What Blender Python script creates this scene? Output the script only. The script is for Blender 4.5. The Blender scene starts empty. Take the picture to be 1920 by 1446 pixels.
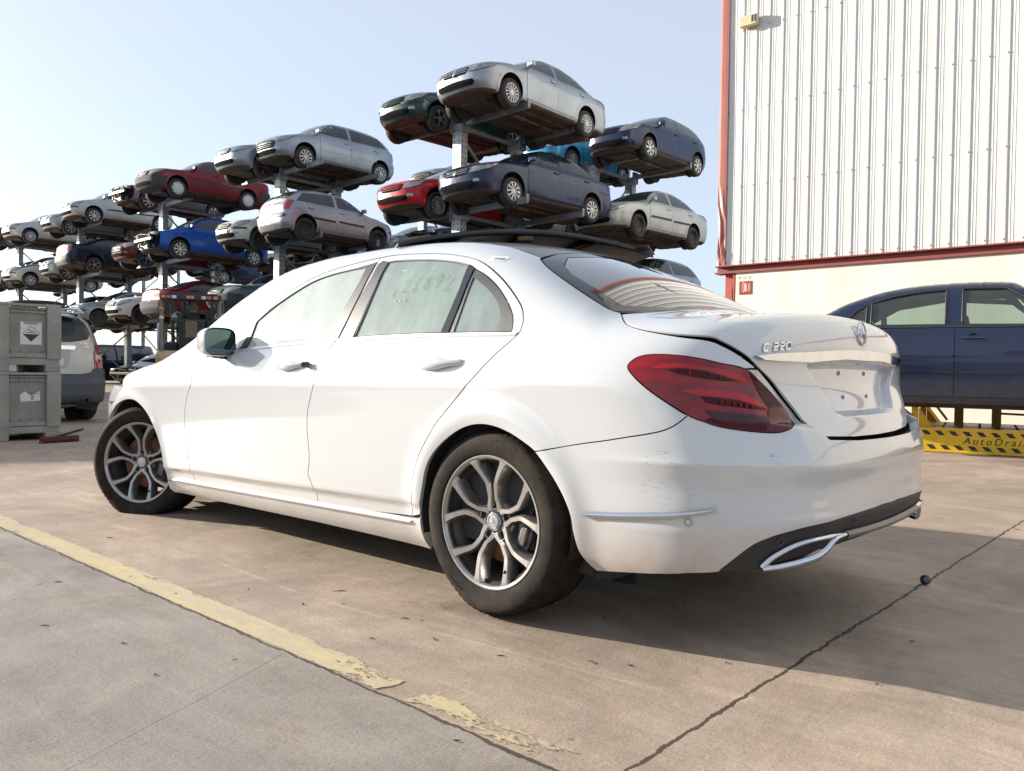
import bpy, bmesh, math, random
import numpy as np
from mathutils import Vector, Matrix
from mathutils.geometry import delaunay_2d_cdt
random.seed(7); RNG=np.random.default_rng(5)
R=math.radians; PI=math.pi
SC=bpy.context.scene
COL=SC.collection
# ---------------- camera, sky, sun, exposure ----------------
cam_d=bpy.data.cameras.new('camera'); cam=bpy.data.objects.new('camera',cam_d); COL.objects.link(cam); SC.camera=cam
cam_d.sensor_width=36; cam_d.lens=1521.7/1920*36; cam_d.clip_start=.05; cam_d.clip_end=3000
yaw,pitch,roll=R(-48.002),R(-1.026),R(.861)
fwd=Vector((math.cos(yaw)*math.cos(pitch),math.sin(yaw)*math.cos(pitch),math.sin(pitch)))
rt=Vector((math.sin(yaw),-math.cos(yaw),0)); up=rt.cross(fwd)
r2=math.cos(roll)*rt+math.sin(roll)*up; u2=-math.sin(roll)*rt+math.cos(roll)*up
cam.matrix_world=Matrix(((r2.x,u2.x,-fwd.x,-1.913),(r2.y,u2.y,-fwd.y,2.9),(r2.z,u2.z,-fwd.z,.85),(0,0,0,1)))
SUN_AZ=R(20.9); SUN_EL=R(15.5)
world=bpy.data.worlds.new('World'); SC.world=world; world.use_nodes=True
wn=world.node_tree; bg=wn.nodes['Background']
sky=wn.nodes.new('ShaderNodeTexSky'); sky.sky_type='NISHITA'; sky.sun_disc=False
sky.sun_elevation=SUN_EL; sky.sun_rotation=PI/2-SUN_AZ; sky.altitude=20; sky.air_density=.75; sky.dust_density=1.2; sky.ozone_density=2.5
hz=wn.nodes.new('ShaderNodeMix'); hz.data_type='RGBA'; hz.inputs[0].default_value=.44; hz.inputs[7].default_value=(6.5,6.9,7.3,1)
wn.links.new(sky.outputs[0],hz.inputs[6]); wn.links.new(hz.outputs[2],bg.inputs[0]); bg.inputs[1].default_value=.088
sd=bpy.data.lights.new('sun','SUN'); sd.energy=5.0; sd.angle=R(.53); sd.color=(1,.915,.79)
sun=bpy.data.objects.new('sun',sd); COL.objects.link(sun)
sv=Vector((math.cos(SUN_AZ)*math.cos(SUN_EL),math.sin(SUN_AZ)*math.cos(SUN_EL),math.sin(SUN_EL)))
sun.rotation_euler=sv.to_track_quat('Z','Y').to_euler()
SC.view_settings.view_transform='Standard'; SC.view_settings.look='None'; SC.view_settings.gamma=1; SC.view_settings.exposure=1.1
SC.render.engine='CYCLES'; SC.cycles.use_denoising=True; SC.cycles.max_bounces=9; SC.cycles.diffuse_bounces=4; SC.cycles.glossy_bounces=4
SC.cycles.transmission_bounces=6; SC.cycles.transparent_max_bounces=14; SC.cycles.caustics_reflective=False; SC.cycles.caustics_refractive=False
SC.cycles.sample_clamp_indirect=8

def pchip(xs,ys):
    xs=np.array(xs,float); ys=np.array(ys,float); h=np.diff(xs); d=np.diff(ys)/h; m=np.zeros(len(xs))
    m[0]=d[0]; m[-1]=d[-1]
    for i in range(1,len(xs)-1):
        if d[i-1]*d[i]>0:
            w1=2*h[i]+h[i-1]; w2=h[i]+2*h[i-1]; m[i]=(w1+w2)/(w1/d[i-1]+w2/d[i])
    def f(x):
        x=np.asarray(x,float); i=np.clip(np.searchsorted(xs,x)-1,0,len(xs)-2); t=(x-xs[i])/h[i]
        t2=np.clip(t,0,1); v=(2*t2**3-3*t2**2+1)*ys[i]+(t2**3-2*t2**2+t2)*h[i]*m[i]+(-2*t2**3+3*t2**2)*ys[i+1]+(t2**3-t2**2)*h[i]*m[i+1]
        return v+np.where(t<0,t*h[i]*m[0],0)+np.where(t>1,(t-1)*h[i]*m[-1],0)
    return f
def smax(a,b,k):
    h=np.maximum(k-np.abs(a-b),0)/k
    return np.maximum(a,b)+h*h*h*k/6.0
def sstep(a,b,x):
    t=np.clip((x-a)/(b-a),0,1); return t*t*(3-2*t)
# ---------- implicit car body, f<0 inside. x forward, y left, z up, origin on the ground under the rear axle
class Body:
    def __init__(s,plan,sec,top,rear,front,crown=.10,bulge=.16,xm=1.1,kr=.32,kf=.45,kt=.09,extra=None,ry2=.13,fy2=.22,belt=None,step=None):
        s.plan=pchip(*zip(*plan)); s.sec=pchip(*zip(*sec)); s.top=pchip(*zip(*top)); s.rear=pchip(*zip(*rear)); s.front=pchip(*zip(*front))
        s.crown=crown; s.bulge=bulge; s.xm=xm; s.kr=kr; s.kf=kf; s.kt=kt; s.extra=extra; s.ry2=ry2; s.fy2=fy2; s.step=step
        s.belt=pchip(*zip(*belt)) if belt else None
    def W(s,x,z):
        zz=z if s.belt is None else z-s.belt(x)
        w=s.plan(x)-s.sec(zz)
        if s.extra is not None: w=w+s.extra(x,z)
        return w
    def f(s,P):
        x,y,z=P[...,0],P[...,1],P[...,2]; ay=np.sqrt(y*y+1e-6)
        side=ay-s.W(x,z)
        w=np.tanh((x-s.xm)/.5)
        T=s.top(x+w*s.bulge*y*y*sstep(.85,1.1,z))-s.crown*y*y
        top=(z-T)*.8
        R=s.rear(z)+s.ry2*y*y+ (s.step(y,z) if s.step else 0)
        rear=R-x
        F=s.front(z)-s.fy2*y*y
        fr=x-F
        g=smax(side,rear,s.kr); g=smax(g,fr,s.kf); g=smax(g,top,s.kt)
        return g
    def grad(s,P,e=.002):
        G=np.zeros_like(P)
        for i in range(3):
            d=np.zeros(3); d[i]=e; G[...,i]=s.f(P+d)-s.f(P-d)
        return G/np.maximum(np.linalg.norm(G,axis=-1,keepdims=True),1e-9)
    def hit_out(s,O,D,tmax=3.0,off=0.,n=34):
        # ray starts inside: last exit
        O=np.broadcast_to(O,D.shape); lo=np.zeros(len(D)); hi=np.zeros(len(D)); done=np.zeros(len(D),bool)
        ts=np.linspace(0,tmax,n); prev=s.f(O)-off
        for k in range(1,n):
            v=s.f(O+D*ts[k])-off if True else 0
            c=(~done)&(v>0)
            lo[c]=ts[k-1]; hi[c]=ts[k]; done|=c
        for _ in range(18):
            m=(lo+hi)/2; v=s.f(O+D*m[:,None])-off; lo=np.where(v<0,m,lo); hi=np.where(v<0,hi,m)
        return O+D*((lo+hi)/2)[:,None]
    def hit_in(s,O,D,t0=.5,t1=9,n=800):
        # ray from outside: first entry
        ts=np.linspace(t0,t1,n); lo=np.full(len(D),np.nan); hi=lo.copy(); done=np.zeros(len(D),bool); best=np.full(len(D),9.); bt=np.zeros(len(D))
        for k in range(n):
            v=s.f(O+D*ts[k]); c=(~done)&(v<0); lo[c]=ts[max(k-1,0)]; hi[c]=ts[k]; done|=c
            b=(v<best); best=np.where(b,v,best); bt=np.where(b,ts[k],bt)
        miss=~done; lo[miss]=bt[miss]; hi[miss]=bt[miss]
        for _ in range(18):
            m=(lo+hi)/2; v=s.f(O+D*m[:,None]); q=(v>0)|miss; lo=np.where(q,m,lo); hi=np.where(q,hi,m)
        return O+D*((lo+hi)/2)[:,None], miss, best
# charts: to2d(P), ray(q)
class Side:
    def __init__(s,sg=1): s.sg=sg
    def to2(s,P): return P[:,[0,2]]
    def ray(s,q): 
        O=np.stack([q[:,0],0*q[:,0],q[:,1]],1); D=np.zeros_like(O); D[:,1]=s.sg; return O,D
class Top:
    def __init__(s,z0=.6): s.z0=z0
    def to2(s,P): return P[:,:2]
    def ray(s,q): 
        O=np.stack([q[:,0],q[:,1],0*q[:,0]+s.z0],1); D=np.zeros_like(O); D[:,2]=1; return O,D
class Cyl:
    def __init__(s,z0=.6,r=.9,sg=1): s.z0=z0; s.r=r; s.sg=sg
    def to2(s,P): return np.stack([P[:,0],s.r*np.arctan2(P[:,2]-s.z0,s.sg*P[:,1])],1)
    def ray(s,q): 
        O=np.stack([q[:,0],0*q[:,0],0*q[:,0]+s.z0],1); a=q[:,1]/s.r; D=np.stack([0*a,s.sg*np.cos(a),np.sin(a)],1); return O,D
class Gno:
    def __init__(s,c,sg=-1,r=1.2): s.c=np.array(c,float); s.sg=sg; s.r=r
    def to2(s,P): d=P-s.c; return s.r*d[:,1:]/(s.sg*d[:,:1])
    def ray(s,q):
        D=np.stack([np.full(len(q),float(s.sg)),q[:,0]/s.r,q[:,1]/s.r],1); return np.broadcast_to(s.c,D.shape).copy(),D/np.linalg.norm(D,axis=1,keepdims=True)

# ---------------- materials ----------------
def nodes(name):
    m=bpy.data.materials.new(name); m.use_nodes=True; nt=m.node_tree; return m,nt,nt.nodes['Principled BSDF']
def N(nt,t,**k):
    n=nt.nodes.new(t)
    for a,v in k.items(): setattr(n,a,v)
    return n
def setc(s,c): s.default_value=(c[0],c[1],c[2],1)
def noise(nt,scale,detail=4,rough=.6,coord='Object',vec=None,stretch=None):
    tc=N(nt,'ShaderNodeTexCoord'); n=N(nt,'ShaderNodeTexNoise'); n.inputs['Scale'].default_value=scale; n.inputs['Detail'].default_value=detail; n.inputs['Roughness'].default_value=rough
    if stretch:
        mp=N(nt,'ShaderNodeMapping'); mp.inputs['Scale'].default_value=stretch; nt.links.new(tc.outputs[coord],mp.inputs[0]); nt.links.new(mp.outputs[0],n.inputs[0])
    else: nt.links.new(tc.outputs[coord],n.inputs[0])
    return n.outputs[0]
def ramp(nt,src,stops):
    r=N(nt,'ShaderNodeValToRGB'); e=r.color_ramp.elements
    while len(e)<len(stops): e.new(.5)
    for i,(p,c) in enumerate(stops):
        e[i].position=p; e[i].color=(c,c,c,1) if not hasattr(c,'__len__') else (*c,1)
    nt.links.new(src,r.inputs[0]); return r.outputs[0]
def mixc(nt,f,a,b,mode='MIX'):
    m=N(nt,'ShaderNodeMix',data_type='RGBA',blend_type=mode)
    for s,v in ((m.inputs[0],f),(m.inputs[6],a),(m.inputs[7],b)):
        if hasattr(v,'links') or isinstance(v,bpy.types.NodeSocket): nt.links.new(v,s)
        elif hasattr(v,'__len__'): setc(s,v)
        else: s.default_value=v
    return m.outputs[2]
def mth(nt,op,a,b=0.,c=None):
    m=N(nt,'ShaderNodeMath',operation=op)
    for i,v in enumerate((a,b) if c is None else (a,b,c)):
        if isinstance(v,bpy.types.NodeSocket): nt.links.new(v,m.inputs[i])
        else: m.inputs[i].default_value=v
    return m.outputs[0]
def bump(nt,b,h,strength=.3,dist=.01):
    n=N(nt,'ShaderNodeBump'); n.inputs['Strength'].default_value=strength; n.inputs['Distance'].default_value=dist
    nt.links.new(h,n.inputs['Height']); nt.links.new(n.outputs[0],b.inputs['Normal']); return n
def mat(name,col,rough=.5,metal=0.,coat=0.,var=.12,vs=6.,bmp=0.,bs=60.,dirt=None,spec=.5,flake=0,cior=1.5,dent=0.):
    m,nt,b=nodes(name); b.inputs['Roughness'].default_value=rough; b.inputs['Metallic'].default_value=metal
    b.inputs['Coat Weight'].default_value=coat; b.inputs['Coat Roughness'].default_value=.025; b.inputs['Coat IOR'].default_value=cior; b.inputs['Specular IOR Level'].default_value=spec
    c=mixc(nt,ramp(nt,noise(nt,vs),[(.3,0),(.7,1)]),tuple(x*(1-var) for x in col),tuple(min(1,x*(1+var*.6)) for x in col))
    if dirt:  # (colour, z0, z1, amount): settled dust, stronger low down, broken up by noise
        dc,z0,z1,am=dirt
        tc=N(nt,'ShaderNodeTexCoord'); sp=N(nt,'ShaderNodeSeparateXYZ'); nt.links.new(tc.outputs['Object'],sp.inputs[0])
        mr=N(nt,'ShaderNodeMapRange'); mr.inputs[1].default_value=z0; mr.inputs[2].default_value=z1; mr.inputs[3].default_value=am; mr.inputs[4].default_value=0
        nt.links.new(sp.outputs[2],mr.inputs[0])
        f=mth(nt,'MULTIPLY',mr.outputs[0],ramp(nt,noise(nt,9,6,.7),[(.3,.25),(.7,1)]))
        c=mixc(nt,f,c,dc); rg=mth(nt,'ADD',mth(nt,'MULTIPLY',f,.6),rough); nt.links.new(rg,b.inputs['Roughness'])
        cw=mth(nt,'MULTIPLY',mth(nt,'SUBTRACT',1.,f),coat); nt.links.new(cw,b.inputs['Coat Weight'])
    nt.links.new(c,b.inputs['Base Color'])
    if bmp: bump(nt,b,noise(nt,bs,3),bmp,.004)
    if dent: bn_=bump(nt,b,noise(nt,2.3,3,.55),dent,.05); nt.links.new(bn_.outputs[0],b.inputs['Coat Normal'])
    return m
def glassmat(name,tint,dust=.2,dustc=(.62,.66,.62),ds=3.,rough=.0,streak=(1,1,1),refl=1.,tl=.35,sheen=0.):
    m=bpy.data.materials.new(name); m.use_nodes=True; nt=m.node_tree; nt.nodes.clear()
    o=N(nt,'ShaderNodeOutputMaterial'); tr=N(nt,'ShaderNodeBsdfTransparent'); setc(tr.inputs[0],tint)
    gl=N(nt,'ShaderNodeBsdfGlossy'); gl.inputs['Roughness'].default_value=rough; setc(gl.inputs[0],(1,1,1))
    fr=N(nt,'ShaderNodeFresnel'); fr.inputs[0].default_value=1.52
    f2=mth(nt,'MULTIPLY',fr.outputs[0],1.7*refl)
    mx=N(nt,'ShaderNodeMixShader'); nt.links.new(f2,mx.inputs[0]); nt.links.new(tr.outputs[0],mx.inputs[1]); nt.links.new(gl.outputs[0],mx.inputs[2])
    df=N(nt,'ShaderNodeBsdfDiffuse'); setc(df.inputs[0],dustc); tlu=N(nt,'ShaderNodeBsdfTranslucent'); setc(tlu.inputs[0],dustc)
    dm=N(nt,'ShaderNodeMixShader'); dm.inputs[0].default_value=tl; nt.links.new(df.outputs[0],dm.inputs[1]); nt.links.new(tlu.outputs[0],dm.inputs[2])
    if sheen:
        g2=N(nt,'ShaderNodeBsdfGlossy'); g2.inputs['Roughness'].default_value=.36; setc(g2.inputs[0],(1,1,1)); dm2=N(nt,'ShaderNodeMixShader'); dm2.inputs[0].default_value=sheen; nt.links.new(dm.outputs[0],dm2.inputs[1]); nt.links.new(g2.outputs[0],dm2.inputs[2]); dm=dm2
    n=ramp(nt,noise(nt,ds,7,.68,stretch=streak),[(.30,dust*.74),(.72,min(1,dust*1.2))])
    m2=N(nt,'ShaderNodeMixShader'); nt.links.new(n,m2.inputs[0]); nt.links.new(mx.outputs[0],m2.inputs[1]); nt.links.new(dm.outputs[0],m2.inputs[2])
    nt.links.new(m2.outputs[0],o.inputs[0]); return m
# ---------------- object helpers ----------------
def link(o,parent=None):
    COL.objects.link(o)
    if parent is not None: o.parent=parent
    return o
def tag(o,label=None,cat=None,group=None,kind=None):
    if label: o['label']=label
    if cat: o['category']=cat
    if group: o['group']=group
    if kind: o['kind']=kind
    return o
def empty(name,loc=(0,0,0),rz=0,parent=None,**k):
    o=bpy.data.objects.new(name,None); o.location=loc; o.rotation_euler=(0,0,rz); o.empty_display_size=.2; link(o,parent); return tag(o,**k)
class MB:
    def __init__(s): s.v=[]; s.f=[]; s.m=[]; s.sm=[]
    def add(s,v,f,mi=0,smooth=False):
        b=len(s.v); s.v+=[tuple(map(float,q)) for q in v]; s.f+=[tuple(b+i for i in q) for q in f]; s.m+=[mi]*len(f); s.sm+=[smooth]*len(f); return s
    def box(s,c,d,rz=0,mi=0,M=None,bev=0.):
        hx,hy,hz=d[0]/2,d[1]/2,d[2]/2
        if bev>0:
            b=min(bev,hx*.49,hy*.49,hz*.49); bm=bmesh.new(); bmesh.ops.create_cube(bm,size=1)
            for v in bm.verts: v.co=Vector((v.co.x*d[0],v.co.y*d[1],v.co.z*d[2]))
            bmesh.ops.bevel(bm,geom=bm.edges[:],offset=b,segments=2,affect='EDGES',profile=.5)
            v=[tuple(q.co) for q in bm.verts]; f=[[q.index for q in ff.verts] for ff in bm.faces]; bm.free()
        else:
            v=[(x,y,z) for x in(-hx,hx) for y in(-hy,hy) for z in(-hz,hz)]
            f=[(0,1,3,2),(4,6,7,5),(0,4,5,1),(2,3,7,6),(0,2,6,4),(1,5,7,3)]
        cz,sz=math.cos(rz),math.sin(rz)
        v=[(x*cz-y*sz+c[0],x*sz+y*cz+c[1],z+c[2]) for x,y,z in v]
        if M is not None: v=[tuple(M@Vector(q)) for q in v]
        return s.add(v,f,mi)
    def bar(s,a,b,w,h=None,upv=(0,0,1),mi=0):
        a=Vector(a);b=Vector(b);h=w if h is None else h; d=(b-a).normalized(); u=Vector(upv)
        if abs(d.dot(u))>.98: u=Vector((1,0,0))
        x=d.cross(u).normalized(); y=x.cross(d).normalized()
        v=[p+x*sx*w/2+y*sy*h/2 for p in(a,b) for sx,sy in((-1,-1),(1,-1),(1,1),(-1,1))]
        return s.add(v,[(0,1,2,3),(7,6,5,4),(0,4,5,1),(1,5,6,2),(2,6,7,3),(3,7,4,0)],mi)
    def tube(s,pts,r,n=8,mi=0,caps=True,closed=False):
        pts=[Vector(p) for p in pts]; k=len(pts); rs=r if hasattr(r,'__len__') else [r]*k; V=[];F=[]; prev=None
        for i,p in enumerate(pts):
            if closed: t=(pts[(i+1)%k]-pts[i-1]).normalized()
            else: t=(pts[min(i+1,k-1)]-pts[max(i-1,0)]).normalized()
            if prev is None: prev=t.orthogonal().normalized()
            x=(prev-t*prev.dot(t)).normalized(); prev=x; y=t.cross(x)
            V+=[p+rs[i]*(math.cos(2*PI*j/n)*x+math.sin(2*PI*j/n)*y) for j in range(n)]
        for i in range(k if closed else k-1):
            for j in range(n): F.append((i*n+j,i*n+(j+1)%n,((i+1)%k)*n+(j+1)%n,((i+1)%k)*n+j))
        if caps and not closed: F+= [tuple(reversed(range(n))),tuple((k-1)*n+j for j in range(n))]
        return s.add(V,F,mi,True)
    def lathe(s,prof,n=48,axis='Y',c=(0,0,0),mi=0,smooth=True,closed=False):
        V=[];F=[];k=len(prof)
        for j in range(n):
            a=2*PI*j/n; ca,sa=math.cos(a),math.sin(a)
            for r,h in prof:
                if axis=='Y': V.append((c[0]+r*ca,c[1]+h,c[2]+r*sa))
                elif axis=='Z': V.append((c[0]+r*ca,c[1]+r*sa,c[2]+h))
                else: V.append((c[0]+h,c[1]+r*ca,c[2]+r*sa))
        for j in range(n):
            for i in range(k-1):
                q=(j*k+i,j*k+i+1,((j+1)%n)*k+i+1,((j+1)%n)*k+i); F.append(q if axis!='Z' else q[::-1])
        return s.add(V,F,mi,smooth)
    def prism(s,poly,a,b,axis='Y',mi=0):
        n=len(poly); m={'Y':lambda p,h:(p[0],h,p[1]),'Z':lambda p,h:(p[0],p[1],h),'X':lambda p,h:(h,p[0],p[1])}[axis]
        V=[m(p,a) for p in poly]+[m(p,b) for p in poly]
        F=[tuple(range(n)),tuple(reversed(range(n,2*n)))]+[(i,n+i,n+(i+1)%n,(i+1)%n) for i in range(n)]
        return s.add(V,F,mi)
    def build(s,name,mats,parent=None,loc=None,fix=True,sharp=None,**k):
        me=bpy.data.meshes.new(name); me.from_pydata(s.v,[],s.f)
        mats=mats if isinstance(mats,(list,tuple)) else [mats]
        for q in mats: me.materials.append(q)
        me.polygons.foreach_set('material_index',s.m); me.polygons.foreach_set('use_smooth',s.sm); me.update()
        if fix:
            bm=bmesh.new(); bm.from_mesh(me); bmesh.ops.recalc_face_normals(bm,faces=bm.faces[:]); bm.to_mesh(me); bm.free()
        if sharp: me.set_sharp_from_angle(angle=R(sharp))
        o=bpy.data.objects.new(name,me); link(o,parent)
        if loc: o.location=loc
        return tag(o,**k)
def text_geo(txt,size=.1,ext=.002,shear=0.,font_off=0.,res=3,spacing=1.):
    c=bpy.data.curves.new('txt','FONT'); c.body=txt; c.size=size; c.extrude=ext; c.shear=shear; c.offset=font_off; c.resolution_u=res; c.align_x='CENTER'; c.align_y='CENTER'; c.space_character=spacing
    o=bpy.data.objects.new('txt',c); COL.objects.link(o); bpy.context.view_layer.update(); dg=bpy.context.evaluated_depsgraph_get()
    me=o.evaluated_get(dg).to_mesh(); v=[tuple(q.co) for q in me.vertices]; f=[tuple(q.vertices) for q in me.polygons]
    o.evaluated_get(dg).to_mesh_clear(); bpy.data.objects.remove(o); bpy.data.curves.remove(c); return v,f
def stroke_box(mb,pts,w,t,fn,mi=0):
    # flat raised ribbon along 2D pts, mapped into 3D by fn(u,v,h)
    P=[Vector(p) for p in pts]; n=len(P); L=[];Rr=[]
    for i,p in enumerate(P):
        d=(P[min(i+1,n-1)]-P[max(i-1,0)]).normalized(); q=Vector((-d.y,d.x))*w/2; L.append(p+q); Rr.append(p-q)
    V=[];F=[]
    for i in range(n):
        for q,h in((L[i],0),(Rr[i],0),(Rr[i],t),(L[i],t)): V.append(fn(q.x,q.y,h))
    for i in range(n-1):
        a=i*4;b=a+4
        for j in range(4): F.append((a+j,a+(j+1)%4,b+(j+1)%4,b+j))
    F+=[(0,3,2,1),(n*4-4,n*4-3,n*4-2,n*4-1)]
    mb.add(V,F,mi)
# ---------------- panels cut from an implicit body ----------------
def pip(q,poly):
    x,y=q[:,0],q[:,1]; ins=np.zeros(len(q),bool); n=len(poly); j=n-1
    for i in range(n):
        xi,yi=poly[i]; xj,yj=poly[j]
        c=((yi>y)!=(yj>y))
        with np.errstate(divide='ignore',invalid='ignore'): xx=(xj-xi)*(y-yi)/(yj-yi+1e-15)+xi
        ins^=c&(x<xx); j=i
    return ins
def dens(poly,h):
    out=[]; n=len(poly)
    for i in range(n):
        a=np.array(poly[i]);b=np.array(poly[(i+1)%n]); k=max(1,int(np.ceil(np.linalg.norm(b-a)/h)))
        for j in range(k): out.append(a+(b-a)*j/k)
    return np.array(out)
def area(p): x,y=p[:,0],p[:,1]; return .5*np.sum(x*np.roll(y,-1)-y*np.roll(x,-1))
def inset(p,g):
    if g==0: return p
    s=1 if area(p)>0 else -1; d=np.roll(p,-1,0)-p; d/=np.maximum(np.linalg.norm(d,axis=1,keepdims=True),1e-9)
    n=np.stack([-d[:,1],d[:,0]],1)*s; m=n+np.roll(n,1,0); l=np.linalg.norm(m,axis=1,keepdims=True); m=m/np.maximum(l,.6); return p+m*g*np.minimum(1/np.maximum(l/2,.6),1.4)
def segd(q,poly):
    a=poly; b=np.roll(poly,-1,0); best=np.full(len(q),9.)
    for i in range(len(a)):
        ab=b[i]-a[i]; t=np.clip(((q-a[i])@ab)/max(ab@ab,1e-12),0,1); d=np.linalg.norm(q-(a[i]+t[:,None]*ab),axis=1); best=np.minimum(best,d)
    return best
def smooth_poly(p,it=1):
    return p
def to2(ch,pts):
    a=np.array(pts,float)
    return a if a.shape[1]==2 else ch.to2(a)
_pc={}
def panel(name,body,ch,outl,h,mt,parent,off=0.,gap=.0018,fl=.02,holes=(),right=False,xf=None,depth=None,label=None,thick=None,post=None,ge=.006,feat=()):
    key=None
    if depth is None and xf is None and post is None and not holes:
        key=(id(body),type(ch).__name__,np.round(to2(ch,outl),4).tobytes(),h,off,gap,fl,right,ge)
        if key in _pc:
            me=_pc[key].copy(); me.name=name; me.materials.clear(); me.materials.append(mt); o=bpy.data.objects.new(name,me); link(o,parent)
            if label: o['label']=label
            return o
    o2=inset(dens(to2(ch,outl),h),gap); hs=[inset(dens(to2(ch,q),h),-gap) for q in holes]
    lo,hi=o2.min(0),o2.max(0); gx=np.arange(lo[0],hi[0],h); gy=np.arange(lo[1],hi[1],h*.87)
    X,Y=np.meshgrid(gx,gy); X=X+(np.arange(len(gy))%2)[:,None]*h/2; q=np.stack([X.ravel(),Y.ravel()],1)
    k=pip(q,o2)
    for hh in hs: k&=~pip(q,hh)
    q=q[k]; k=segd(q,o2)>h*.5
    for hh in hs: k&=segd(q,hh)>h*.5
    q=q[k]; loops=[o2]+hs+[inset(dens(to2(ch,a_),h),g_) for a_,g_ in feat]
    for a_,g_ in feat: q=q[segd(q,inset(dens(to2(ch,a_),h),g_))>h*.4]
    P=np.concatenate(loops+[q]); E=[]; b=0
    for l in loops: n=len(l); E+=[(b+i,b+(i+1)%n) for i in range(n)]; b+=n
    vo,_,fo,ov,_,_=delaunay_2d_cdt([Vector(p) for p in P],E,[],0,1e-6,True)
    V2=np.array([tuple(v) for v in vo]); F=np.array([f for f in fo]); c=V2[F].mean(1); k=pip(c,o2)
    for hh in hs: k&=~pip(c,hh)
    F=F[k]
    used=np.unique(F); mp=-np.ones(len(V2),int); mp[used]=np.arange(len(used)); F=mp[F]; V2=V2[used]
    O,D=ch.ray(V2); P3=body.hit_out(O,D,off=off)
    G=body.grad(P3,ge if ge!='fit' else .006)
    if ge=='fit':
        x,y=P3[:,0],P3[:,1]; A_=np.stack([0*x+1,x,x*x,y*y],1); co=np.linalg.lstsq(A_,P3[:,2],rcond=None)[0]
        G=np.stack([-(co[1]+2*co[2]*x),-2*co[3]*y,0*x+1],1); G/=np.linalg.norm(G,axis=1,keepdims=True)
    if depth is not None: P3=P3+depth(P3,V2)
    # orient faces outward
    a,b_,c_=P3[F[:,0]],P3[F[:,1]],P3[F[:,2]]; nn=np.cross(b_-a,c_-a); s=np.sum(nn*G[F[:,0]],1)<0; F[s]=F[s][:,::-1]
    if depth is not None: # recompute smooth normals from the displaced mesh
        a,b_,c_=P3[F[:,0]],P3[F[:,1]],P3[F[:,2]]; nn=np.cross(b_-a,c_-a); G=np.zeros_like(P3)
        for i in range(3): np.add.at(G,F[:,i],nn)
        G/=np.maximum(np.linalg.norm(G,axis=1,keepdims=True),1e-12)
    faces=F.tolist(); nrm=[[tuple(G[i]) for i in f] for f in faces]
    V=P3
    if fl>0:
        ec={}
        for f in faces:
            for i in range(3):
                e=(f[i],f[(i+1)%3]); ec[e]=1
        be=[e for e in ec if (e[1],e[0]) not in ec]; bv=sorted({i for e in be for i in e}); nb=len(be); n0=len(V)
        ea=np.array([e[0] for e in be]); eb=np.array([e[1] for e in be]); V=np.concatenate([V,V[ea],V[eb],V[ea]-G[ea]*fl,V[eb]-G[eb]*fl])
        for qi,(a_,b2) in enumerate(be):
            f=[n0+nb+qi,n0+qi,n0+2*nb+qi,n0+3*nb+qi]; n=np.cross(V[b2]-V[a_],-G[a_]); n=-n/max(np.linalg.norm(n),1e-9); n=np.cross(V[a_]-V[b2],-G[a_]); n=n/max(np.linalg.norm(n),1e-9)
            faces.append(f); nrm.append([tuple(n)]*4)
    if post is not None: V,nrm=post(V,nrm)
    if right:
        V=V*[1,-1,1]; faces=[f[::-1] for f in faces]; nrm=[[(a,-b3,c2) for a,b3,c2 in n[::-1]] for n in nrm]
    if xf is not None:
        V=xf(V); z=xf(np.zeros((1,3))); nrm=[[tuple(r) for r in (xf(np.array(n))-z)] for n in nrm]
    me=bpy.data.meshes.new(name); me.from_pydata(V.tolist(),[],faces); me.materials.append(mt)
    me.polygons.foreach_set('use_smooth',[True]*len(faces))
    me.normals_split_custom_set([n for ns in nrm for n in ns])
    if key: _pc[key]=me
    o=bpy.data.objects.new(name,me); link(o,parent)
    if label: o['label']=label
    return o
def strip(body,ch,pts,w,t,mb,off=0.,mi=0,closed=False):
    pass

galv=mat('galvanised_steel',(.27,.30,.32),.45,metal=.65,var=.25,vs=5)
galvd=mat('dull_grey_steel',(.20,.22,.24),.55,metal=.4,var=.3,vs=4)

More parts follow.
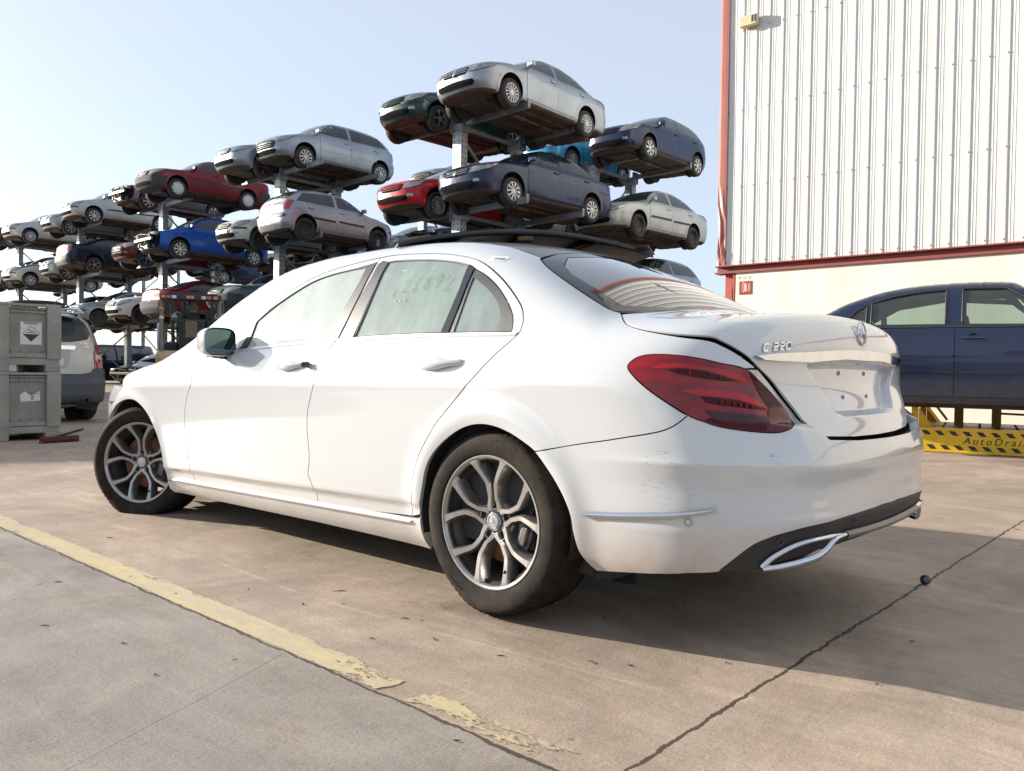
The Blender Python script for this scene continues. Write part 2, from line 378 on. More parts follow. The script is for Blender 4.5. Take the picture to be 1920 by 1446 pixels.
# ---- outline points of the white saloon, metres in its own frame ----
T={
 'fend_door':[[2.088,0.896,0.862],[2.092,0.902,0.833],[2.083,0.909,0.783],[2.114,0.908,0.744],[2.149,0.905,0.683],[2.164,0.904,0.633],[2.172,0.9,0.563],[2.165,0.895,0.488],[2.155,0.889,0.423],[2.156,0.881,0.357],[2.168,0.854,0.304],[2.148,0.842,0.259]],
 'fend_up':[[2.088,0.896,0.862],[2.038,0.891,0.882],[1.972,0.884,0.905]],
 'gapB_low':[[0.916,0.841,0.983],[0.937,0.85,0.967],[0.954,0.877,0.922],[0.984,0.89,0.886],[1.0,0.898,0.857],[1.004,0.902,0.837],[1.0,0.909,0.792],[1.025,0.907,0.735],[1.048,0.905,0.677],[1.057,0.903,0.611],[1.054,0.899,0.545],[1.051,0.895,0.487],[1.061,0.891,0.437],[1.07,0.887,0.403],[1.046,0.88,0.346],[1.053,0.848,0.28]],
 'gapB_up':[[0.916,0.841,0.983],[0.894,0.808,1.065],[0.876,0.763,1.165],[0.867,0.708,1.268],[0.874,0.65,1.345]],
 'reardoor_gap':[[0.427,0.856,0.293],[0.388,0.892,0.369],[0.378,0.899,0.431],[0.356,0.904,0.494],[0.314,0.908,0.562],[0.268,0.911,0.619],[0.249,0.91,0.645],[0.201,0.909,0.691],[0.148,0.907,0.739],[0.059,0.904,0.819],[-0.014,0.887,0.888],[-0.068,0.868,0.935],[-0.098,0.847,0.967],[-0.106,0.834,0.993],[-0.104,0.823,1.02],[-0.088,0.809,1.054],[-0.056,0.793,1.089],[0.013,0.765,1.144],[0.081,0.74,1.19],[0.172,0.711,1.241],[0.257,0.69,1.276],[0.376,0.674,1.304],[0.496,0.662,1.324],[0.658,0.653,1.339],[0.785,0.647,1.347]],
 'roofgap':[[0.874,0.65,1.345],[1.037,0.662,1.333],[1.227,0.681,1.309],[1.409,0.716,1.254],[1.517,0.751,1.188],[1.621,0.792,1.103],[1.69,0.823,1.03],[1.721,0.846,0.974],[1.721,0.869,0.94]],
 'fglass':[[1.636,0.862,0.953],[1.357,0.851,0.967],[1.137,0.844,0.977],[1.002,0.841,0.983],[0.973,0.81,1.06],[0.945,0.771,1.148],[0.925,0.725,1.237],[0.92,0.683,1.306],[1.032,0.686,1.302],[1.165,0.693,1.291],[1.294,0.709,1.267],[1.413,0.734,1.221],[1.531,0.763,1.163],[1.639,0.796,1.093]],
 'sail':[[1.639,0.796,1.093],[1.677,0.825,1.025],[1.705,0.865,0.946],[1.636,0.862,0.953]],
 'applF':[[1.002,0.841,0.983],[0.922,0.841,0.985],[0.9,0.809,1.063],[0.881,0.76,1.17],[0.871,0.685,1.303],[0.872,0.671,1.322],[0.926,0.678,1.313],[0.925,0.725,1.237],[0.945,0.771,1.148],[0.973,0.81,1.06]],
 'applR':[[0.908,0.841,0.985],[0.819,0.84,0.986],[0.802,0.808,1.065],[0.792,0.746,1.197],[0.787,0.677,1.313],[0.837,0.67,1.323],[0.854,0.677,1.313],[0.853,0.719,1.249],[0.873,0.765,1.161],[0.888,0.803,1.077]],
 'rglass':[[0.809,0.84,0.987],[0.638,0.839,0.99],[0.466,0.839,0.99],[0.287,0.839,0.988],[0.273,0.803,1.077],[0.263,0.764,1.16],[0.269,0.711,1.251],[0.35,0.701,1.271],[0.469,0.69,1.291],[0.592,0.682,1.304],[0.717,0.676,1.314],[0.794,0.676,1.314],[0.789,0.739,1.212],[0.793,0.794,1.097]],
 'divider':[[0.287,0.839,0.988],[0.245,0.839,0.988],[0.232,0.794,1.096],[0.228,0.722,1.232],[0.247,0.715,1.244],[0.269,0.711,1.251],[0.263,0.764,1.16],[0.273,0.803,1.077]],
 'qglass':[[0.243,0.839,0.988],[0.108,0.839,0.985],[-0.064,0.84,0.981],[-0.064,0.833,0.999],[-0.049,0.816,1.039],[-0.005,0.795,1.089],[0.067,0.766,1.148],[0.148,0.741,1.197],[0.224,0.723,1.231],[0.227,0.789,1.107]],
 'qclear':[[0.221,0.838,0.99],[0.016,0.839,0.984],[0.005,0.83,1.008],[0.01,0.815,1.045],[0.053,0.791,1.099],[0.121,0.768,1.148],[0.213,0.744,1.196],[0.215,0.801,1.081]],
 'beltstrip':[[1.729,0.868,0.94],[1.552,0.862,0.952],[1.353,0.855,0.962],[1.123,0.848,0.97],[0.906,0.845,0.975],[0.632,0.844,0.977],[0.299,0.845,0.974],[-0.092,0.849,0.965],[-0.097,0.84,0.979],[0.108,0.839,0.985],[0.412,0.839,0.99],[0.638,0.839,0.99],[0.809,0.84,0.987],[0.913,0.841,0.986],[1.133,0.842,0.983],[1.366,0.847,0.973],[1.569,0.852,0.965],[1.74,0.862,0.952]],
 'rarch':[[0.359,0.874,0.309],[0.354,0.878,0.326],[0.326,0.896,0.408],[0.295,0.903,0.493],[0.245,0.907,0.556],[0.166,0.909,0.613],[0.09,0.91,0.648],[0.018,0.91,0.662],[-0.051,0.91,0.658],[-0.116,0.907,0.64],[-0.179,0.905,0.612],[-0.228,0.903,0.583],[-0.268,0.899,0.541],[-0.308,0.895,0.492],[-0.341,0.891,0.439],[-0.36,0.885,0.389],[-0.366,0.877,0.333],[-0.378,0.863,0.277],[-0.399,0.843,0.24],[-0.421,0.827,0.217]],
 'farch':[[3.215,0.865,0.571],[3.079,0.9,0.615],[3.016,0.908,0.647],[2.923,0.913,0.676],[2.829,0.915,0.689],[2.743,0.916,0.686],[2.662,0.915,0.66],[2.586,0.913,0.616],[2.518,0.908,0.548],[2.47,0.901,0.473],[2.492,0.905,0.499],[2.447,0.894,0.399],[2.448,0.877,0.313],[2.454,0.857,0.252]],
 'silltop':[[2.454,0.857,0.252],[2.31,0.839,0.251],[2.146,0.84,0.255],[1.711,0.845,0.269],[1.377,0.846,0.274],[1.059,0.848,0.278],[0.741,0.848,0.279],[0.418,0.856,0.286],[0.362,0.871,0.295]],
 'sillbot':[[2.46,0.854,0.242],[2.473,0.836,0.205],[2.462,0.812,0.181],[2.074,0.792,0.176],[1.558,0.791,0.176],[1.12,0.791,0.175],[0.75,0.785,0.169],[0.49,0.779,0.163],[0.399,0.783,0.16]],
 'sillstrip_low':[[2.458,0.849,0.233],[2.438,0.818,0.194],[1.752,0.821,0.215],[1.072,0.824,0.221],[0.696,0.828,0.228],[0.446,0.846,0.265]],
 'bumpgap':[[-0.227,0.903,0.584],[-0.314,0.896,0.601],[-0.401,0.889,0.618],[-0.486,0.885,0.632],[-0.566,0.879,0.647],[-0.64,0.868,0.661],[-0.603,0.875,0.654],[-0.682,0.858,0.673],[-0.715,0.847,0.691],[-0.743,0.832,0.717]],
 'lamp':[[-0.562,0.872,0.855],[-0.57,0.865,0.873],[-0.596,0.856,0.888],[-0.638,0.845,0.893],[-0.707,0.824,0.889],[-0.769,0.793,0.878],[-0.809,0.759,0.866],[-0.851,0.692,0.85],[-0.868,0.648,0.82],[-0.883,0.598,0.784],[-0.901,0.554,0.742],[-0.92,0.531,0.699],[-0.94,0.574,0.686],[-0.939,0.611,0.673],[-0.92,0.651,0.667],[-0.877,0.717,0.672],[-0.821,0.78,0.684],[-0.785,0.809,0.698],[-0.745,0.831,0.715],[-0.691,0.851,0.749],[-0.632,0.867,0.789],[-0.586,0.873,0.827]],
 'lidbody':[[-0.427,0.707,1.029],[-0.472,0.759,1.003],[-0.509,0.78,0.985],[-0.584,0.794,0.965],[-0.687,0.791,0.946],[-0.77,0.761,0.933],[-0.801,0.745,0.919],[-0.828,0.723,0.901],[-0.857,0.679,0.869],[-0.867,0.653,0.851],[-0.882,0.596,0.805],[-0.905,0.532,0.744],[-0.933,0.493,0.693],[-0.978,0.528,0.662],[-0.994,0.492,0.643]],
 'lid':[[-0.424,0.703,1.03],[-0.465,0.748,1.008],[-0.504,0.773,0.99],[-0.578,0.784,0.972],[-0.682,0.782,0.954],[-0.77,0.747,0.945],[-0.797,0.737,0.933],[-0.826,0.719,0.914],[-0.857,0.678,0.882],[-0.868,0.649,0.856],[-0.886,0.578,0.808],[-0.905,0.517,0.753],[-0.929,0.469,0.697],[-0.973,0.516,0.676],[-0.99,0.482,0.662],[-1.009,0.369,0.648],[-1.015,0.301,0.646]],
 'glassedge':[[0.022,0.581,1.262],[-0.06,0.631,1.217],[-0.197,0.674,1.143],[-0.31,0.697,1.083],[-0.378,0.706,1.049],[-0.413,0.692,1.036]],
 'glassclear':[[-0.056,0.537,1.238],[-0.126,0.583,1.197],[-0.248,0.604,1.135],[-0.351,0.625,1.081],[-0.379,0.621,1.067],[-0.406,0.571,1.063],[-0.434,0.474,1.066]],
 'glasstop':[[0.022,0.581,1.262],[0.049,0.529,1.282],[0.064,0.434,1.302],[0.071,0.349,1.315]],
 'rooftrim':[[0.042,0.554,1.275],[0.098,0.531,1.3],[0.138,0.53,1.314],[0.178,0.531,1.327],[0.231,0.544,1.34]],
 'chrome_t':[[-0.862,0.664,0.885],[-0.883,0.601,0.893],[-0.912,0.448,0.901],[-0.935,0.172,0.914],[-0.939,-0.009,0.92]],
 'chrome_b':[[-0.874,0.634,0.874],[-0.894,0.554,0.872],[-0.915,0.408,0.87],[-0.935,0.169,0.885],[-0.938,-0.053,0.89]],
 'plate':[[-0.915,0.408,0.868],[-0.917,0.363,0.834],[-0.92,0.32,0.802],[-0.937,0.261,0.733],[-0.944,0.236,0.716],[-0.95,0.19,0.705],[-0.957,0.037,0.698]],
 'bumpbot':[[-0.462,0.826,0.221],[-0.537,0.825,0.23],[-0.639,0.816,0.241],[-0.729,0.795,0.255],[-0.803,0.757,0.264]],
 'difftop':[[-0.8,0.76,0.264],[-0.851,0.735,0.313],[-0.887,0.708,0.347],[-0.915,0.676,0.364],[-0.941,0.64,0.376],[-0.986,0.559,0.391],[-1.019,0.439,0.399],[-1.035,0.257,0.405],[-1.043,0.024,0.411],[-1.031,-0.297,0.416]],
 'diffbot':[[-0.8,0.76,0.264],[-0.844,0.72,0.264],[-0.872,0.688,0.264],[-0.928,0.607,0.27],[-0.988,0.494,0.311],[-1.009,0.337,0.314],[-1.023,0.135,0.318],[-1.021,-0.207,0.325],[-1.019,-0.365,0.362]],
 'exh_out':[[-0.891,0.67,0.277],[-0.914,0.65,0.306],[-0.952,0.602,0.335],[-0.981,0.545,0.349],[-1.006,0.46,0.353],[-1.012,0.418,0.354],[-1.018,0.346,0.35]],
 'exh_low':[[-0.89,0.669,0.274],[-0.929,0.61,0.278],[-0.959,0.554,0.284],[-0.983,0.495,0.294],[-0.998,0.452,0.316],[-1.01,0.413,0.345],[-1.022,0.296,0.349],[-1.035,-0.006,0.355],[-1.021,-0.314,0.351]],
 'exh_in':[[-0.915,0.641,0.292],[-0.941,0.614,0.322],[-0.972,0.561,0.337],[-0.999,0.483,0.342],[-1.008,0.436,0.348],[-0.998,0.465,0.324],[-0.984,0.511,0.313],[-0.956,0.574,0.303],[-0.931,0.616,0.295]],
 'sidechrome':[[-0.401,0.878,0.397],[-0.416,0.876,0.401],[-0.511,0.869,0.418],[-0.63,0.858,0.434],[-0.758,0.825,0.448],[-0.81,0.796,0.451],[-0.78,0.814,0.437],[-0.709,0.841,0.419],[-0.601,0.86,0.402],[-0.465,0.868,0.381],[-0.416,0.875,0.39]],
 'badge':[[-0.857,0.655,0.926],[-0.902,0.493,0.936],[-0.904,0.497,0.918],[-0.86,0.661,0.908]],
 'star':[[-0.933,-0.043,0.97]],
 'holes':[[-0.929,0.212,0.847],[-0.935,-0.042,0.853],[-0.934,0.154,0.765],[-0.934,-0.128,0.77]],
 'sensor':[[-0.743,0.83,0.409],[-0.743,0.83,0.41],[-0.935,0.639,0.351],[-1.029,0.295,0.381]],
 'handleF':[[1.298,0.892,0.88],[1.222,0.887,0.897],[1.148,0.886,0.9],[1.076,0.887,0.895],[1.076,0.895,0.87],[1.16,0.897,0.861],[1.237,0.896,0.863]],
 'handleR':[[0.338,0.894,0.872],[0.265,0.886,0.899],[0.121,0.887,0.892],[0.127,0.895,0.863],[0.172,0.898,0.851],[0.292,0.897,0.857]],
 'headl':[[2.933,0.901,0.761],[3.012,0.898,0.723],[3.058,0.898,0.676]],
 'sticker':[[0.149,0.687,1.261],[0.105,0.676,1.258],[0.09,0.693,1.242],[0.136,0.701,1.246]],
 'lg_up':[[-0.63,0.86,0.851],[-0.667,0.847,0.865],[-0.716,0.828,0.867],[-0.771,0.797,0.857],[-0.817,0.751,0.848],[-0.842,0.711,0.836],[-0.855,0.683,0.804],[-0.838,0.717,0.817],[-0.81,0.761,0.833],[-0.767,0.801,0.847],[-0.712,0.833,0.853],[-0.669,0.849,0.851]],
 'lg_lo':[[-0.713,0.839,0.789],[-0.755,0.815,0.793],[-0.803,0.771,0.792],[-0.839,0.718,0.784],[-0.865,0.667,0.766],[-0.888,0.624,0.734],[-0.868,0.673,0.746],[-0.841,0.722,0.761],[-0.804,0.774,0.77],[-0.761,0.813,0.774]],
 'bowl_up':[[-0.68,0.846,0.847],[-0.713,0.833,0.851],[-0.767,0.802,0.845],[-0.81,0.761,0.83],[-0.837,0.72,0.815],[-0.81,0.761,0.815],[-0.759,0.81,0.824],[-0.709,0.837,0.836]],
 'bowl_lo':[[-0.766,0.81,0.772],[-0.805,0.774,0.767],[-0.842,0.723,0.759],[-0.868,0.673,0.745],[-0.886,0.631,0.731],[-0.864,0.69,0.737],[-0.814,0.768,0.745],[-0.78,0.801,0.754]],
 'revlens':[[-0.778,0.807,0.731],[-0.816,0.772,0.728],[-0.86,0.708,0.721],[-0.89,0.636,0.715],[-0.898,0.656,0.697],[-0.869,0.714,0.697],[-0.819,0.777,0.705],[-0.795,0.797,0.715]],
 'corner':[[-0.887,0.626,0.733],[-0.897,0.582,0.739],[-0.912,0.549,0.71],[-0.924,0.542,0.696],[-0.941,0.589,0.684],[-0.933,0.625,0.672],[-0.913,0.662,0.669],[-0.905,0.67,0.68],[-0.892,0.639,0.708]],
 'dkright':[[-0.854,0.685,0.843],[-0.868,0.648,0.818],[-0.883,0.598,0.782],[-0.902,0.557,0.739],[-0.896,0.584,0.74],[-0.888,0.621,0.736],[-0.871,0.647,0.773]],
 'dkbot':[[-0.78,0.811,0.704],[-0.793,0.799,0.712],[-0.819,0.777,0.702],[-0.87,0.716,0.694],[-0.898,0.662,0.695],[-0.905,0.674,0.671],[-0.877,0.716,0.675],[-0.821,0.78,0.687]],
 'crease_low':[[2.156,0.881,0.357],[1.635,0.884,0.372],[1.072,0.886,0.394],[0.473,0.904,0.658]],
 'upcrease':[[2.092,0.902,0.833],[1.604,0.902,0.835],[1.007,0.903,0.829],[0.715,0.903,0.829]],
 'L_chrome_t':[[-0.86,0.672,0.868],[-0.881,0.609,0.874],[-0.91,0.457,0.881],[-0.934,0.183,0.894],[-0.939,0.005,0.899]],
 'L_chrome_b':[[-0.871,0.642,0.856],[-0.892,0.563,0.853],[-0.913,0.418,0.851],[-0.932,0.18,0.864],[-0.937,-0.04,0.869]],
 'L_plate':[[-0.913,0.418,0.849],[-0.915,0.377,0.814],[-0.919,0.341,0.782],[-0.94,0.301,0.714],[-0.947,0.277,0.697],[-0.953,0.233,0.686],[-0.961,0.088,0.679]],
 'L_badge':[[-0.858,0.667,0.908],[-0.903,0.505,0.917],[-0.903,0.507,0.898],[-0.859,0.67,0.89]],
 'L_star':[[-0.937,-0.021,0.949]],
 'L_holes':[[-0.927,0.226,0.827],[-0.934,-0.025,0.833],[-0.937,0.192,0.745],[-0.94,-0.079,0.75]],
 'L_lid':[[-0.429,0.71,1.027],[-0.47,0.758,1.003],[-0.508,0.782,0.984],[-0.584,0.798,0.963],[-0.687,0.796,0.942],[-0.773,0.761,0.93],[-0.799,0.749,0.917],[-0.825,0.728,0.897],[-0.854,0.685,0.864],[-0.865,0.657,0.838],[-0.884,0.592,0.79],[-0.905,0.544,0.735],[-0.929,0.501,0.679],[-0.941,0.47,0.653],[-0.952,0.42,0.637],[-0.968,0.296,0.622],[-0.974,0.223,0.619]],
}

def xtra(x,z):
    # wheel-arch lips, character creases
    w=0
    for cx in (0.,2.84):
        r=np.hypot(x-cx,z-.33); w=w+.012*np.exp(-((r-.365)/.05)**2)*(z<.8)
    # dropping shoulder line (crease) and lower crease
    cz=.80-.035*(x-0)/2.8
    w=w+.006*np.exp(-np.abs(z-cz)/.05)*sstep(-.9,-.3,x)*(1-sstep(2.6,3.2,x))
    lz=.36-.03*(x/2.5)
    w=w-.018*sstep(0,.03,lz-z)*sstep(.2,.5,x)*(1-sstep(2.3,2.6,x))
    rb=1-sstep(-.75,-.35,x)
    w=w+rb*(.006*np.exp(-np.abs(z-.575)/.020)-.005*np.exp(-((z-.51)/.045)**2)+.003*np.exp(-np.abs(z-.375)/.018))
    return w
def stp(y,z):
    # bumper stands proud of the boot lid near the middle
    k=1-sstep(.45,.80,np.abs(y))
    return -.055*k*sstep(.02,-.02,z-.665-.10*y*y) if False else -.055*k*(1-sstep(.655,.685,z-.06*y*y))
CB=Body(
 plan=[(-1.3,.80),(-1.04,.835),(-.7,.872),(-.35,.893),(0,.903),(.6,.905),(1.4,.905),(2.2,.905),(2.84,.903),(3.2,.885),(3.5,.84),(3.7,.78)],
 sec=[(.10,.16),(.16,.11),(.20,.075),(.26,.045),(.32,.030),(.40,.018),(.52,.008),(.66,.001),(.76,.0),(.84,.006),(.90,.020),(.95,.042),(.975,.060),(1.0,.070),(1.1,.112),(1.2,.160),(1.3,.215),(1.38,.268),(1.44,.32),(1.6,.46)],
 top=[(-1.3,.97),(-1.0,1.018),(-.8,1.036),(-.6,1.056),(-.5,1.076),(-.40,1.126),(-.2,1.222),(0,1.308),(.2,1.373),(.4,1.410),(.7,1.434),(1.0,1.441),(1.3,1.441),(1.55,1.425),(1.75,1.392),(2.0,1.30),(2.2,1.20),(2.4,1.085),(2.52,1.02),(2.62,.985),(2.8,.955),(3.1,.90),(3.35,.84),(3.55,.75),(3.65,.66),(3.8,.4)],
 rear=[(.10,-.86),(.2,-.93),(.3,-.965),(.37,-.983),(.40,-.989),(.43,-.986),(.50,-.981),(.560,-.989),(.60,-.984),(.68,-.962),(.8,-.933),(.92,-.941),(1.0,-.944),(1.04,-.93),(1.1,-.90),(1.2,-.8)],
 front=[(.10,3.45),(.2,3.56),(.35,3.62),(.5,3.645),(.65,3.64),(.75,3.60),(.9,3.5),(1.0,3.4)],
 extra=xtra, step=stp, kt=.14, kr=.42, kf=.55)

# ================= the white saloon =================
CBL=Body.__new__(Body); CBL.__dict__.update(CB.__dict__); CBL.step=None
paint=mat('white_paint',(.56,.57,.58),.24,coat=1.,cior=1.75,var=.012,vs=1.5,dirt=((.42,.30,.19),.14,.40,.55))
def bumper_paint():
    m=mat('white_paint_scuffed',(.56,.57,.58),.24,coat=1.,cior=1.75,var=.012,vs=1.5,dirt=((.40,.27,.16),.18,.43,1.0)); nt=m.node_tree; b=nt.nodes['Principled BSDF']
    src=b.inputs['Base Color'].links[0].from_socket
    n1=ramp(nt,noise(nt,7,3,.6,stretch=(6,1.6,34)),[(.61,0),(.63,1)])
    n2=ramp(nt,noise(nt,3.1,2,.5),[(.47,0),(.54,1)])
    tc=N(nt,'ShaderNodeTexCoord'); sp=N(nt,'ShaderNodeSeparateXYZ'); nt.links.new(tc.outputs['Object'],sp.inputs[0])
    a=mth(nt,'MULTIPLY',mth(nt,'SMOOTH_MIN',mth(nt,'MULTIPLY',mth(nt,'SUBTRACT',sp.outputs[2],.44),30.),mth(nt,'MULTIPLY',mth(nt,'SUBTRACT',.64,sp.outputs[2]),30.),.3),1.)
    a=mth(nt,'MAXIMUM',mth(nt,'MINIMUM',a,1.),0.); y=mth(nt,'MAXIMUM',mth(nt,'MINIMUM',mth(nt,'MULTIPLY',mth(nt,'SUBTRACT',sp.outputs[1],.60),12.),1.),0.)
    f=mth(nt,'MULTIPLY',mth(nt,'MULTIPLY',n1,n2),mth(nt,'MULTIPLY',a,y)); f=mth(nt,'MULTIPLY',f,.5)
    nt.links.new(mixc(nt,f,src,(.13,.12,.13)),b.inputs['Base Color']); return m
paintB=bumper_paint()
black_gloss=mat('black_gloss',(.012,.013,.015),.12,coat=.6,var=.3); frit=mat('black_frit',(.008,.009,.014),.05,var=.2,spec=.35)
black_plastic=mat('black_plastic',(.022,.023,.025),.5,var=.25,bmp=.15,bs=300)
trim_grey=mat('dusty_black_trim',(.05,.05,.052),.42,var=.25,vs=12,coat=.2)
chrome=mat('chrome',(.60,.62,.65),.06,metal=1,var=.05)
satin=mat('satin_strip',(.62,.63,.64),.3,metal=.6,var=.05)
roof_blk=mat('black_roof_glass',(.02,.018,.017),.22,coat=.5,var=.4,vs=5,dirt=((.14,.11,.08),1.2,1.6,.5))
under=mat('underbody_dark',(.02,.019,.018),.85,var=.4,vs=8)
cabin=mat('cabin_dark',(.045,.045,.05),.8,var=.3)
cloth=mat('airbag_cloth',(.55,.6,.5),.85,var=.15,vs=9,bmp=.8,bs=14)
seatm=mat('seat_fabric',(.07,.07,.075),.8,var=.25)
cream=mat('cream_trim',(.55,.50,.33),.6,var=.2)
glassW=glassmat('windscreen_glass',(.62,.74,.70),dust=.15,dustc=(.5,.55,.52),ds=3)
glassF=glassmat('window_glass_dusty',(.62,.76,.70),dust=.64,dustc=(.76,.85,.82),ds=3.6,streak=(1.8,1,.7),rough=.03,sheen=.035)
glassR=glassmat('window_glass_dusty_green',(.62,.76,.70),dust=.44,dustc=(.62,.76,.72),ds=5,streak=(2.2,1,.8),rough=.0,sheen=.04)
glassB=glassmat('rear_screen_glass',(.30,.38,.37),dust=.06,dustc=(.3,.34,.34),ds=3)
CAR=empty('white_saloon_car',(0,0,.003),label='large white saloon filling the foreground, boot lid ajar',cat='car')
CAR.rotation_euler=(0,math.atan((.328-.289)/2.84),0)
S1=Side(1); CY=Cyl(.6,.9); GR=Gno((.2,0,.72),-1); GL=Gno((.2,0,.60),-1); TP=Top(.6); GF=Gno((2.2,0,.55),1)
def d3(name,*sl):
    return [tuple(p) for p in T[name]] if not sl else [tuple(p) for p in T[name][sl[0]]]
def on(body,ch,q,off=0.): O,D=ch.ray(np.array(q,float)); return body.hit_out(O,D,off=off)
def topP(pts,body=CB): return [tuple(p) for p in on(body,TP,pts)]
def mir(pts): return [(p[0],-p[1],p[2]) for p in pts[::-1]]
def both(fn):
    fn(False); fn(True)
def hh(r,a,b=.05): return b if r else a
def S_(pts,k=4,closed=False):
    P=np.array(pts,float); n=len(P); out=[]
    for i in range(n if closed else n-1):
        a,b,c,d=(P[(i-1)%n],P[i],P[(i+1)%n],P[(i+2)%n]) if closed else (P[max(i-1,0)],P[i],P[i+1],P[min(i+2,n-1)])
        for j in range(k): t=j/k; out.append(tuple(.5*((2*b)+(-a+c)*t+(2*a-5*b+4*c-d)*t*t+(-a+3*b-3*c+d)*t**3)))
    if not closed: out.append(tuple(P[-1]))
    return out
fd=d3('fend_door'); gl_=d3('gapB_low'); gu=d3('gapB_up'); st=d3('silltop'); rdg=d3('reardoor_gap'); rg=d3('roofgap'); fu=d3('fend_up')
ra=d3('rarch'); fa=d3('farch'); fa.pop(10)
bg_=d3('bumpgap'); bg_.pop(6); lamp=S_(d3('lamp'),4,True); lb=S_(d3('lidbody')); K=4; bg_=S_(bg_); ra=S_(ra); fa=S_(fa); fd=S_(fd); gl_=S_(gl_); rdg=S_(rdg); rg=S_(rg)
fdoor=fd+[st[3],st[4]]+gl_[::-1]+gu[1:]+rg[1:]+fu[::-1][:-1]
fhole=[d3('sail')[2]]+d3('fglass')[:4]+d3('applF')[1:7]+S_(d3('fglass')[8:]+[d3('sail')[1]])
rdoor=gl_+[st[6]]+rdg+gu[::-1][:-1]
ar=d3('applR'); rgl=d3('rglass'); qg=d3('qglass'); dv=d3('divider')
rhole=[ar[0],ar[1]]+rgl[1:4]+[dv[1],qg[1],qg[2]]+S_(qg[2:9])[1:]+[dv[4]]+S_(rgl[6:11])+[ar[4],ar[5]]+ar[6:]
wsedge=[(2.42,.74),(2.2,.705),(2.0,.665),(1.8,.62),(1.64,.585)]
roofedge=[(1.60,.578),(1.3,.575),(1.0,.57),(.7,.56),(.4,.552),(.2,.545)]
rt_=d3('rooftrim'); ge=S_(d3('glassedge')); rgl=rgl[:6]+S_(rgl[6:12])+rgl[12:]; qg=qg[:2]+S_(qg[2:9])+qg[9:]; qcl=d3('qclear'); qcl=qcl[:1]+S_(qcl[1:7])+qcl[7:]; fgl=d3('fglass')[:8]+S_(d3('fglass')[8:])
quarter=rdg+[gu[-1]]+rg[1:]+[fu[2]]+topP(wsedge)+topP(roofedge)+[rt_[0]]+ge+lb[:9*K+1]+lamp[7*K::-1]+lamp[22*K-1:18*K-1:-1]+bg_[::-1][1:]+ra[11*K-1::-1]
hoodedge=[(3.0,.83),(2.7,.825),(2.4,.80),(2.2,.785),(2.08,.79)]
fender=fd+[st[1]]+fa[::-1]+[(3.18,.87,.64)]+d3('headl')[::-1]+topP(hoodedge)+fu[::-1][:-1]
sill=[st[0],st[1],st[2],st[3],st[4],st[5],st[6],st[7],st[8],ra[0]]+d3('sillbot')[::-1]
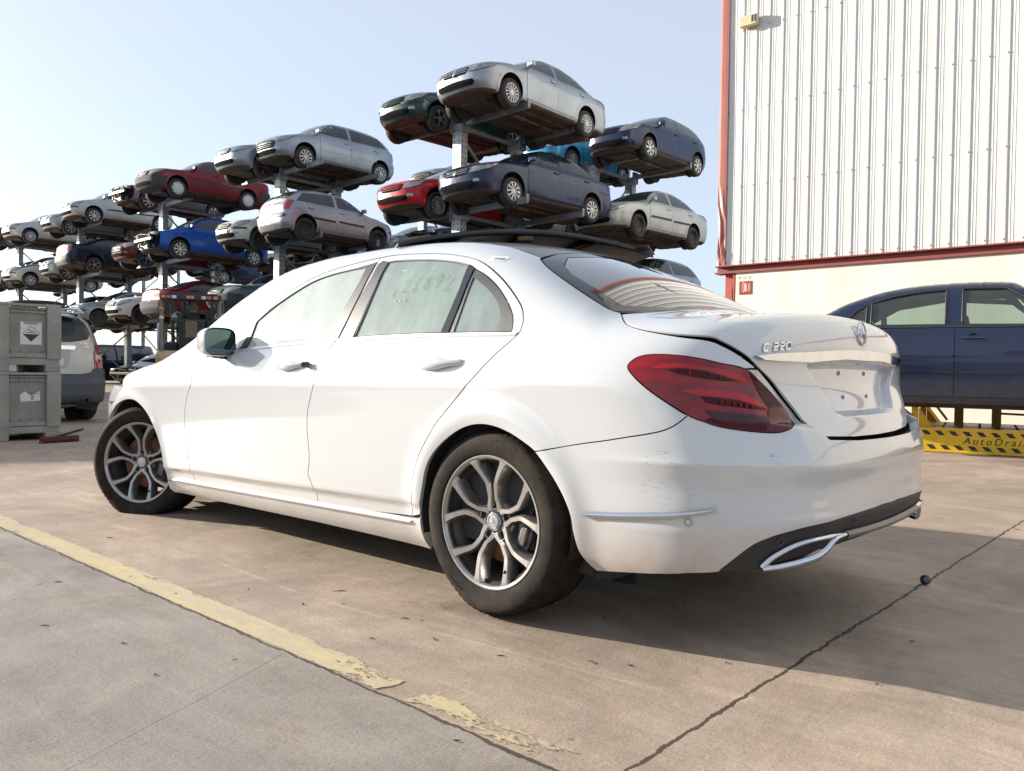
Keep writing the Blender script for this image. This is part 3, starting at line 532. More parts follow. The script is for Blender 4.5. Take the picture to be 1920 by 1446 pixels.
def car_sides(r):
    k=dict(right=r,gap=.0026)
    panel('front_fender',CB,CY,fender,hh(r,.02),paint,CAR,**k)
    dF=panel('front_door',CB,S1,fdoor,hh(r,.016),paint,CAR,holes=[fhole],**k)
    dR=panel('rear_door',CB,S1,rdoor,hh(r,.016),paint,CAR,holes=[rhole],**k)
    panel('body_side',CB,CY,quarter,hh(r,.016),paint,CAR,**k)
    panel('rocker_panel',CB,S1,sill,hh(r,.02),paint,CAR,gap=.001,fl=.05,right=r)
    gk=dict(right=r,gap=.001,fl=.006)
    panel('window',CB,S1,fgl,hh(r,.03),glassF,dF,off=-.004,**gk)
    panel('mirror_sail',CB,S1,d3('sail'),.03,black_plastic,dF,off=.003,**gk)
    panel('pillar_trim',CB,S1,d3('applF'),.03,trim_grey,dF,off=.003,**gk)
    panel('pillar_trim',CB,S1,ar,.03,trim_grey,dR,off=.003,**gk)
    panel('window',CB,S1,rgl,hh(r,.03),glassR,dR,off=-.004,**gk)
    panel('window_divider',CB,S1,dv,.02,black_gloss,dR,off=.004,**gk)
    panel('quarter_window',CB,S1,qcl,.03,glassR,dR,off=-.004,gap=0,fl=0,right=r)
    panel('window_surround',CB,S1,qg,.03,trim_grey,dR,off=.0005,holes=[qcl],**gk)
    bs=d3('beltstrip'); panel('belt_trim_strip',CB,S1,bs,.02,satin,dR,off=.004,gap=.001,fl=.006,right=r)
    # dark gasket lines around the glass
    sg=-1 if r else 1
    g=MB()
    for loop in (fgl,rgl):
        q=on(CB,S1,dens(to2(S1,loop),.05),off=-.001); q[:,1]*=sg; g.tube(q,.0035,5,closed=True)
    g.build('window_seal',black_plastic,dF)
    # handles
    for nm,cx,par in (('front',1.185,dF),('rear',.235,dR)):
        hb=MB(); n=14
        V=[];F=[]
        for i in range(n+1):
            t=i/n; x=cx+.112-.224*t; w=.013+.011*math.sin(PI*min(1,t*1.25+.08))**.8*(1 if t<.93 else .8); d=.004+.034*math.sin(PI*(t*.86+.1))**.7
            y0=on(CB,S1,[(x,.872)])[0][1]
            for j in range(10):
                a=2*PI*j/10; V.append((x,sg*(y0-.006+d*(.55+.45*math.cos(a))),.872+.004*t+w*math.sin(a)))
        for i in range(n):
            for j in range(10): F.append((i*10+j,i*10+(j+1)%10,(i+1)*10+(j+1)%10,(i+1)*10+j))
        F+=[tuple(range(10)),tuple(reversed(range(n*10,n*10+10)))]
        hb.add(V,F,0,True)
        # shallow grip bowl behind the handle
        ho=hb.build('door_handle',[paint,black_plastic],par,sharp=50)
        cup=[(cx+.055+.07*math.cos(a)*(1),.862+.026*math.sin(a)) for a in np.linspace(0,2*PI,20,endpoint=False)]
        panel('handle_recess',CB,S1,cup,.012,cup_m,ho,off=.0012,gap=0,fl=0,right=r)
        if nm=='front' and not r:
            lk=MB(); c=(cx-.118,on(CB,S1,[(cx-.118,.875)])[0][1]+.012,.876)
            lk.lathe([(0,.018),(.009,.018),(.0125,.014),(.013,-.012)],16,'Y',c); lk.lathe([(0,.026),(.006,.026),(.006,.016)],10,'Y',(c[0]-.004,c[1],c[2]))
            lk.box((c[0]-.018,c[1]+.004,c[2]+.004),(.018,.016,.018),.4,bev=.004); lk.build('lock_cylinder',black_gloss,dF)
    # wheel housings
    for cx,zc,rr in ((0,.33,.352),(2.84,.335,.375)):
        w=MB(); a0=-.25; V=[];F=[];n=30
        for i in range(n+1):
            a=a0+(PI-2*a0)*i/n
            for y,q in ((.872,0),(.80,-.004),(.56,-.01),(.54,-.12)): V.append((cx+(rr+q)*math.cos(a),sg*y,zc+(rr+q)*math.sin(a)))
        for i in range(n):
            for j in range(3): F.append((i*4+j,i*4+j+1,i*4+j+5,i*4+j+4))
        w.add(V,F,0,True)
        w.box((cx,sg*.53,.42),(.74,.02,.62))
        w.build('wheel_housing',under,CAR)
strip_m=mat('sill_strip_white',(.70,.70,.69),.12,coat=1,cior=1.8,var=.05)
cup_m=mat('handle_bowl',(.62,.62,.60),.35,coat=.6,var=.05)
both(car_sides)
# black arch lip liner
def pl(nm,o,h,m,body=CB,ch=TP,parent=None,**k): return panel(nm,body,ch,o,h,m,parent or CAR,**k)
# roof, screens, bonnet
re_=topP(roofedge)+[rt_[0]]; tg=[(.075,.42),(.09,.3),(.10,.15),(.105,0)]
roof=re_+topP(tg); roof=roof+mir(roof)[1:]
pl('roof_panel',roof,.04,roof_blk,gap=.003)
gclear=d3('glassclear')
gb=[(-.47,.55),(-.49,.3),(-.50,0)]
rgo=topP(tg)[::-1]+[rt_[0]][:0]+ge+topP(gb); rgo=rgo+mir(rgo)[1:-1]
rc=topP([(.045,0),(.04,.2),(.02,.42)])+gclear[:5]+topP([(-.435,.45),(-.455,.25),(-.46,0)]); rc=rc+mir(rc)[1:-1]
fr=pl('rear_screen_surround',rgo,.03,frit,gap=.003,holes=[rc],off=.0)
pl('rear_screen',rc,.03,glassB,gap=0,fl=0,off=-.001,ge='fit')
ws=topP(wsedge)+topP([(1.66,.3),(1.68,0)]); ws=topP([(2.60,0),(2.56,.4)])+ws; ws=ws+mir(ws)[1:-1]
pl('windscreen',ws,.05,glassW,gap=.003,off=-.002)
hd=topP([(2.64,0),(2.60,.4),(2.46,.72),(2.3,.775)])+topP(hoodedge[::-1][2:])+topP([(3.2,.78),(3.38,.6),(3.46,.35),(3.48,0)]); hd=hd+mir(hd)[1:-1]
pl('bonnet',hd,.045,paint,gap=.002)
# front bumper, headlights and grille
def gf(pts): return [tuple(p) for p in on(CB,GF,pts)]
fbl=[(3.22,.866,.57),(3.24,.86,.45),(3.26,.84,.3),(3.30,.78,.2)]
fb2=[tuple(p) for p in on(CB,Side(1),[(3.22,.55),(3.25,.44),(3.27,.32),(3.32,.22)])]
fbt=[tuple(p) for p in on(CB,Side(1),[(3.34,.70),(3.19,.66)])]
def yz(pts): # points given by (y,z) on the nose
    out=[]
    for y,z in pts: o=np.array([[2.2,y,z]]); out.append(tuple(CB.hit_out(o,np.array([[1.,0,0]]))[0]))
    return out
nose=yz([(0,.22),(.3,.22),(.55,.23)])+fb2[::-1]+fbt[::-1]+yz([(.70,.665),(.45,.60),(.40,.50),(0,.50)])
nose=nose+mir(nose)[1:-1]
pl('front_bumper',nose,.05,paint,ch=GF,gap=.002)
grl=yz([(0,.505),(.40,.505),(.44,.60),(.42,.70),(.2,.73),(0,.735)]); grl=grl+mir(grl)[1:-1]
pl('front_grille',grl,.05,black_plastic,ch=GF,off=-.01)
lampglass=glassmat('lamp_glass',(.8,.82,.84),dust=.1)
def hl(r):
    q=d3('headl')+yz([(.70,.67),(.46,.605),(.445,.70),(.62,.745)])
    q=[q[0],q[1],q[2],(3.12,.875,.668)]+q[3:]
    panel('headlight',CB,GF,q,.05,mat('headlamp_unit',(.55,.57,.6),.2,metal=.2,coat=1),CAR,gap=.001,right=r)
both(hl)
# rear bumper
bot=d3('bumpbot'); dt=S_(d3('difftop')[:9]); db=d3('diffbot')[:7]
dtc=[p for p in dt if p[1]>.05]+[(-1.042,0,.408)]
shelf=[(-.985,.44,.643),(-.99,.25,.634),(-.99,0,.632)]
lbz=lb[9*K+1:12*K+1]
bumper=ra[11:]+bot[:]+dtc[1:]
bl=ra[11*K:]+bot+dtc[1:]
br_=bg_[1:]+[lamp[18*K]]+lamp[18*K-1:7*K-1:-1]+[lb[9*K]]+lbz+shelf
br_=[p for i,p in enumerate(br_)]
half=br_[::-1]+bl  # centre top -> along the lid and lamp -> gap -> arch -> bottom -> centre
full=half+[(p[0],-p[1],p[2]) for p in half[::-1]][1:-1]
panel('rear_bumper',CB,GR,full,.014,paintB,CAR,gap=.0018,fl=.03)
# diffuser
dbc=[p for p in db if p[1]>.05]+[(-1.02,0,.318)]
dif=dtc+dbc[::-1][:-1]; half=dtc[::-1]+dbc[1:]; full=half+[(p[0],-p[1],p[2]) for p in half[::-1]][1:-1]
dif=panel('rear_diffuser',CB,GR,full,.025,black_plastic,CAR,gap=.0015,off=-.004,fl=.035)
def offpts(name,sl=slice(None),o=.004,body=CB,ch=GR):
    q=to2(ch,d3(name,sl)); return on(body,ch,q,off=o)
def ribbon(pts,w,par,name,mt,sg=1,body=CB,h=.008):
    # raised blade following surface points, w = half widths
    P=np.array(pts); G=body.grad(P); n=len(P); V=[];F=[]
    for i in range(n):
        t=P[min(i+1,n-1)]-P[max(i-1,0)]; t/=np.linalg.norm(t); b=np.cross(G[i],t); ww=w[i] if hasattr(w,'__len__') else w
        for a,c in ((-1,-.004),(-.75,h*.6),(0,h),(.75,h*.6),(1,-.004)):
            q=P[i]+b*ww*a+G[i]*c; V.append((q[0],sg*q[1],q[2]))
    for i in range(n-1):
        for j in range(4): F.append((i*5+j,i*5+j+1,i*5+j+6,i*5+j+5))
    m=MB(); m.add(V,F,0,True); return m.build(name,mt,par)
def fine(pts,k=5):
    P=np.array(pts,float); n=len(P); t=np.linspace(0,n-1,n*k); out=np.zeros((len(t),3)); i=np.clip(t.astype(int),0,n-2); u=(t-i)[:,None]
    p0=P[np.maximum(i-1,0)];p1=P[i];p2=P[i+1];p3=P[np.minimum(i+2,n-1)]
    return .5*((2*p1)+(-p0+p2)*u+(2*p0-5*p1+4*p2-p3)*u*u+(-p0+3*p1-3*p2+p3)*u**3)
for sg in (1,-1):
    q=fine(offpts('exh_out',o=.004)); n=len(q); ribbon(q,np.interp(np.linspace(0,1,n),[0,.3,.7,1],[.008,.008,.006,.002]),dif,'exhaust_trim',chrome,sg)
    q=fine(offpts('exh_low',slice(0,7),o=.006)); n=len(q); ribbon(q,np.interp(np.linspace(0,1,n),[0,.2,.5,.8,1],[.007,.012,.014,.010,.003]),dif,'exhaust_trim',chrome,sg,h=.009)
    panel('exhaust_mouth',CB,GR,d3('exh_in'),.02,under,dif,off=.002,fl=0,gap=0,right=sg<0)
q=[(-1.018,y,.345) for y in np.linspace(-.36,.36,24)]; q=on(CB,GR,to2(GR,q),off=.006); ribbon(q,.012,dif,'diffuser_blade',mat('grey_trim',(.16,.15,.14),.35,metal=.3),1,h=.012)
# side chrome blade and sensors
sc=d3('sidechrome'); mid=[(-.405,.88,.398),(-.50,.876,.403),(-.60,.863,.415),(-.70,.842,.428),(-.78,.812,.444),(-.812,.795,.451)]
q=on(CB,GR,to2(GR,fine(mid)),off=.002)
ring=MB()
for sg in (1,-1):
    n=len(q); ribbon(q,np.interp(np.linspace(0,1,n),[0,.1,.5,1],[.004,.011,.011,.002]),[o for o in CAR.children if o.name.startswith('rear_bumper')][0],'chrome_blade',chrome,sg,h=.010)
sens=offpts('sensor',slice(1,2),o=.001)[0]; G=CB.grad(sens[None])[0]; xx=Vector(G).orthogonal().normalized(); yy=Vector(G).cross(xx)
ring.tube([Vector(sens)+xx*.0105*math.cos(a)+yy*.0105*math.sin(a) for a in np.linspace(0,2*PI,18,endpoint=False)],.0013,5,closed=True)
ring.build('parking_sensor',mat('sensor_ring',(.25,.23,.2),.5),CAR)
for k in (2,3):
    m=MB(); s_=offpts('sensor',slice(k,k+1),o=.0)[0]; G=CB.grad(s_[None])[0]; xx=Vector(G).orthogonal().normalized(); yy=Vector(G).cross(xx)
    m.tube([Vector(s_)+xx*.011*math.cos(a)+yy*.011*math.sin(a) for a in np.linspace(0,2*PI,18,endpoint=False)],.0015,5,closed=True); m.build('parking_sensor',trim_grey,dif)
# tail lights
red,nt,b=nodes('tail_lamp_red'); b.inputs['Roughness'].default_value=.04; b.inputs['Coat Weight'].default_value=.45; b.inputs['Coat Roughness'].default_value=.02; b.inputs['Specular IOR Level'].default_value=.3
tc=N(nt,'ShaderNodeTexCoord'); sp=N(nt,'ShaderNodeSeparateXYZ'); nt.links.new(tc.outputs['Object'],sp.inputs[0])
nt.links.new(mixc(nt,ramp(nt,noise(nt,11,3,.6,stretch=(1,1,2.5)),[(.35,0),(.7,1)]),(.13,.0006,.0025),(.27,.0015,.006)),b.inputs['Base Color'])
redin=mat('tail_lamp_light_guide',(.40,.004,.008),.12,coat=.4,var=.2,vs=20,spec=.3)
reddk=mat('tail_lamp_dark',(.055,.001,.004),.08,coat=.15,spec=.15,var=.3,vs=9)
smoke=mat('tail_lamp_smoke',(.055,.028,.038),.10,coat=.15,spec=.2,var=.3,vs=14)
amber=mat('tail_lamp_corner',(.10,.010,.010),.10,coat=.25,spec=.25,var=.5,vs=14)
def lz(pts): # pixel-free outline inside the lamp, given as fractions along/under its long axis, in the lamp chart
    A=np.array(to2(GR,[lamp[0]]))[0]; B=np.array(to2(GR,[lamp[12]]))[0]; u=B-A; v=np.array([-u[1],u[0]])
    if v[1]<0: v=-v
    return [tuple(A+u*a+v*c) for a,c in pts]
for r in (False,True):
    L=panel('tail_light',CB,GR,lamp,.02,red,CAR,gap=.002,fl=.02,right=r,off=.003)
    LO=[np.array(q) for q in to2(GR,lamp)]
    k=dict(right=r,gap=0,fl=.003)
    panel('lamp_edge',CB,GR,d3('dkright'),.015,reddk,L,off=.0042,**k); panel('lamp_edge',CB,GR,d3('dkbot'),.015,reddk,L,off=.0042,**k)
    panel('lamp_bowl',CB,GR,d3('bowl_up'),.015,reddk,L,off=.0045,**k); panel('lamp_bowl',CB,GR,d3('bowl_lo'),.015,reddk,L,off=.0045,**k)
    panel('light_guide',CB,GR,d3('lg_up'),.012,redin,L,off=.0050,**k); panel('light_guide',CB,GR,d3('lg_lo'),.012,redin,L,off=.0050,**k)
    panel('reversing_lens',CB,GR,d3('revlens'),.015,smoke,L,off=.0050,**k); panel('lamp_corner',CB,GR,d3('corner'),.015,amber,L,off=.0054,**k)
    for nm_,n in (('bowl_up',4),('bowl_lo',6)):
        Q=np.array(to2(GR,d3(nm_))); c0_=Q[1]*.5+Q[7]*.5; c1_=Q[3]*.6+Q[5]*.4
        for i in range(n):
            q=on(CB,GR,[c0_+(c1_-c0_)*(i+1.2)/(n+.6)],off=.0055)[0]; rr=.0055; led=MB()
            led.lathe([(0,.003),(rr*.7,.002),(rr,-.001)],8,'X',(q[0]-.002,q[1]*(-1 if r else 1),q[2])); led.build('lamp_lens',redin,L)
# boot lid, raised a couple of degrees about its hinges
LA=R(2.0); HX,HZ=-.36,1.05
def lidrot(P):
    P=np.atleast_2d(np.array(P,float)); c,s=math.cos(LA),math.sin(LA); x=P[:,0]-HX; z=P[:,2]-HZ
    return np.stack([HX+c*x+s*z,P[:,1],HZ-s*x+c*z],1)
ll=d3('L_lid')
lid=topP([(-.505,0),(-.495,.3),(-.475,.55)],CBL)+S_(ll[:13])+[(-.975,.46,.637),(-.975,.40,.624),(-.975,.2,.614),(-.975,0,.612)]
lid=lid+mir(lid)[1:-1]
pl_=d3('L_plate'); plate=[(p[0],p[1],p[2]) for p in pl_[:6]]+[(-.95,.12,.685)]
plate=[(-.94,.0,.862),(-.94,.25,.858)]+plate+[(-.95,0,.684)]; plate=plate+mir(plate)[1:-1]
pp2=np.array(to2(GL,plate))
def recess(P,q):
    ins=pip(q,pp2); d=segd(q,pp2); d=np.where(ins,d,-d); w=np.clip((d+.004)/.014,0,1); w=w*w*(3-2*w); o=np.zeros_like(P); o[:,0]=.032*w
    # lower lip curls out softly
    return o
LID=panel('boot_lid',CBL,GL,lid,.0105,paint,CAR,gap=.0025,fl=.007,xf=lidrot,depth=recess,feat=[(plate,-.004),(plate,.011)])
panel('lid_lining',CBL,GL,lid,.05,under,LID,gap=.03,fl=.02,off=-.034,xf=lidrot)
ct=d3('L_chrome_t'); cb=d3('L_chrome_b')
cs=[(-.95,0,.900)]+ct[::-1][1:]+cb[:-1]+[(-.95,0,.866)]; cs=cs+mir(cs)[1:-1]
panel('chrome_strip',CBL,GL,S_(cs[:7])+cs[7:] if False else cs,.010,chrome,LID,off=.015,gap=0,fl=.020,xf=lidrot)
# plate screw holes
hole_rim=mat('hole_rim',(.5,.5,.5),.4,metal=.5)
for y,z in ((.125,.828),(-.125,.828),(.115,.745),(-.115,.745)):
    q=on(CBL,GL,to2(GL,[(-.95,y,z)]))[0]+[.032-.0015,0,0]; q=lidrot(q)[0]; hm=MB()
    hm.lathe([(0,-.0015),(.0055,-.0015)],12,'X',tuple(q)); hm.tube([(q[0]-.001,q[1]+.006*math.cos(a),q[2]+.0075*math.sin(a)) for a in np.linspace(0,2*PI,14,endpoint=False)],.0011,5,closed=True,mi=1); hm.build('screw_hole',[under,hole_rim],LID)
# number badge and star
def lidmap(y0,z0,body=CBL):
    def fn(u,v,h):
        q=on(body,GL,to2(GL,[(-.95,y0-u,z0+v)]),off=h)[0]; return tuple(lidrot(q)[0])
    return fn
dig={'C':[[(.9,.95),(.25,.95),(.05,.75),(.0,.2),(.15,.05),(.85,.05)]],'2':[[(.1,.95),(.85,.95),(.98,.8),(.92,.55),(.15,.42),(.0,.05),(.9,.05)]],'0':[[(.2,.95),(.85,.95),(.98,.8),(.92,.2),(.75,.05),(.12,.05),(.0,.2),(.06,.8),(.2,.95)]]}
bb=MB(); x=0
for ch_ in 'C 220':
    if ch_==' ': x+=.016; continue
    for s_ in dig[ch_]:
        pts=[((x+.026*a)+.22*(.024*b_),.024*b_) for a,b_ in s_]; stroke_box(bb,pts,.0062,.004,(lambda u,v,h:lidmap(.685,.905)(u,v,h)))
    x+=.034
bb.build('model_badge',chrome,LID)
sm=MB(); q=on(CBL,GL,to2(GL,[(-.95,0,.965)]),off=.004)[0]; c0=lidrot(q)[0]; G=Vector((-1,0,.12)).normalized(); vy=Vector((0,-1,0)); vz=G.cross(vy); vz=vz if vz.z>0 else -vz
c0=Vector(c0); Rr=.041
sm.tube([c0+vy*Rr*math.cos(a)+vz*Rr*math.sin(a) for a in np.linspace(0,2*PI,36,endpoint=False)],.0032,8,closed=True)
V=[];F=[]
star=[]
for i in range(3):
    a=PI/2+i*2*PI/3; star.append((Rr,a)); star.append((.0085,a+PI/3))
V=[tuple(c0+vy*r_*math.cos(a)+vz*r_*math.sin(a)) for r_,a in star]+[tuple(c0+G*.007)]
F=[(i,(i+1)%6,6) for i in range(6)]; sm.add(V,F); sm.build('star_emblem',chrome,LID)
# inner lid flange and boot channel seen through the gap
seal=[lidrot(p)[0] for p in []]
q=np.array(lb[:12*K+1]); G=CB.grad(q); inn=q-G*.03; 
bl2=[tuple(a) for a in (q-G*.055)]
for sg in (1,-1):
    V=[];F=[]; ch_=MB()
    for a,g in zip(q,G):
        c=np.array([-.5,0,.8])-a; c/=np.linalg.norm(c)
        for d1,d2 in ((.004,0),(.03,0),(.035,.10)):
            p_=a-g*d1+c*d2; V.append((p_[0],sg*p_[1],p_[2]))
    n=len(q)
    for i in range(n-1):
        for j in range(2): F.append((i*3+j,i*3+j+1,i*3+j+4,i*3+j+3))
    ch_.add(V,F,0,True); ch_.build('boot_channel',under,CAR)
for sg in (1,-1):
    q=fine(on(CB,S1,[(x,.262+.012*(2.4-x)/2) for x in np.linspace(2.40,.43,22)],off=.002),2); n=len(q); o_=ribbon(q,np.interp(np.linspace(0,1,n),[0,.03,.97,1],[.004,.011,.011,.002]),CAR,'sill_trim_strip',strip_m,sg,h=.012)
# ---- door mirror ----
mr=MB(); mc=Vector((1.79,.938,.99)); n=20; V=[];F=[]
prof=[(-.062,.96,0),(-.055,1.0,0),(-.02,.99,.0),(.03,.88,0),(.07,.62,.0),(.088,.30,0),(.094,.02,0)]
for dx,s_,_ in prof:
    for j in range(n):
        a=2*PI*j/n; ca,sa=math.cos(a),math.sin(a); ex=.55; yy=.084*abs(ca)**ex*(1 if ca>0 else -1); zz=.070*abs(sa)**ex*(1 if sa>0 else -1)
        if ca<0: zz*=1.0
        V.append((mc.x+dx-.25*yy*0,mc.y+yy*s_,mc.z+zz*s_+(.012 if ca<0 else 0)*0))
k=len(prof)
for i in range(k-1):
    for j in range(n): F.append((i*n+j,(i+1)*n+j,(i+1)*n+(j+1)%n,i*n+(j+1)%n))
F.append(tuple(range((k-1)*n,k*n)))
for sg in (1,-1):
    m=MB(); m.add([(a,sg*b2,c) for a,b2,c in V],F,0,True); mo=m.build('door_mirror',[paint],CAR)
    m=MB(); m.add([(mc.x-.062,sg*b2,c) for a,b2,c in V[:n]]+[(mc.x-.050,sg*(mc.y+(b2-mc.y)*.93),mc.z+(c-mc.z)*.90) for a,b2,c in V[:n]],[(j,(j+1)%n,n+(j+1)%n,n+j) for j in range(n)],0,True)
    lo=[((a)-.0,sg*(mc.y+(b2-mc.y)*1.03),c-.008) for a,b2,c in V]
    m.build('mirror_rim',black_gloss,mo)
    m=MB(); m.add([(mc.x-.049,sg*(mc.y+(b2-mc.y)*.93),mc.z+(c-mc.z)*.90) for a,b2,c in V[:n]],[tuple(range(n))]); m.build('mirror_glass',mat('mirror_glass',(.17,.22,.22),.05,metal=1,var=.1),mo)
    m=MB(); m.tube([(1.79,sg*.86,.925),(1.79,sg*.92,.925),(1.80,sg*.95,.935)],[.022,.018,.02],10); m.box((1.80,sg*.93,.926),(.06,.06,.02),bev=.009); m.build('mirror_foot',black_gloss,mo)
# ---- cabin ----
cb_=MB(); cb_.box((1.1,0,.20),(2.9,1.5,.04)); cb_.box((1.1,.80,.58),(2.5,.03,.68)); cb_.box((1.1,-.80,.58),(2.5,.03,.68)); cb_.box((-.28,0,.85),(.62,1.25,.03)); cb_.box((-.02,0,.6),(.05,1.5,.6)); cb_.box((2.15,0,.62),(.5,1.45,.6),bev=.05)
cb_.box((-.45,0,.54),(.66,1.0,.38)); cb_.box((1.4,0,.19),(3.6,1.45,.05)); cb_.box((2.95,0,.5),(.9,1.0,.5))
cb_.build('cabin_tub',cabin,CAR)
def seat(x,y,w=.50,rear=False):
    m=MB(); m.box((x+.02,y,.48),(.50,w,.16),bev=.05); M=Matrix.Translation((x-.27,y,.50))@Matrix.Rotation(R(-22),4,'Y'); m.box((0,0,.32),(.13,w*.94,.64),bev=.055,M=M); M2=Matrix.Translation((x-.27,y,.50))@Matrix.Rotation(R(-20),4,'Y'); m.box((0,0,.74),(.10,.26,.17),bev=.045,M=M2); m.bar(tuple(M2@Vector((0,.06,.6))),tuple(M2@Vector((0,.06,.72))),.012); m.bar(tuple(M2@Vector((0,-.06,.6))),tuple(M2@Vector((0,-.06,.72))),.012)
    return m.build('seat',seatm,CAR)
seat(1.38,.37); seat(1.38,-.37)
m=MB(); m.box((.42,0,.50),(.5,1.3,.18),bev=.06); M=Matrix.Translation((.12,0,.5))@Matrix.Rotation(R(-26),4,'Y'); m.box((0,0,.30),(.14,1.3,.6),bev=.06,M=M)
for y in (.38,0,-.38): m.box((-.17,y,1.08),(.09,.24,.15),bev=.04)
m.build('rear_bench',seatm,CAR)
# deployed curtain airbag hanging inside the left windows, loose buckle trim
def curtain(x0,x1,sg,name='curtain_airbag'):
    n,kk=60,14; V=[];F=[]
    for i in range(n+1):
        x=x0+(x1-x0)*i/n; lo=.985+.03*math.sin(x*5)+.02*math.sin(x*17)
        for j in range(kk+1):
            t=j/kk; z=1.30-.0*t; z=1.29*(1-t)+lo*t; z-=max(0,abs(x-.85)-.35)*.20*(1-t)
            y=.60+.10*t+.022*math.sin(x*19+3*t)+.016*math.sin(x*41+z*23)+.012*math.sin(z*37+x*9)
            V.append((x,sg*y,z))
    for i in range(n):
        for j in range(kk): a=i*(kk+1)+j; F.append((a,a+1,a+kk+2,a+kk+1))
    m=MB(); m.add(V,F,0,True); m.build(name,cloth,CAR)
curtain(.35,.80,1); curtain(.98,1.5,1); curtain(.2,1.45,-1)
m=MB(); M=Matrix.Translation((.05,.66,1.08))@Matrix.Rotation(R(25),4,'Y')@Matrix.Rotation(R(20),4,'Z'); m.box((0,0,0),(.06,.02,.17),bev=.008,M=M); m.box((.0,.0,.08),(.16,.02,.04),bev=.008,M=M); m.build('belt_trim',cream,CAR)
# writing on the dusty rear window and stickers
hw={'2':[(.05,.75),(.3,.98),(.6,.8),(.45,.45),(.0,.02),(.7,.08)],'6':[(.6,.95),(.2,.6),(.05,.2),(.35,.0),(.6,.2),(.45,.42),(.1,.3)],'8':[(.5,.9),(.15,.85),(.25,.6),(.55,.4),(.4,.05),(.1,.1),(.2,.45),(.55,.75),(.5,.9)],'4':[(.4,.95),(.05,.45),(.7,.5),(.5,.85),(.35,.0)],'c':[(.5,.6),(.2,.6),(.05,.3),(.2,.05),(.5,.1)]}
ink=mat('yellow_marker',(.50,.55,.26),.6); wm=MB(); x=.665
for c_,dz,s_ in (('c',-.01,.04),('2',.0,.06),('6',-.005,.06),('8',.0,.06),('4',.005,.065),('2',-.01,.07)):
    P=[on(CB,S1,[(x-a*s_,1.165+dz+b2*s_)],off=.0005)[0] for a,b2 in hw[c_]]; wm.tube(P,.0007,5); x-=.062 if c_!='c' else .05
for i in range(3): P=[on(CB,S1,[(.63-.03*i-.02*t,1.13+.004*t)],off=.0005)[0] for t in (0,1)]; wm.tube(P,.0010,5)
dRo=[o for o in CAR.children if o.name.startswith('rear_door')][0]
wm.build('window_writing',ink,dRo)
stk=d3('sticker'); stc=np.array(stk)
sq=[(.185,1.283),(.105,1.272),(.112,1.252),(.192,1.263)]
sk=panel('barcode_sticker',CB,CY,[tuple(p) for p in on(CB,S1,[(a,b2) for a,b2 in sq])],.02,mat('sticker_white',(.75,.74,.72),.5),CAR,off=.001,gap=0,fl=0)
bm_=MB()
for i in range(13):
    t=.25+.05*i; a=[(.185-.08*t,1.283-.011*t-.005),(.185-.08*t,1.283-.011*t-.015)]; w_=.0004+.0004*((i*7)%3)
    P=[on(CB,S1,[(x_+dx,z_)],off=.0018)[0] for (x_,z_) in a for dx in (-w_,w_)]; bm_.add([tuple(p) for p in (P[0],P[1],P[3],P[2])],[(0,1,2,3)])
bm_.build('barcode',under,sk,fix=False)
# ---- wheels ----
tyre_m,nt,b=nodes('tyre_rubber'); b.inputs['Roughness'].default_value=.8; b.inputs['Specular IOR Level'].default_value=.15
tc=N(nt,'ShaderNodeTexCoord'); sp=N(nt,'ShaderNodeSeparateXYZ'); nt.links.new(tc.outputs['Object'],sp.inputs[0])
n1=ramp(nt,noise(nt,14,6,.7),[(.35,0),(.75,1)]); nt.links.new(mixc(nt,n1,(.011,.0105,.010),(.044,.031,.021)),b.inputs['Base Color'])
rr_=mth(nt,'POWER',mth(nt,'ADD',mth(nt,'POWER',sp.outputs[0],2.),mth(nt,'POWER',sp.outputs[2],2.)),.5)
rings=mth(nt,'SINE',mth(nt,'MULTIPLY',rr_,1150.)); ang=mth(nt,'ARCTAN2',sp.outputs[2],sp.outputs[0])
bump(nt,b,mth(nt,'MULTIPLY',rings,mth(nt,'GREATER_THAN',noise(nt,6,2),.52)),.10,.0008)
alloy=mat('alloy_grey_metal',(.36,.345,.335),.34,metal=.85,var=.15,vs=25,coat=.35)
alloy_d=mat('alloy_dark_metal',(.15,.14,.14),.42,metal=.7,var=.2,vs=20)
rust=mat('rusty_disc',(.20,.085,.045),.75,metal=.2,var=.5,vs=20,bmp=.3)
calm=mat('brake_caliper',(.16,.15,.15),.5,metal=.6,var=.4,vs=30)
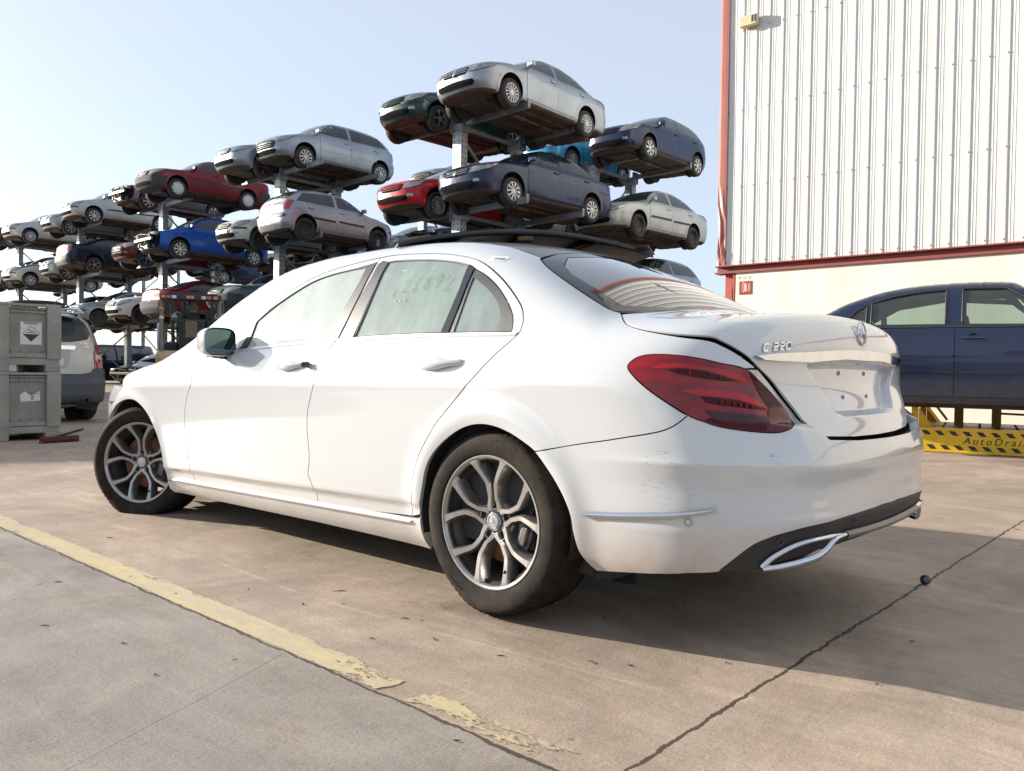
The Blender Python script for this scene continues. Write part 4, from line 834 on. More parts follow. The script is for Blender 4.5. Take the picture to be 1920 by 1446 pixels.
def tyre_geo(flat=0.):
    # outer face towards +y, wheel centre at origin
    prof=[(.205,.085),(.222,.098),(.231,.106),(.236,.110),(.243,.1125),(.262,.1165),(.280,.1165),(.296,.113),(.304,.108),(.3105,.100),(.3155,.090)]
    tread=[]
    ys=[.090,.062,.060,.056,.054,.022,.020,.016,.014,-.014,-.016,-.020,-.022,-.054,-.056,-.060,-.062,-.090]
    for i,y in enumerate(ys): tread.append((.3245-.9*(abs(y)/.1)**4*.006-(.007 if i%4 in (2,3) and 0<i<17 else 0),y))
    prof=prof+tread[1:-1]+[(.3155,-.090),(.304,-.108),(.262,-.1165),(.231,-.106),(.205,-.085)]
    m=MB(); n=120; m.lathe(prof,n,'Y')
    # shoulder sipes as raised blocks
    for j in range(72):
        a=2*PI*j/72
        for s in (1,-1):
            M=Matrix.Rotation(-a,4,'Y'); V=[];
            for (r_,y) in ((.3085,.1035),(.3175,.091),(.3225,.066)):
                for da in (-.028,.028): V.append((r_*math.cos(a+da+ (.02 if y<.08 else 0)),s*(y+.0022),r_*math.sin(a+da+(.02 if y<.08 else 0))) if False else (((r_+.0010)*math.cos(a+da)),s*(y+.0004),((r_+.0010)*math.sin(a+da))))
            m.add(V,[(0,2,3,1),(2,4,5,3)])
    if flat:
        z0=-.3245+flat
        m.v=[(x,y*(1+(.22*max(0,1-(z-z0)/.07) if z<z0+.07 else 0)),max(z,z0+.0*y)) for x,y,z in m.v]
    return m
def curved_text(txt,r,size,a_mid,y,par,mt,flip=False,ext=.0012,sp=1.):
    v,f=text_geo(txt,size,ext,spacing=sp); V=[]
    for x,yy,z in v:
        if not flip: a=a_mid+x/r; rr=r+yy; V.append((-rr*math.sin(-a) if False else rr*math.sin(a)*-1,y+z,rr*math.cos(a)))
        else: a=a_mid-x/r; rr=r-yy; V.append((-rr*math.sin(a),y+z,rr*math.cos(a)))
    return V,f
def rim_geo():
    m=MB()
    m.lathe([(.231,.100),(.2335,.106),(.231,.111),(.2265,.1115),(.221,.108),(.2165,.100)],96,'Y',mi=1); m.lathe([(.2165,.100),(.213,.085),(.205,.06),(.196,.02),(.192,-.09)],96,'Y')
    return m
def spokes():
    m=MB(); 
    for i in range(5):
        A=PI/2+PI/5+i*2*PI/5
        for s in (1,-1):
            ctrl=[(.040,3,.078,.013),(.052,10,.080,.0105),(.066,18.5,.082,.0090),(.084,25.6,.085,.0085),(.105,27.0,.088,.0087),(.128,27.6,.091,.0091),(.140,26.6,.093,.0094),(.154,24.6,.096,.0098),(.178,21.4,.101,.0106),(.200,18.8,.105,.0125),(.212,17.8,.107,.015),(.224,17.0,.108,.022)]
            P=[]; 
            for r_,dg,y,w in ctrl:
                a=A+s*R(dg); P.append((r_*math.cos(a),y,r_*math.sin(a),w))
            P=np.array(P); F_=fine(P[:,:3],4); wd=np.interp(np.linspace(0,len(P)-1,len(F_)),np.arange(len(P)),P[:,3]); V=[];Fc=[]; n=len(F_)
            for k in range(n):
                t=F_[min(k+1,n-1)]-F_[max(k-1,0)]; t[1]=0; t/=np.linalg.norm(t); b2=np.array([-t[2],0,t[0]]); c=F_[k]; w=wd[k]*1.26
                for a_,dy in ((-1.25,-.050),(-1.0,-.009),(-.62,.0),(.62,.0),(1.0,-.009),(1.25,-.050)): q=c+b2*w*a_; V.append((q[0],c[1]+dy,q[2]))
            for k in range(n-1):
                for j in range(6): Fc.append((k*6+j,k*6+(j+1)%6,k*6+6+(j+1)%6,k*6+6+j))
            m.add(V,Fc,0,False)
    # hub with bolt pockets
    m.lathe([(0,.062),(.05,.062),(.070,.066),(.076,.058),(.078,.02)],60,'Y')
    for i in range(5):
        a=PI/2+i*2*PI/5; c=(.056*math.cos(a),.0,.056*math.sin(a))
        m.lathe([(.0135,.05),(.0135,.076),(.0165,.079),(.0185,.076),(.019,.05)],20,'Y',c)
        m.lathe([(0,.0685),(.0132,.0685)],16,'Y',c,mi=1)
    m.lathe([(.031,.066),(.0335,.080),(.031,.085),(.0295,.084)],32,'Y')
    return m
def make_wheel(name,loc,steer,flat,side):
    w=empty(name,loc,steer+(0 if side>0 else PI),CAR)
    ty=tyre_geo(flat).build('tyre',tyre_m,w,fix=False,sharp=38)
    tm=MB(); v,f=curved_text('Continental',.274,.043,R(31),.1160,None,None,ext=.0007,sp=1.18); tm.add(v,f); tm.build('tyre_lettering',tyre_m,w,fix=False); tm=MB()
    tm.add(*curved_text('ContiSportContact',.277,.018,R(-150),.1160,None,None,flip=True,ext=.0012))
    tm.build('tyre_lettering',tyre_m,w,fix=False)
    rim_geo().build('rim_barrel',[alloy_d,alloy],w,sharp=50)
    so=spokes().build('spoke_set',[alloy,under],w,sharp=35)
    cp=MB(); cp.lathe([(0,.0862),(.022,.0862),(.0295,.085)],32,'Y',mi=0); cp.tube([(.0235*math.cos(a),.0868,.0235*math.sin(a)) for a in np.linspace(0,2*PI,28,endpoint=False)],.0012,5,closed=True,mi=1)
    V=[]
    for i in range(3):
        a=PI/2+i*2*PI/3; V.append((.0175*math.cos(a),.0868,.0175*math.sin(a))); a+=PI/3; V.append((.0035*math.cos(a),.0868,.0035*math.sin(a)))
    V.append((0,.0895,0)); cp.add(V,[(i,(i+1)%6,6) for i in range(6)],1)
    for i in range(24):
        a=2*PI*i/24; cp.box((.0268*math.cos(a),.0862,.0268*math.sin(a)),(.0022,.0012,.0022),mi=2)
    cp.build('centre_cap',[mat('cap_silver',(.55,.57,.6),.3,metal=.7),chrome,black_plastic],w,fix=False)
    bk=MB(); bk.lathe([(.05,.03),(.075,.035),(.148,.035),(.150,.03),(.150,.012),(.06,.012)],48,'Y'); bk.build('brake_disc',rust,w)
    cl=MB(); cl.prism([(.155*math.cos(a),.155*math.sin(a)) for a in np.linspace(-.6,.6,9)]+[(.095*math.cos(a),.095*math.sin(a)) for a in np.linspace(.5,-.5,7)],-.02,.055,'Y'); cl.box((-.12*0+.125,.058,0),(.03,.02,.07),bev=.006)
    co=cl.build('brake_caliper',calm,w); co.rotation_euler=(0,R(160 if side>0 else 20),0)
    vs=MB(); vs.tube([(0.11*math.cos(-2.15),.085,.19*math.sin(-2.15)),(.118*math.cos(-2.15),.104,.197*math.sin(-2.15))],.006,8); vs.build('tyre_valve',black_plastic,w)
    return w
def place(name,x,y,zc,steer,flat,side):
    return make_wheel(name,(x,y,zc),steer,flat,side)
w1=place('wheel',0,.772,.325,0,.003,1)
w2=place('wheel',2.84,.775,.327,R(28.5),.034,1)
place('wheel',0,-.772,.325,0,.003,-1); place('wheel',2.84,-.775,.325,R(28.5),.004,-1)
for w_ in (w1,): w_.rotation_euler=(0,R(2),0)
# underfloor, exhaust
u=MB(); u.box((1.55,0,.20),(3.6,1.3,.03)); u.tube([(2.2,.15,.2),(1.0,.2,.19),(.2,.3,.2),(-.5,.5,.24)],.04,10); u.box((-.60,.30,.33),(.4,.5,.16),bev=.06); u.box((-.70,0,.40),(.3,1.2,.2)); u.build('underfloor',under,CAR)

# ================= ground =================
def concrete():
    m,nt,b=nodes('yard_concrete'); tc=N(nt,'ShaderNodeTexCoord'); L=nt.links
    P=tc.outputs['Object']; sp=N(nt,'ShaderNodeSeparateXYZ'); L.new(P,sp.inputs[0]); X,Y=sp.outputs[0],sp.outputs[1]
    def nz(s,d=5,r=.62,st=None,off=0,dist=0):
        mp=N(nt,'ShaderNodeMapping'); mp.inputs['Scale'].default_value=st or (1,1,1); mp.inputs['Location'].default_value=(off,off*1.7,0); L.new(P,mp.inputs[0])
        n=N(nt,'ShaderNodeTexNoise'); n.inputs['Scale'].default_value=s; n.inputs['Detail'].default_value=d; n.inputs['Roughness'].default_value=r; n.inputs['Distortion'].default_value=dist; L.new(mp.outputs[0],n.inputs[0]); return n.outputs[0]
    c=mixc(nt,ramp(nt,nz(.55,4,.55),[(.32,0),(.68,1)]),(0.331, 0.283, 0.237),(0.476, 0.407, 0.338))
    c=mixc(nt,ramp(nt,nz(1.7,8,.72,(1,.45,1),3,.6),[(.40,0),(.66,.75)]),c,(0.255, 0.221, 0.193))
    c=mixc(nt,ramp(nt,nz(3.3,6,.65,(.35,1.2,1),9,1.2),[(.54,0),(.72,.55)]),c,(0.552, 0.483, 0.407))
    # trowel / tyre sweep marks
    mp=N(nt,'ShaderNodeMapping'); mp.inputs['Rotation'].default_value=(0,0,R(28)); mp.inputs['Scale'].default_value=(.7,7,1); L.new(P,mp.inputs[0])
    n=N(nt,'ShaderNodeTexNoise'); n.inputs['Scale'].default_value=1.6; n.inputs['Detail'].default_value=7; n.inputs['Distortion'].default_value=.8; n.inputs['Roughness'].default_value=.7; L.new(mp.outputs[0],n.inputs[0])
    sw=ramp(nt,n.outputs[0],[(.38,0),(.62,1)]); c=mixc(nt,mth(nt,'MULTIPLY',sw,.28),c,(0.228, 0.207, 0.193))
    # dark oil spots and specks
    v=N(nt,'ShaderNodeTexVoronoi'); v.inputs['Scale'].default_value=5.5; v.inputs['Randomness'].default_value=1; L.new(P,v.inputs['Vector'])
    spk=mth(nt,'MULTIPLY',ramp(nt,v.outputs['Distance'],[(.035,1),(.065,0)]),ramp(nt,nz(2.2,2,.5,None,17),[(.50,0),(.56,1)]))
    c=mixc(nt,mth(nt,'MULTIPLY',spk,.75),c,(.05,.04,.035))
    st=ramp(nt,nz(1.15,5,.7,None,31,.5),[(.60,0),(.70,.6)]); c=mixc(nt,st,c,(.13,.10,.075))
    # neighbouring pour (beyond the yellow line) is greyer
    g=mth(nt,'GREATER_THAN',mth(nt,'ADD',Y,mth(nt,'MULTIPLY',mth(nt,'SUBTRACT',nz(7,4),.5),.03)),1.555)
    gc=mixc(nt,ramp(nt,nz(1.3,7,.7,(.6,1,1),5,.7),[(.35,0),(.68,1)]),(0.214, 0.2, 0.19),(0.362, 0.342, 0.32)); gc=mixc(nt,mth(nt,'MULTIPLY',sw,.34),gc,(0.414, 0.393, 0.373)); gc=mixc(nt,mth(nt,'MULTIPLY',spk,.7),gc,(.05,.045,.04)); gc=mixc(nt,1.,gc,(.80,.805,.81),'MULTIPLY'); gc=mixc(nt,st,gc,(.20,.15,.11))
    c=mixc(nt,g,c,gc)
    # slab joints, ragged, and hairline cracks
    wob=mth(nt,'MULTIPLY',mth(nt,'SUBTRACT',nz(9,6,.7,None,2),.5),.045); wob2=mth(nt,'MULTIPLY',mth(nt,'SUBTRACT',nz(1.2,2,.5,None,2),.5),.03)
    def line(coord,pos,w,period=None):
        d=mth(nt,'ADD',mth(nt,'ADD',coord,wob),mth(nt,'SUBTRACT',wob2,pos))
        if period: d=mth(nt,'SUBTRACT',mth(nt,'PINGPONG',mth(nt,'ADD',d,period*100),period/2),0)
        else: d=mth(nt,'ABSOLUTE',d)
        return d
    wn_=mth(nt,'ADD',mth(nt,'MULTIPLY',ramp(nt,nz(6,5,.7,None,4),[(.4,0),(.7,1)]),.0055),.0016)
    J=None
    dx=line(X,-.955,0); dxp=mth(nt,'ABSOLUTE',mth(nt,'SUBTRACT',mth(nt,'PINGPONG',mth(nt,'ADD',mth(nt,'ADD',X,wob),500.955),5.0),0.)) # every 10 m
    dy=line(Y,1.553,0)
    j1=mth(nt,'MULTIPLY',mth(nt,'MULTIPLY',mth(nt,'LESS_THAN',dx,wn_),ramp(nt,nz(2.6,4,.6,None,6),[(.36,.35),(.6,1)])),mth(nt,'LESS_THAN',Y,1.55)); j2=mth(nt,'LESS_THAN',dy,wn_)
    dxx=mth(nt,'PINGPONG',mth(nt,'ADD',mth(nt,'ADD',X,wob),100.955),5.0); j3=mth(nt,'LESS_THAN',dxx,.006)
    dyy=mth(nt,'PINGPONG',mth(nt,'ADD',mth(nt,'ADD',Y,wob),98.447),5.0); j4=mth(nt,'LESS_THAN',dyy,.006)
    # hairline crack from the slab edge towards the camera
    cr=mth(nt,'ABSOLUTE',mth(nt,'ADD',mth(nt,'SUBTRACT',X,mth(nt,'MULTIPLY',mth(nt,'SUBTRACT',Y,1.55),-.42)),mth(nt,'ADD',mth(nt,'MULTIPLY',wob2,2.2),mth(nt,'ADD',mth(nt,'MULTIPLY',wob,.35),-.20))))
    j5=mth(nt,'MULTIPLY',mth(nt,'MULTIPLY',mth(nt,'LESS_THAN',cr,.0016),mth(nt,'GREATER_THAN',Y,1.55)),.75)
    j6=mth(nt,'MULTIPLY',mth(nt,'LESS_THAN',mth(nt,'ABSOLUTE',mth(nt,'ADD',mth(nt,'SUBTRACT',mth(nt,'SUBTRACT',X,mth(nt,'MULTIPLY',Y,.55)),1.8),mth(nt,'ADD',mth(nt,'MULTIPLY',wob2,3.),wob))),.0014),mth(nt,'MULTIPLY',mth(nt,'LESS_THAN',Y,1.2),mth(nt,'LESS_THAN',mth(nt,'ABSOLUTE',mth(nt,'SUBTRACT',X,2.0)),.5)))
    jj=mth(nt,'MAXIMUM',mth(nt,'MAXIMUM',j1,j2),mth(nt,'MAXIMUM',mth(nt,'MAXIMUM',j3,j4),mth(nt,'MAXIMUM',j5,mth(nt,'MULTIPLY',j6,.7))))
    # pale scuffed line swept beside the car
    sl=mth(nt,'ABSOLUTE',mth(nt,'ADD',mth(nt,'SUBTRACT',Y,1.155),mth(nt,'ADD',mth(nt,'MULTIPLY',mth(nt,'POWER',mth(nt,'SUBTRACT',X,.9),2.),.05),mth(nt,'MULTIPLY',wob2,1.6)))); slf=mth(nt,'MULTIPLY',mth(nt,'MULTIPLY',ramp(nt,sl,[(0,1),(.012,0)]),mth(nt,'LESS_THAN',mth(nt,'ABSOLUTE',mth(nt,'SUBTRACT',X,.35)),1.15)),ramp(nt,nz(4,5,.7,None,8),[(.4,.05),(.65,.45)]))
    c=mixc(nt,slf,c,(0.649, 0.552, 0.442))
    c=mixc(nt,1.,c,(1.08,.995,.915),'MULTIPLY')
    big=ramp(nt,nz(.9,9,.74,None,23,1.5),[(.42,0),(.60,1)]); c=mixc(nt,mth(nt,'MULTIPLY',big,.62),c,mixc(nt,1.,c,(.66,.63,.62),'MULTIPLY'))
    lg=ramp(nt,nz(1.9,9,.76,None,41,1.2),[(.52,0),(.68,1)]); c=mixc(nt,mth(nt,'MULTIPLY',lg,.65),c,mixc(nt,1.,c,(1.30,1.25,1.16),'MULTIPLY'))
    # grit: fine pale and dark grains, short scratches
    gr=nz(150,2,.5,None,3); c=mixc(nt,ramp(nt,gr,[(.34,.55),(.46,0)]),c,mixc(nt,1.,c,(.62,.60,.58),'MULTIPLY')); c=mixc(nt,ramp(nt,gr,[(.56,0),(.68,.5)]),c,mixc(nt,1.,c,(1.35,1.33,1.3),'MULTIPLY'))
    def scr(rot,off,lo):
        mp=N(nt,'ShaderNodeMapping'); mp.inputs['Rotation'].default_value=(0,0,R(rot)); mp.inputs['Scale'].default_value=(1.1,26,1); mp.inputs['Location'].default_value=(off,off,0); L.new(P,mp.inputs[0]); q=N(nt,'ShaderNodeTexNoise'); q.inputs['Scale'].default_value=2.2; q.inputs['Detail'].default_value=3; q.inputs['Distortion'].default_value=.5; L.new(mp.outputs[0],q.inputs[0]); return ramp(nt,q.outputs[0],[(lo,0),(lo+.05,.5)])
    c=mixc(nt,mth(nt,'MULTIPLY',scr(20,3,.66),ramp(nt,nz(.8,3,.6,None,5),[(.45,0),(.6,1)])),c,mixc(nt,1.,c,(1.4,1.36,1.3),'MULTIPLY')); c=mixc(nt,mth(nt,'MULTIPLY',scr(-35,9,.67),ramp(nt,nz(.9,3,.6,None,15),[(.45,0),(.6,1)])),c,mixc(nt,1.,c,(.55,.53,.52),'MULTIPLY'))
    c=mixc(nt,mth(nt,'MULTIPLY',jj,.88),c,(.035,.028,.022)); L.new(c,b.inputs['Base Color'])
    rg=mth(nt,'ADD',mth(nt,'MULTIPLY',nz(3,4),.25),.55); L.new(rg,b.inputs['Roughness']); b.inputs['Specular IOR Level'].default_value=.35
    h=mth(nt,'ADD',mth(nt,'MULTIPLY',nz(60,6,.7),.25),mth(nt,'MULTIPLY',nz(5,9,.78,(1,.6,1)),.55)); h=mth(nt,'ADD',h,mth(nt,'MULTIPLY',n.outputs[0],.22)); h=mth(nt,'SUBTRACT',h,mth(nt,'MULTIPLY',jj,1.6))
    bump(nt,b,h,.55,.012); return m
gm_=concrete()
m=MB(); m.add([(-60,-250,0),(350,-250,0),(350,120,0),(-60,120,0)],[(0,1,2,3)]); m.build('ground',gm_,kind='structure')
# worn yellow line
ym=bpy.data.materials.new('worn_yellow_paint'); ym.use_nodes=True; nt=ym.node_tree; b=nt.nodes['Principled BSDF']; b.inputs['Roughness'].default_value=.6
tc=N(nt,'ShaderNodeTexCoord'); sp=N(nt,'ShaderNodeSeparateXYZ'); nt.links.new(tc.outputs['Object'],sp.inputs[0])
yc=mixc(nt,ramp(nt,noise(nt,2.4,8,.72,stretch=(1,3,1)),[(.36,0),(.70,1)]),(.42,.36,.26),(.62,.50,.25)); yc=mixc(nt,ramp(nt,noise(nt,14,6,.7),[(.55,0),(.75,.5)]),yc,(.30,.26,.2)); nt.links.new(yc,b.inputs['Base Color'])
w=ramp(nt,noise(nt,6,10,.82,stretch=(.8,2.2,1)),[(.33,0),(.62,1)])
# paint survives well ahead of the car and breaks up towards the camera
mr=N(nt,'ShaderNodeMapRange'); mr.inputs[1].default_value=-.9; mr.inputs[2].default_value=.35; mr.inputs[3].default_value=-.42; mr.inputs[4].default_value=.30; nt.links.new(sp.outputs[0],mr.inputs[0])
gapn=mth(nt,'MULTIPLY',mth(nt,'LESS_THAN',mth(nt,'ABSOLUTE',mth(nt,'ADD',mth(nt,'ADD',sp.outputs[0],.29),mth(nt,'MULTIPLY',mth(nt,'SUBTRACT',noise(nt,12,5,.7),.5),.12))),.055),1.4)
ed=mth(nt,'MULTIPLY',mth(nt,'SUBTRACT',.044,mth(nt,'ABSOLUTE',mth(nt,'SUBTRACT',sp.outputs[1],1.497))),14.)
w=mth(nt,'SUBTRACT',w,ramp(nt,noise(nt,1.7,6,.7,stretch=(1,4,1)),[(.48,0),(.72,.5)]))
al=mth(nt,'ADD',mth(nt,'ADD',w,mr.outputs[0]),mth(nt,'SUBTRACT',mth(nt,'MINIMUM',ed,.25),mth(nt,'ADD',gapn,.48))); al=mth(nt,'MINIMUM',mth(nt,'MAXIMUM',mth(nt,'MULTIPLY',al,7.),0.),.93); nt.links.new(al,b.inputs['Alpha'])
bump(nt,b,noise(nt,40,5,.7),.3,.004)
m=MB(); m.add([(-1.6,1.440,.0025),(30,1.440,.0025),(30,1.548,.0025),(-1.6,1.548,.0025)],[(0,1,2,3)]); m.build('painted_line',ym,kind='structure')

# ================= generic cars (racks, yard) =================
class GBody(Body):
    zb=.17; kb=.07
    def f(s,P): return smax(Body.f(s,P),(s.zb-P[...,2]),s.kb)
def car_body(wb=2.55,fo=.80,ro=.75,hw=.85,H=1.45,kind='hatch',hood=.98,nose=.78,cowl=None,belt=.95,deck=1.02,rake=.55,tail=.0,round_=1.,arch_r=.345):
    xf=wb+fo; xr=-ro; cx=cowl if cowl is not None else wb-.42
    rf=cx-.72      # front of roof
    b=belt
    top=[(xf+.2,.2),(xf+.02,nose-.2),(xf-.12,nose-.02),(xf-.35,nose+.06),(xf-.75,hood-.05),(cx+.12,hood),(cx,hood+.03),(cx-.18,hood+.17*rake/.55),(rf+.12,H-.09),(rf-.15,H-.02),(rf-.7,H)]
    if kind in('hatch',): top+=[(.25,H-.035),(-.05,H-.09),(-.28,H-.20),(-.50,hood+.12),(xr+.12,hood-.02),(xr-.1,.85)]
    elif kind=='sedan': top+=[(.45,H-.05),(.2,H-.12),(-.05,H-.24),(-.30,deck+.05),(-.42,deck+.005),(xr+.15,deck-.02),(xr,deck-.07),(xr-.15,.8)]
    elif kind=='wagon': top+=[(.2,H-.01),(-.35,H-.05),(xr+.22,H-.13),(xr+.05,H-.5),(xr-.1,.75)]
    elif kind=='van': top=[(xf+.2,.3),(xf,nose),(xf-.25,nose+.18),(cx,hood+.08),(rf+.1,H-.08),(rf-.3,H),(.3,H),(xr+.12,H-.03),(xr+.02,H-.3),(xr-.1,.7)]
    top=sorted(top); 
    tops=[top[0]]
    for q in top[1:]:
        if q[0]-tops[-1][0]>.02: tops.append(q)
    z3=H
    sec=[(.10,.13),(.18,.075),(.26,.040),(.34,.022),(.50,.006),(.64,.0),(.72,.002),(b-.10,.016),(b-.02,.040),(b+.03,.062),(b+.15,.112),(b+.30,.185),(b+.42,.255),(b+.50,.32),(b+.7,.52)]
    rear=[(.1,xr+.16),(.25,xr+.06),(.40,xr),(.58,xr),(.66,xr+.05),(.9,xr+.07),(1.0,xr+.10),(1.2,xr+.25 if kind=='hatch' else xr+.12),(1.5,xr+.5 if kind=='hatch' else xr+.2)]
    if kind=='van': rear=[(.1,xr+.1),(.3,xr),(.5,xr),(.6,xr+.04),(1.2,xr+.06),(1.8,xr+.12)]
    front=[(.1,xf-.22),(.22,xf-.08),(.38,xf),(.55,xf),(.66,xf-.03),(.8,xf-.12),(1.0,xf-.3)]
    plan=[(xr-.1,hw*.93),(xr+.3,hw*.975),(0,hw),(wb*.5,hw),(wb,hw*.995),(wb+.35,hw*.96),(xf,hw*.88)]
    def ex(x,z):
        w=0
        for c in (0,wb): r=np.hypot(x-c,z-.31); w=w+.014*np.exp(-((r-arch_r)/.05)**2)*(z<.8)
        return w+.006*np.exp(-np.abs(z-.72-.02*x)/.04)
    g=GBody(plan,sec,tops,rear,front,extra=ex,kt=.11,kr=.36*round_,kf=.50*round_,crown=.10,bulge=.15,xm=wb*.4,ry2=.10,fy2=.17)
    g.wb=wb;g.xf=xf;g.xr=xr;g.hw=hw;g.H=H;g.kind=kind;g.cx=cx;g.rf=rf;g.bz=b;g.hood=hood;g.nose=nose;g.ar=arch_r;g.deck=deck
    return g
_sc={}
def shell(g,name,mt,mtu,parent,nu=(12,56,14),nt=64,z0=.62):
    if id(g) in _sc:
        out=[]
        for me0,nm,mm in zip(_sc[id(g)],(name,'underbody'),(mt,mtu)):
            me=me0.copy(); me.name=nm; me.materials.clear(); me.materials.append(mm); o=bpy.data.objects.new(nm,me); link(o,parent); out.append(o)
        return out[0]
    c0=g.xr+.55; c1=g.xf-.6; us=[]
    for i in range(nu[0]): us.append(('r',(PI/2)*(1-i/nu[0])))
    for i in range(nu[1]+1): us.append(('c',c0+(c1-c0)*i/nu[1]))
    for i in range(1,nu[2]+1): us.append(('f',(PI/2)*(i/nu[2])))
    O=[];D=[]
    for k,v in us:
        for j in range(nt):
            a=2*PI*j/nt
            if k=='c': O.append((v,0,z0)); D.append((0,math.cos(a),math.sin(a)))
            elif k=='r': O.append((c0,0,z0)); D.append((-math.sin(v),math.cos(v)*math.cos(a),math.cos(v)*math.sin(a)))
            else: O.append((c1,0,z0)); D.append((math.sin(v),math.cos(v)*math.cos(a),math.cos(v)*math.sin(a)))
    O=np.array(O);D=np.array(D); P=g.hit_out(O,D)
    # open the wheel arches: slide nearby vertices on to the arch circle
    for cx in (0,g.wb):
        dx=P[:,0]-cx; dz=P[:,2]-.31; d=np.hypot(dx,dz); side=np.abs(P[:,1])>g.hw-.30
        k=side&(np.abs(d-g.ar)<.034)&(dz>-.16)
        s=g.ar/np.maximum(d,1e-6); q=P[k].copy(); q[:,0]=cx+dx[k]*s[k]; q[:,2]=.31+dz[k]*s[k]
        oo=q.copy(); oo[:,1]=0; dd=np.zeros_like(q); dd[:,1]=np.sign(q[:,1]); P[k]=g.hit_out(oo,dd)
    zc=g.zb+.052
    G=g.grad(P); n=len(us); F=[];M=[]
    cen=lambda f:P[list(f)].mean(0)
    for i in range(n-1):
        for j in range(nt):
            f=(i*nt+j,i*nt+(j+1)%nt,(i+1)*nt+(j+1)%nt,(i+1)*nt+j)
            c=cen(f); cut=False
            for cx in (0,g.wb):
                if abs(c[1])>g.hw-.30 and min(math.hypot(P[i_][0]-cx,P[i_][2]-.31) for i_ in f)<g.ar-.010: cut=True
            if cut: continue
            nz=G[list(f)].mean(0)[2]
            F.append(f); M.append(1 if c[2]<zc-.002 else 0)
    bm=bmesh.new(); vs=[bm.verts.new(q) for q in P.tolist()]
    for f in F: bm.faces.new([vs[i] for i in f])
    loose=[v for v in bm.verts if not v.link_faces]; bmesh.ops.delete(bm,geom=loose,context='VERTS')
    bmesh.ops.bisect_plane(bm,geom=bm.verts[:]+bm.edges[:]+bm.faces[:],dist=1e-4,plane_co=(0,0,zc),plane_no=(0,0,1))
    bm.verts.ensure_lookup_table(); bm.verts.index_update(); A=np.array([tuple(v.co) for v in bm.verts]); FF=[tuple(v.index for v in f.verts) for f in bm.faces]; bm.free(); GA=g.grad(A); out=[]
    for mi,nm,mm in ((0,name,mt),(1,'underbody',mtu)):
        ff=[f for f in FF if (A[list(f)].mean(0)[2]<zc)==bool(mi)]; used=sorted({i for f in ff for i in f}); ix={v:i for i,v in enumerate(used)}
        V=A[used]; GN=GA[used]; ff=[tuple(ix[i] for i in f) for f in ff]; o_=[]
        for f in ff:
            nn=np.cross(V[f[1]]-V[f[0]],V[f[2]]-V[f[0]]); o_.append(f if nn@GN[list(f)].mean(0)>0 else f[::-1])
        ff=o_
        me=bpy.data.meshes.new(nm); me.from_pydata(V.tolist(),[],ff); me.materials.append(mm); me.polygons.foreach_set('use_smooth',[True]*len(ff))
        me.normals_split_custom_set([tuple(GN[i]) for f in ff for i in f])
        o=bpy.data.objects.new(nm,me); link(o,parent); out.append(o)
    _sc[id(g)]=[o.data for o in out]
    return out[0]
gl_dark=mat('car_glass_dark',(.035,.045,.048),.06,coat=1,var=.5,vs=1.5,spec=.9)
gl_blue=mat('car_glass_dusty',(.022,.032,.036),.14,coat=.4,var=.6,vs=1.8,spec=.4)
matte=mat('matte_black_grid',(.012,.012,.013),.95,var=.4,vs=20,spec=.06)
bumper_grey=mat('bumper_grey_plastic',(.06,.064,.068),.8,var=.2,spec=.2)
lens=mat('headlamp_lens',(.27,.28,.28),.16,metal=.6,coat=1,var=.45,vs=7)
redlens=mat('red_lamp',(.32,.012,.015),.12,coat=1)
underb=mat('underbody_brown',(.075,.052,.036),.85,var=.55,vs=4,bmp=.6,bs=10)
tyre_old=mat('old_tyre',(.028,.026,.025),.8,var=.4,vs=6)
hub_s=mat('hubcap_silver',(.50,.51,.52),.35,metal=.3,coat=.3)
hub_k=mat('steel_wheel_black',(.03,.03,.03),.5,metal=.3,var=.3)
platem=mat('number_plate',(.60,.60,.56),.5)
def carpaint(n,c,metal=.0,rough=.32): return mat('paint_'+n,c,rough,metal=metal,coat=.26,var=.14,vs=1.7,spec=.25,dent=.22,dirt=((.26,.21,.16),.15,1.3,.05 if sum(c)<.5 else .12))
PT={'silver':carpaint('silver',(.28,.325,.37),.7,.36),'blue_silver':carpaint('blue_silver',(.27,.32,.38),.65,.36),'lilac':carpaint('lilac_silver',(.31,.305,.35),.6,.36),'pale':carpaint('pale_silver',(.40,.42,.42),.55,.36),
 'white':carpaint('white',(.72,.73,.72)),'navy':carpaint('navy',(.010,.022,.062),.3,.25),'night':carpaint('night_blue',(.007,.015,.030),.3,.22),'green':carpaint('green',(.015,.055,.045),.3,.28),'red':carpaint('red',(.46,.006,.012)),
 'wine':carpaint('wine_red',(.17,.010,.018),.2,.3),'maroon':carpaint('maroon',(.14,.008,.014),.2,.3),'blue':carpaint('blue',(.006,.075,.36),.2,.28),'turq':carpaint('turquoise',(.008,.24,.46),.2,.28),'black':carpaint('black',(.012,.013,.016)),'grey':carpaint('grey',(.17,.18,.19),.4),'cream':carpaint('cream_white',(.60,.59,.53)),'olive':carpaint('grey_green',(.10,.13,.12),.3)}
_wheelmesh={}
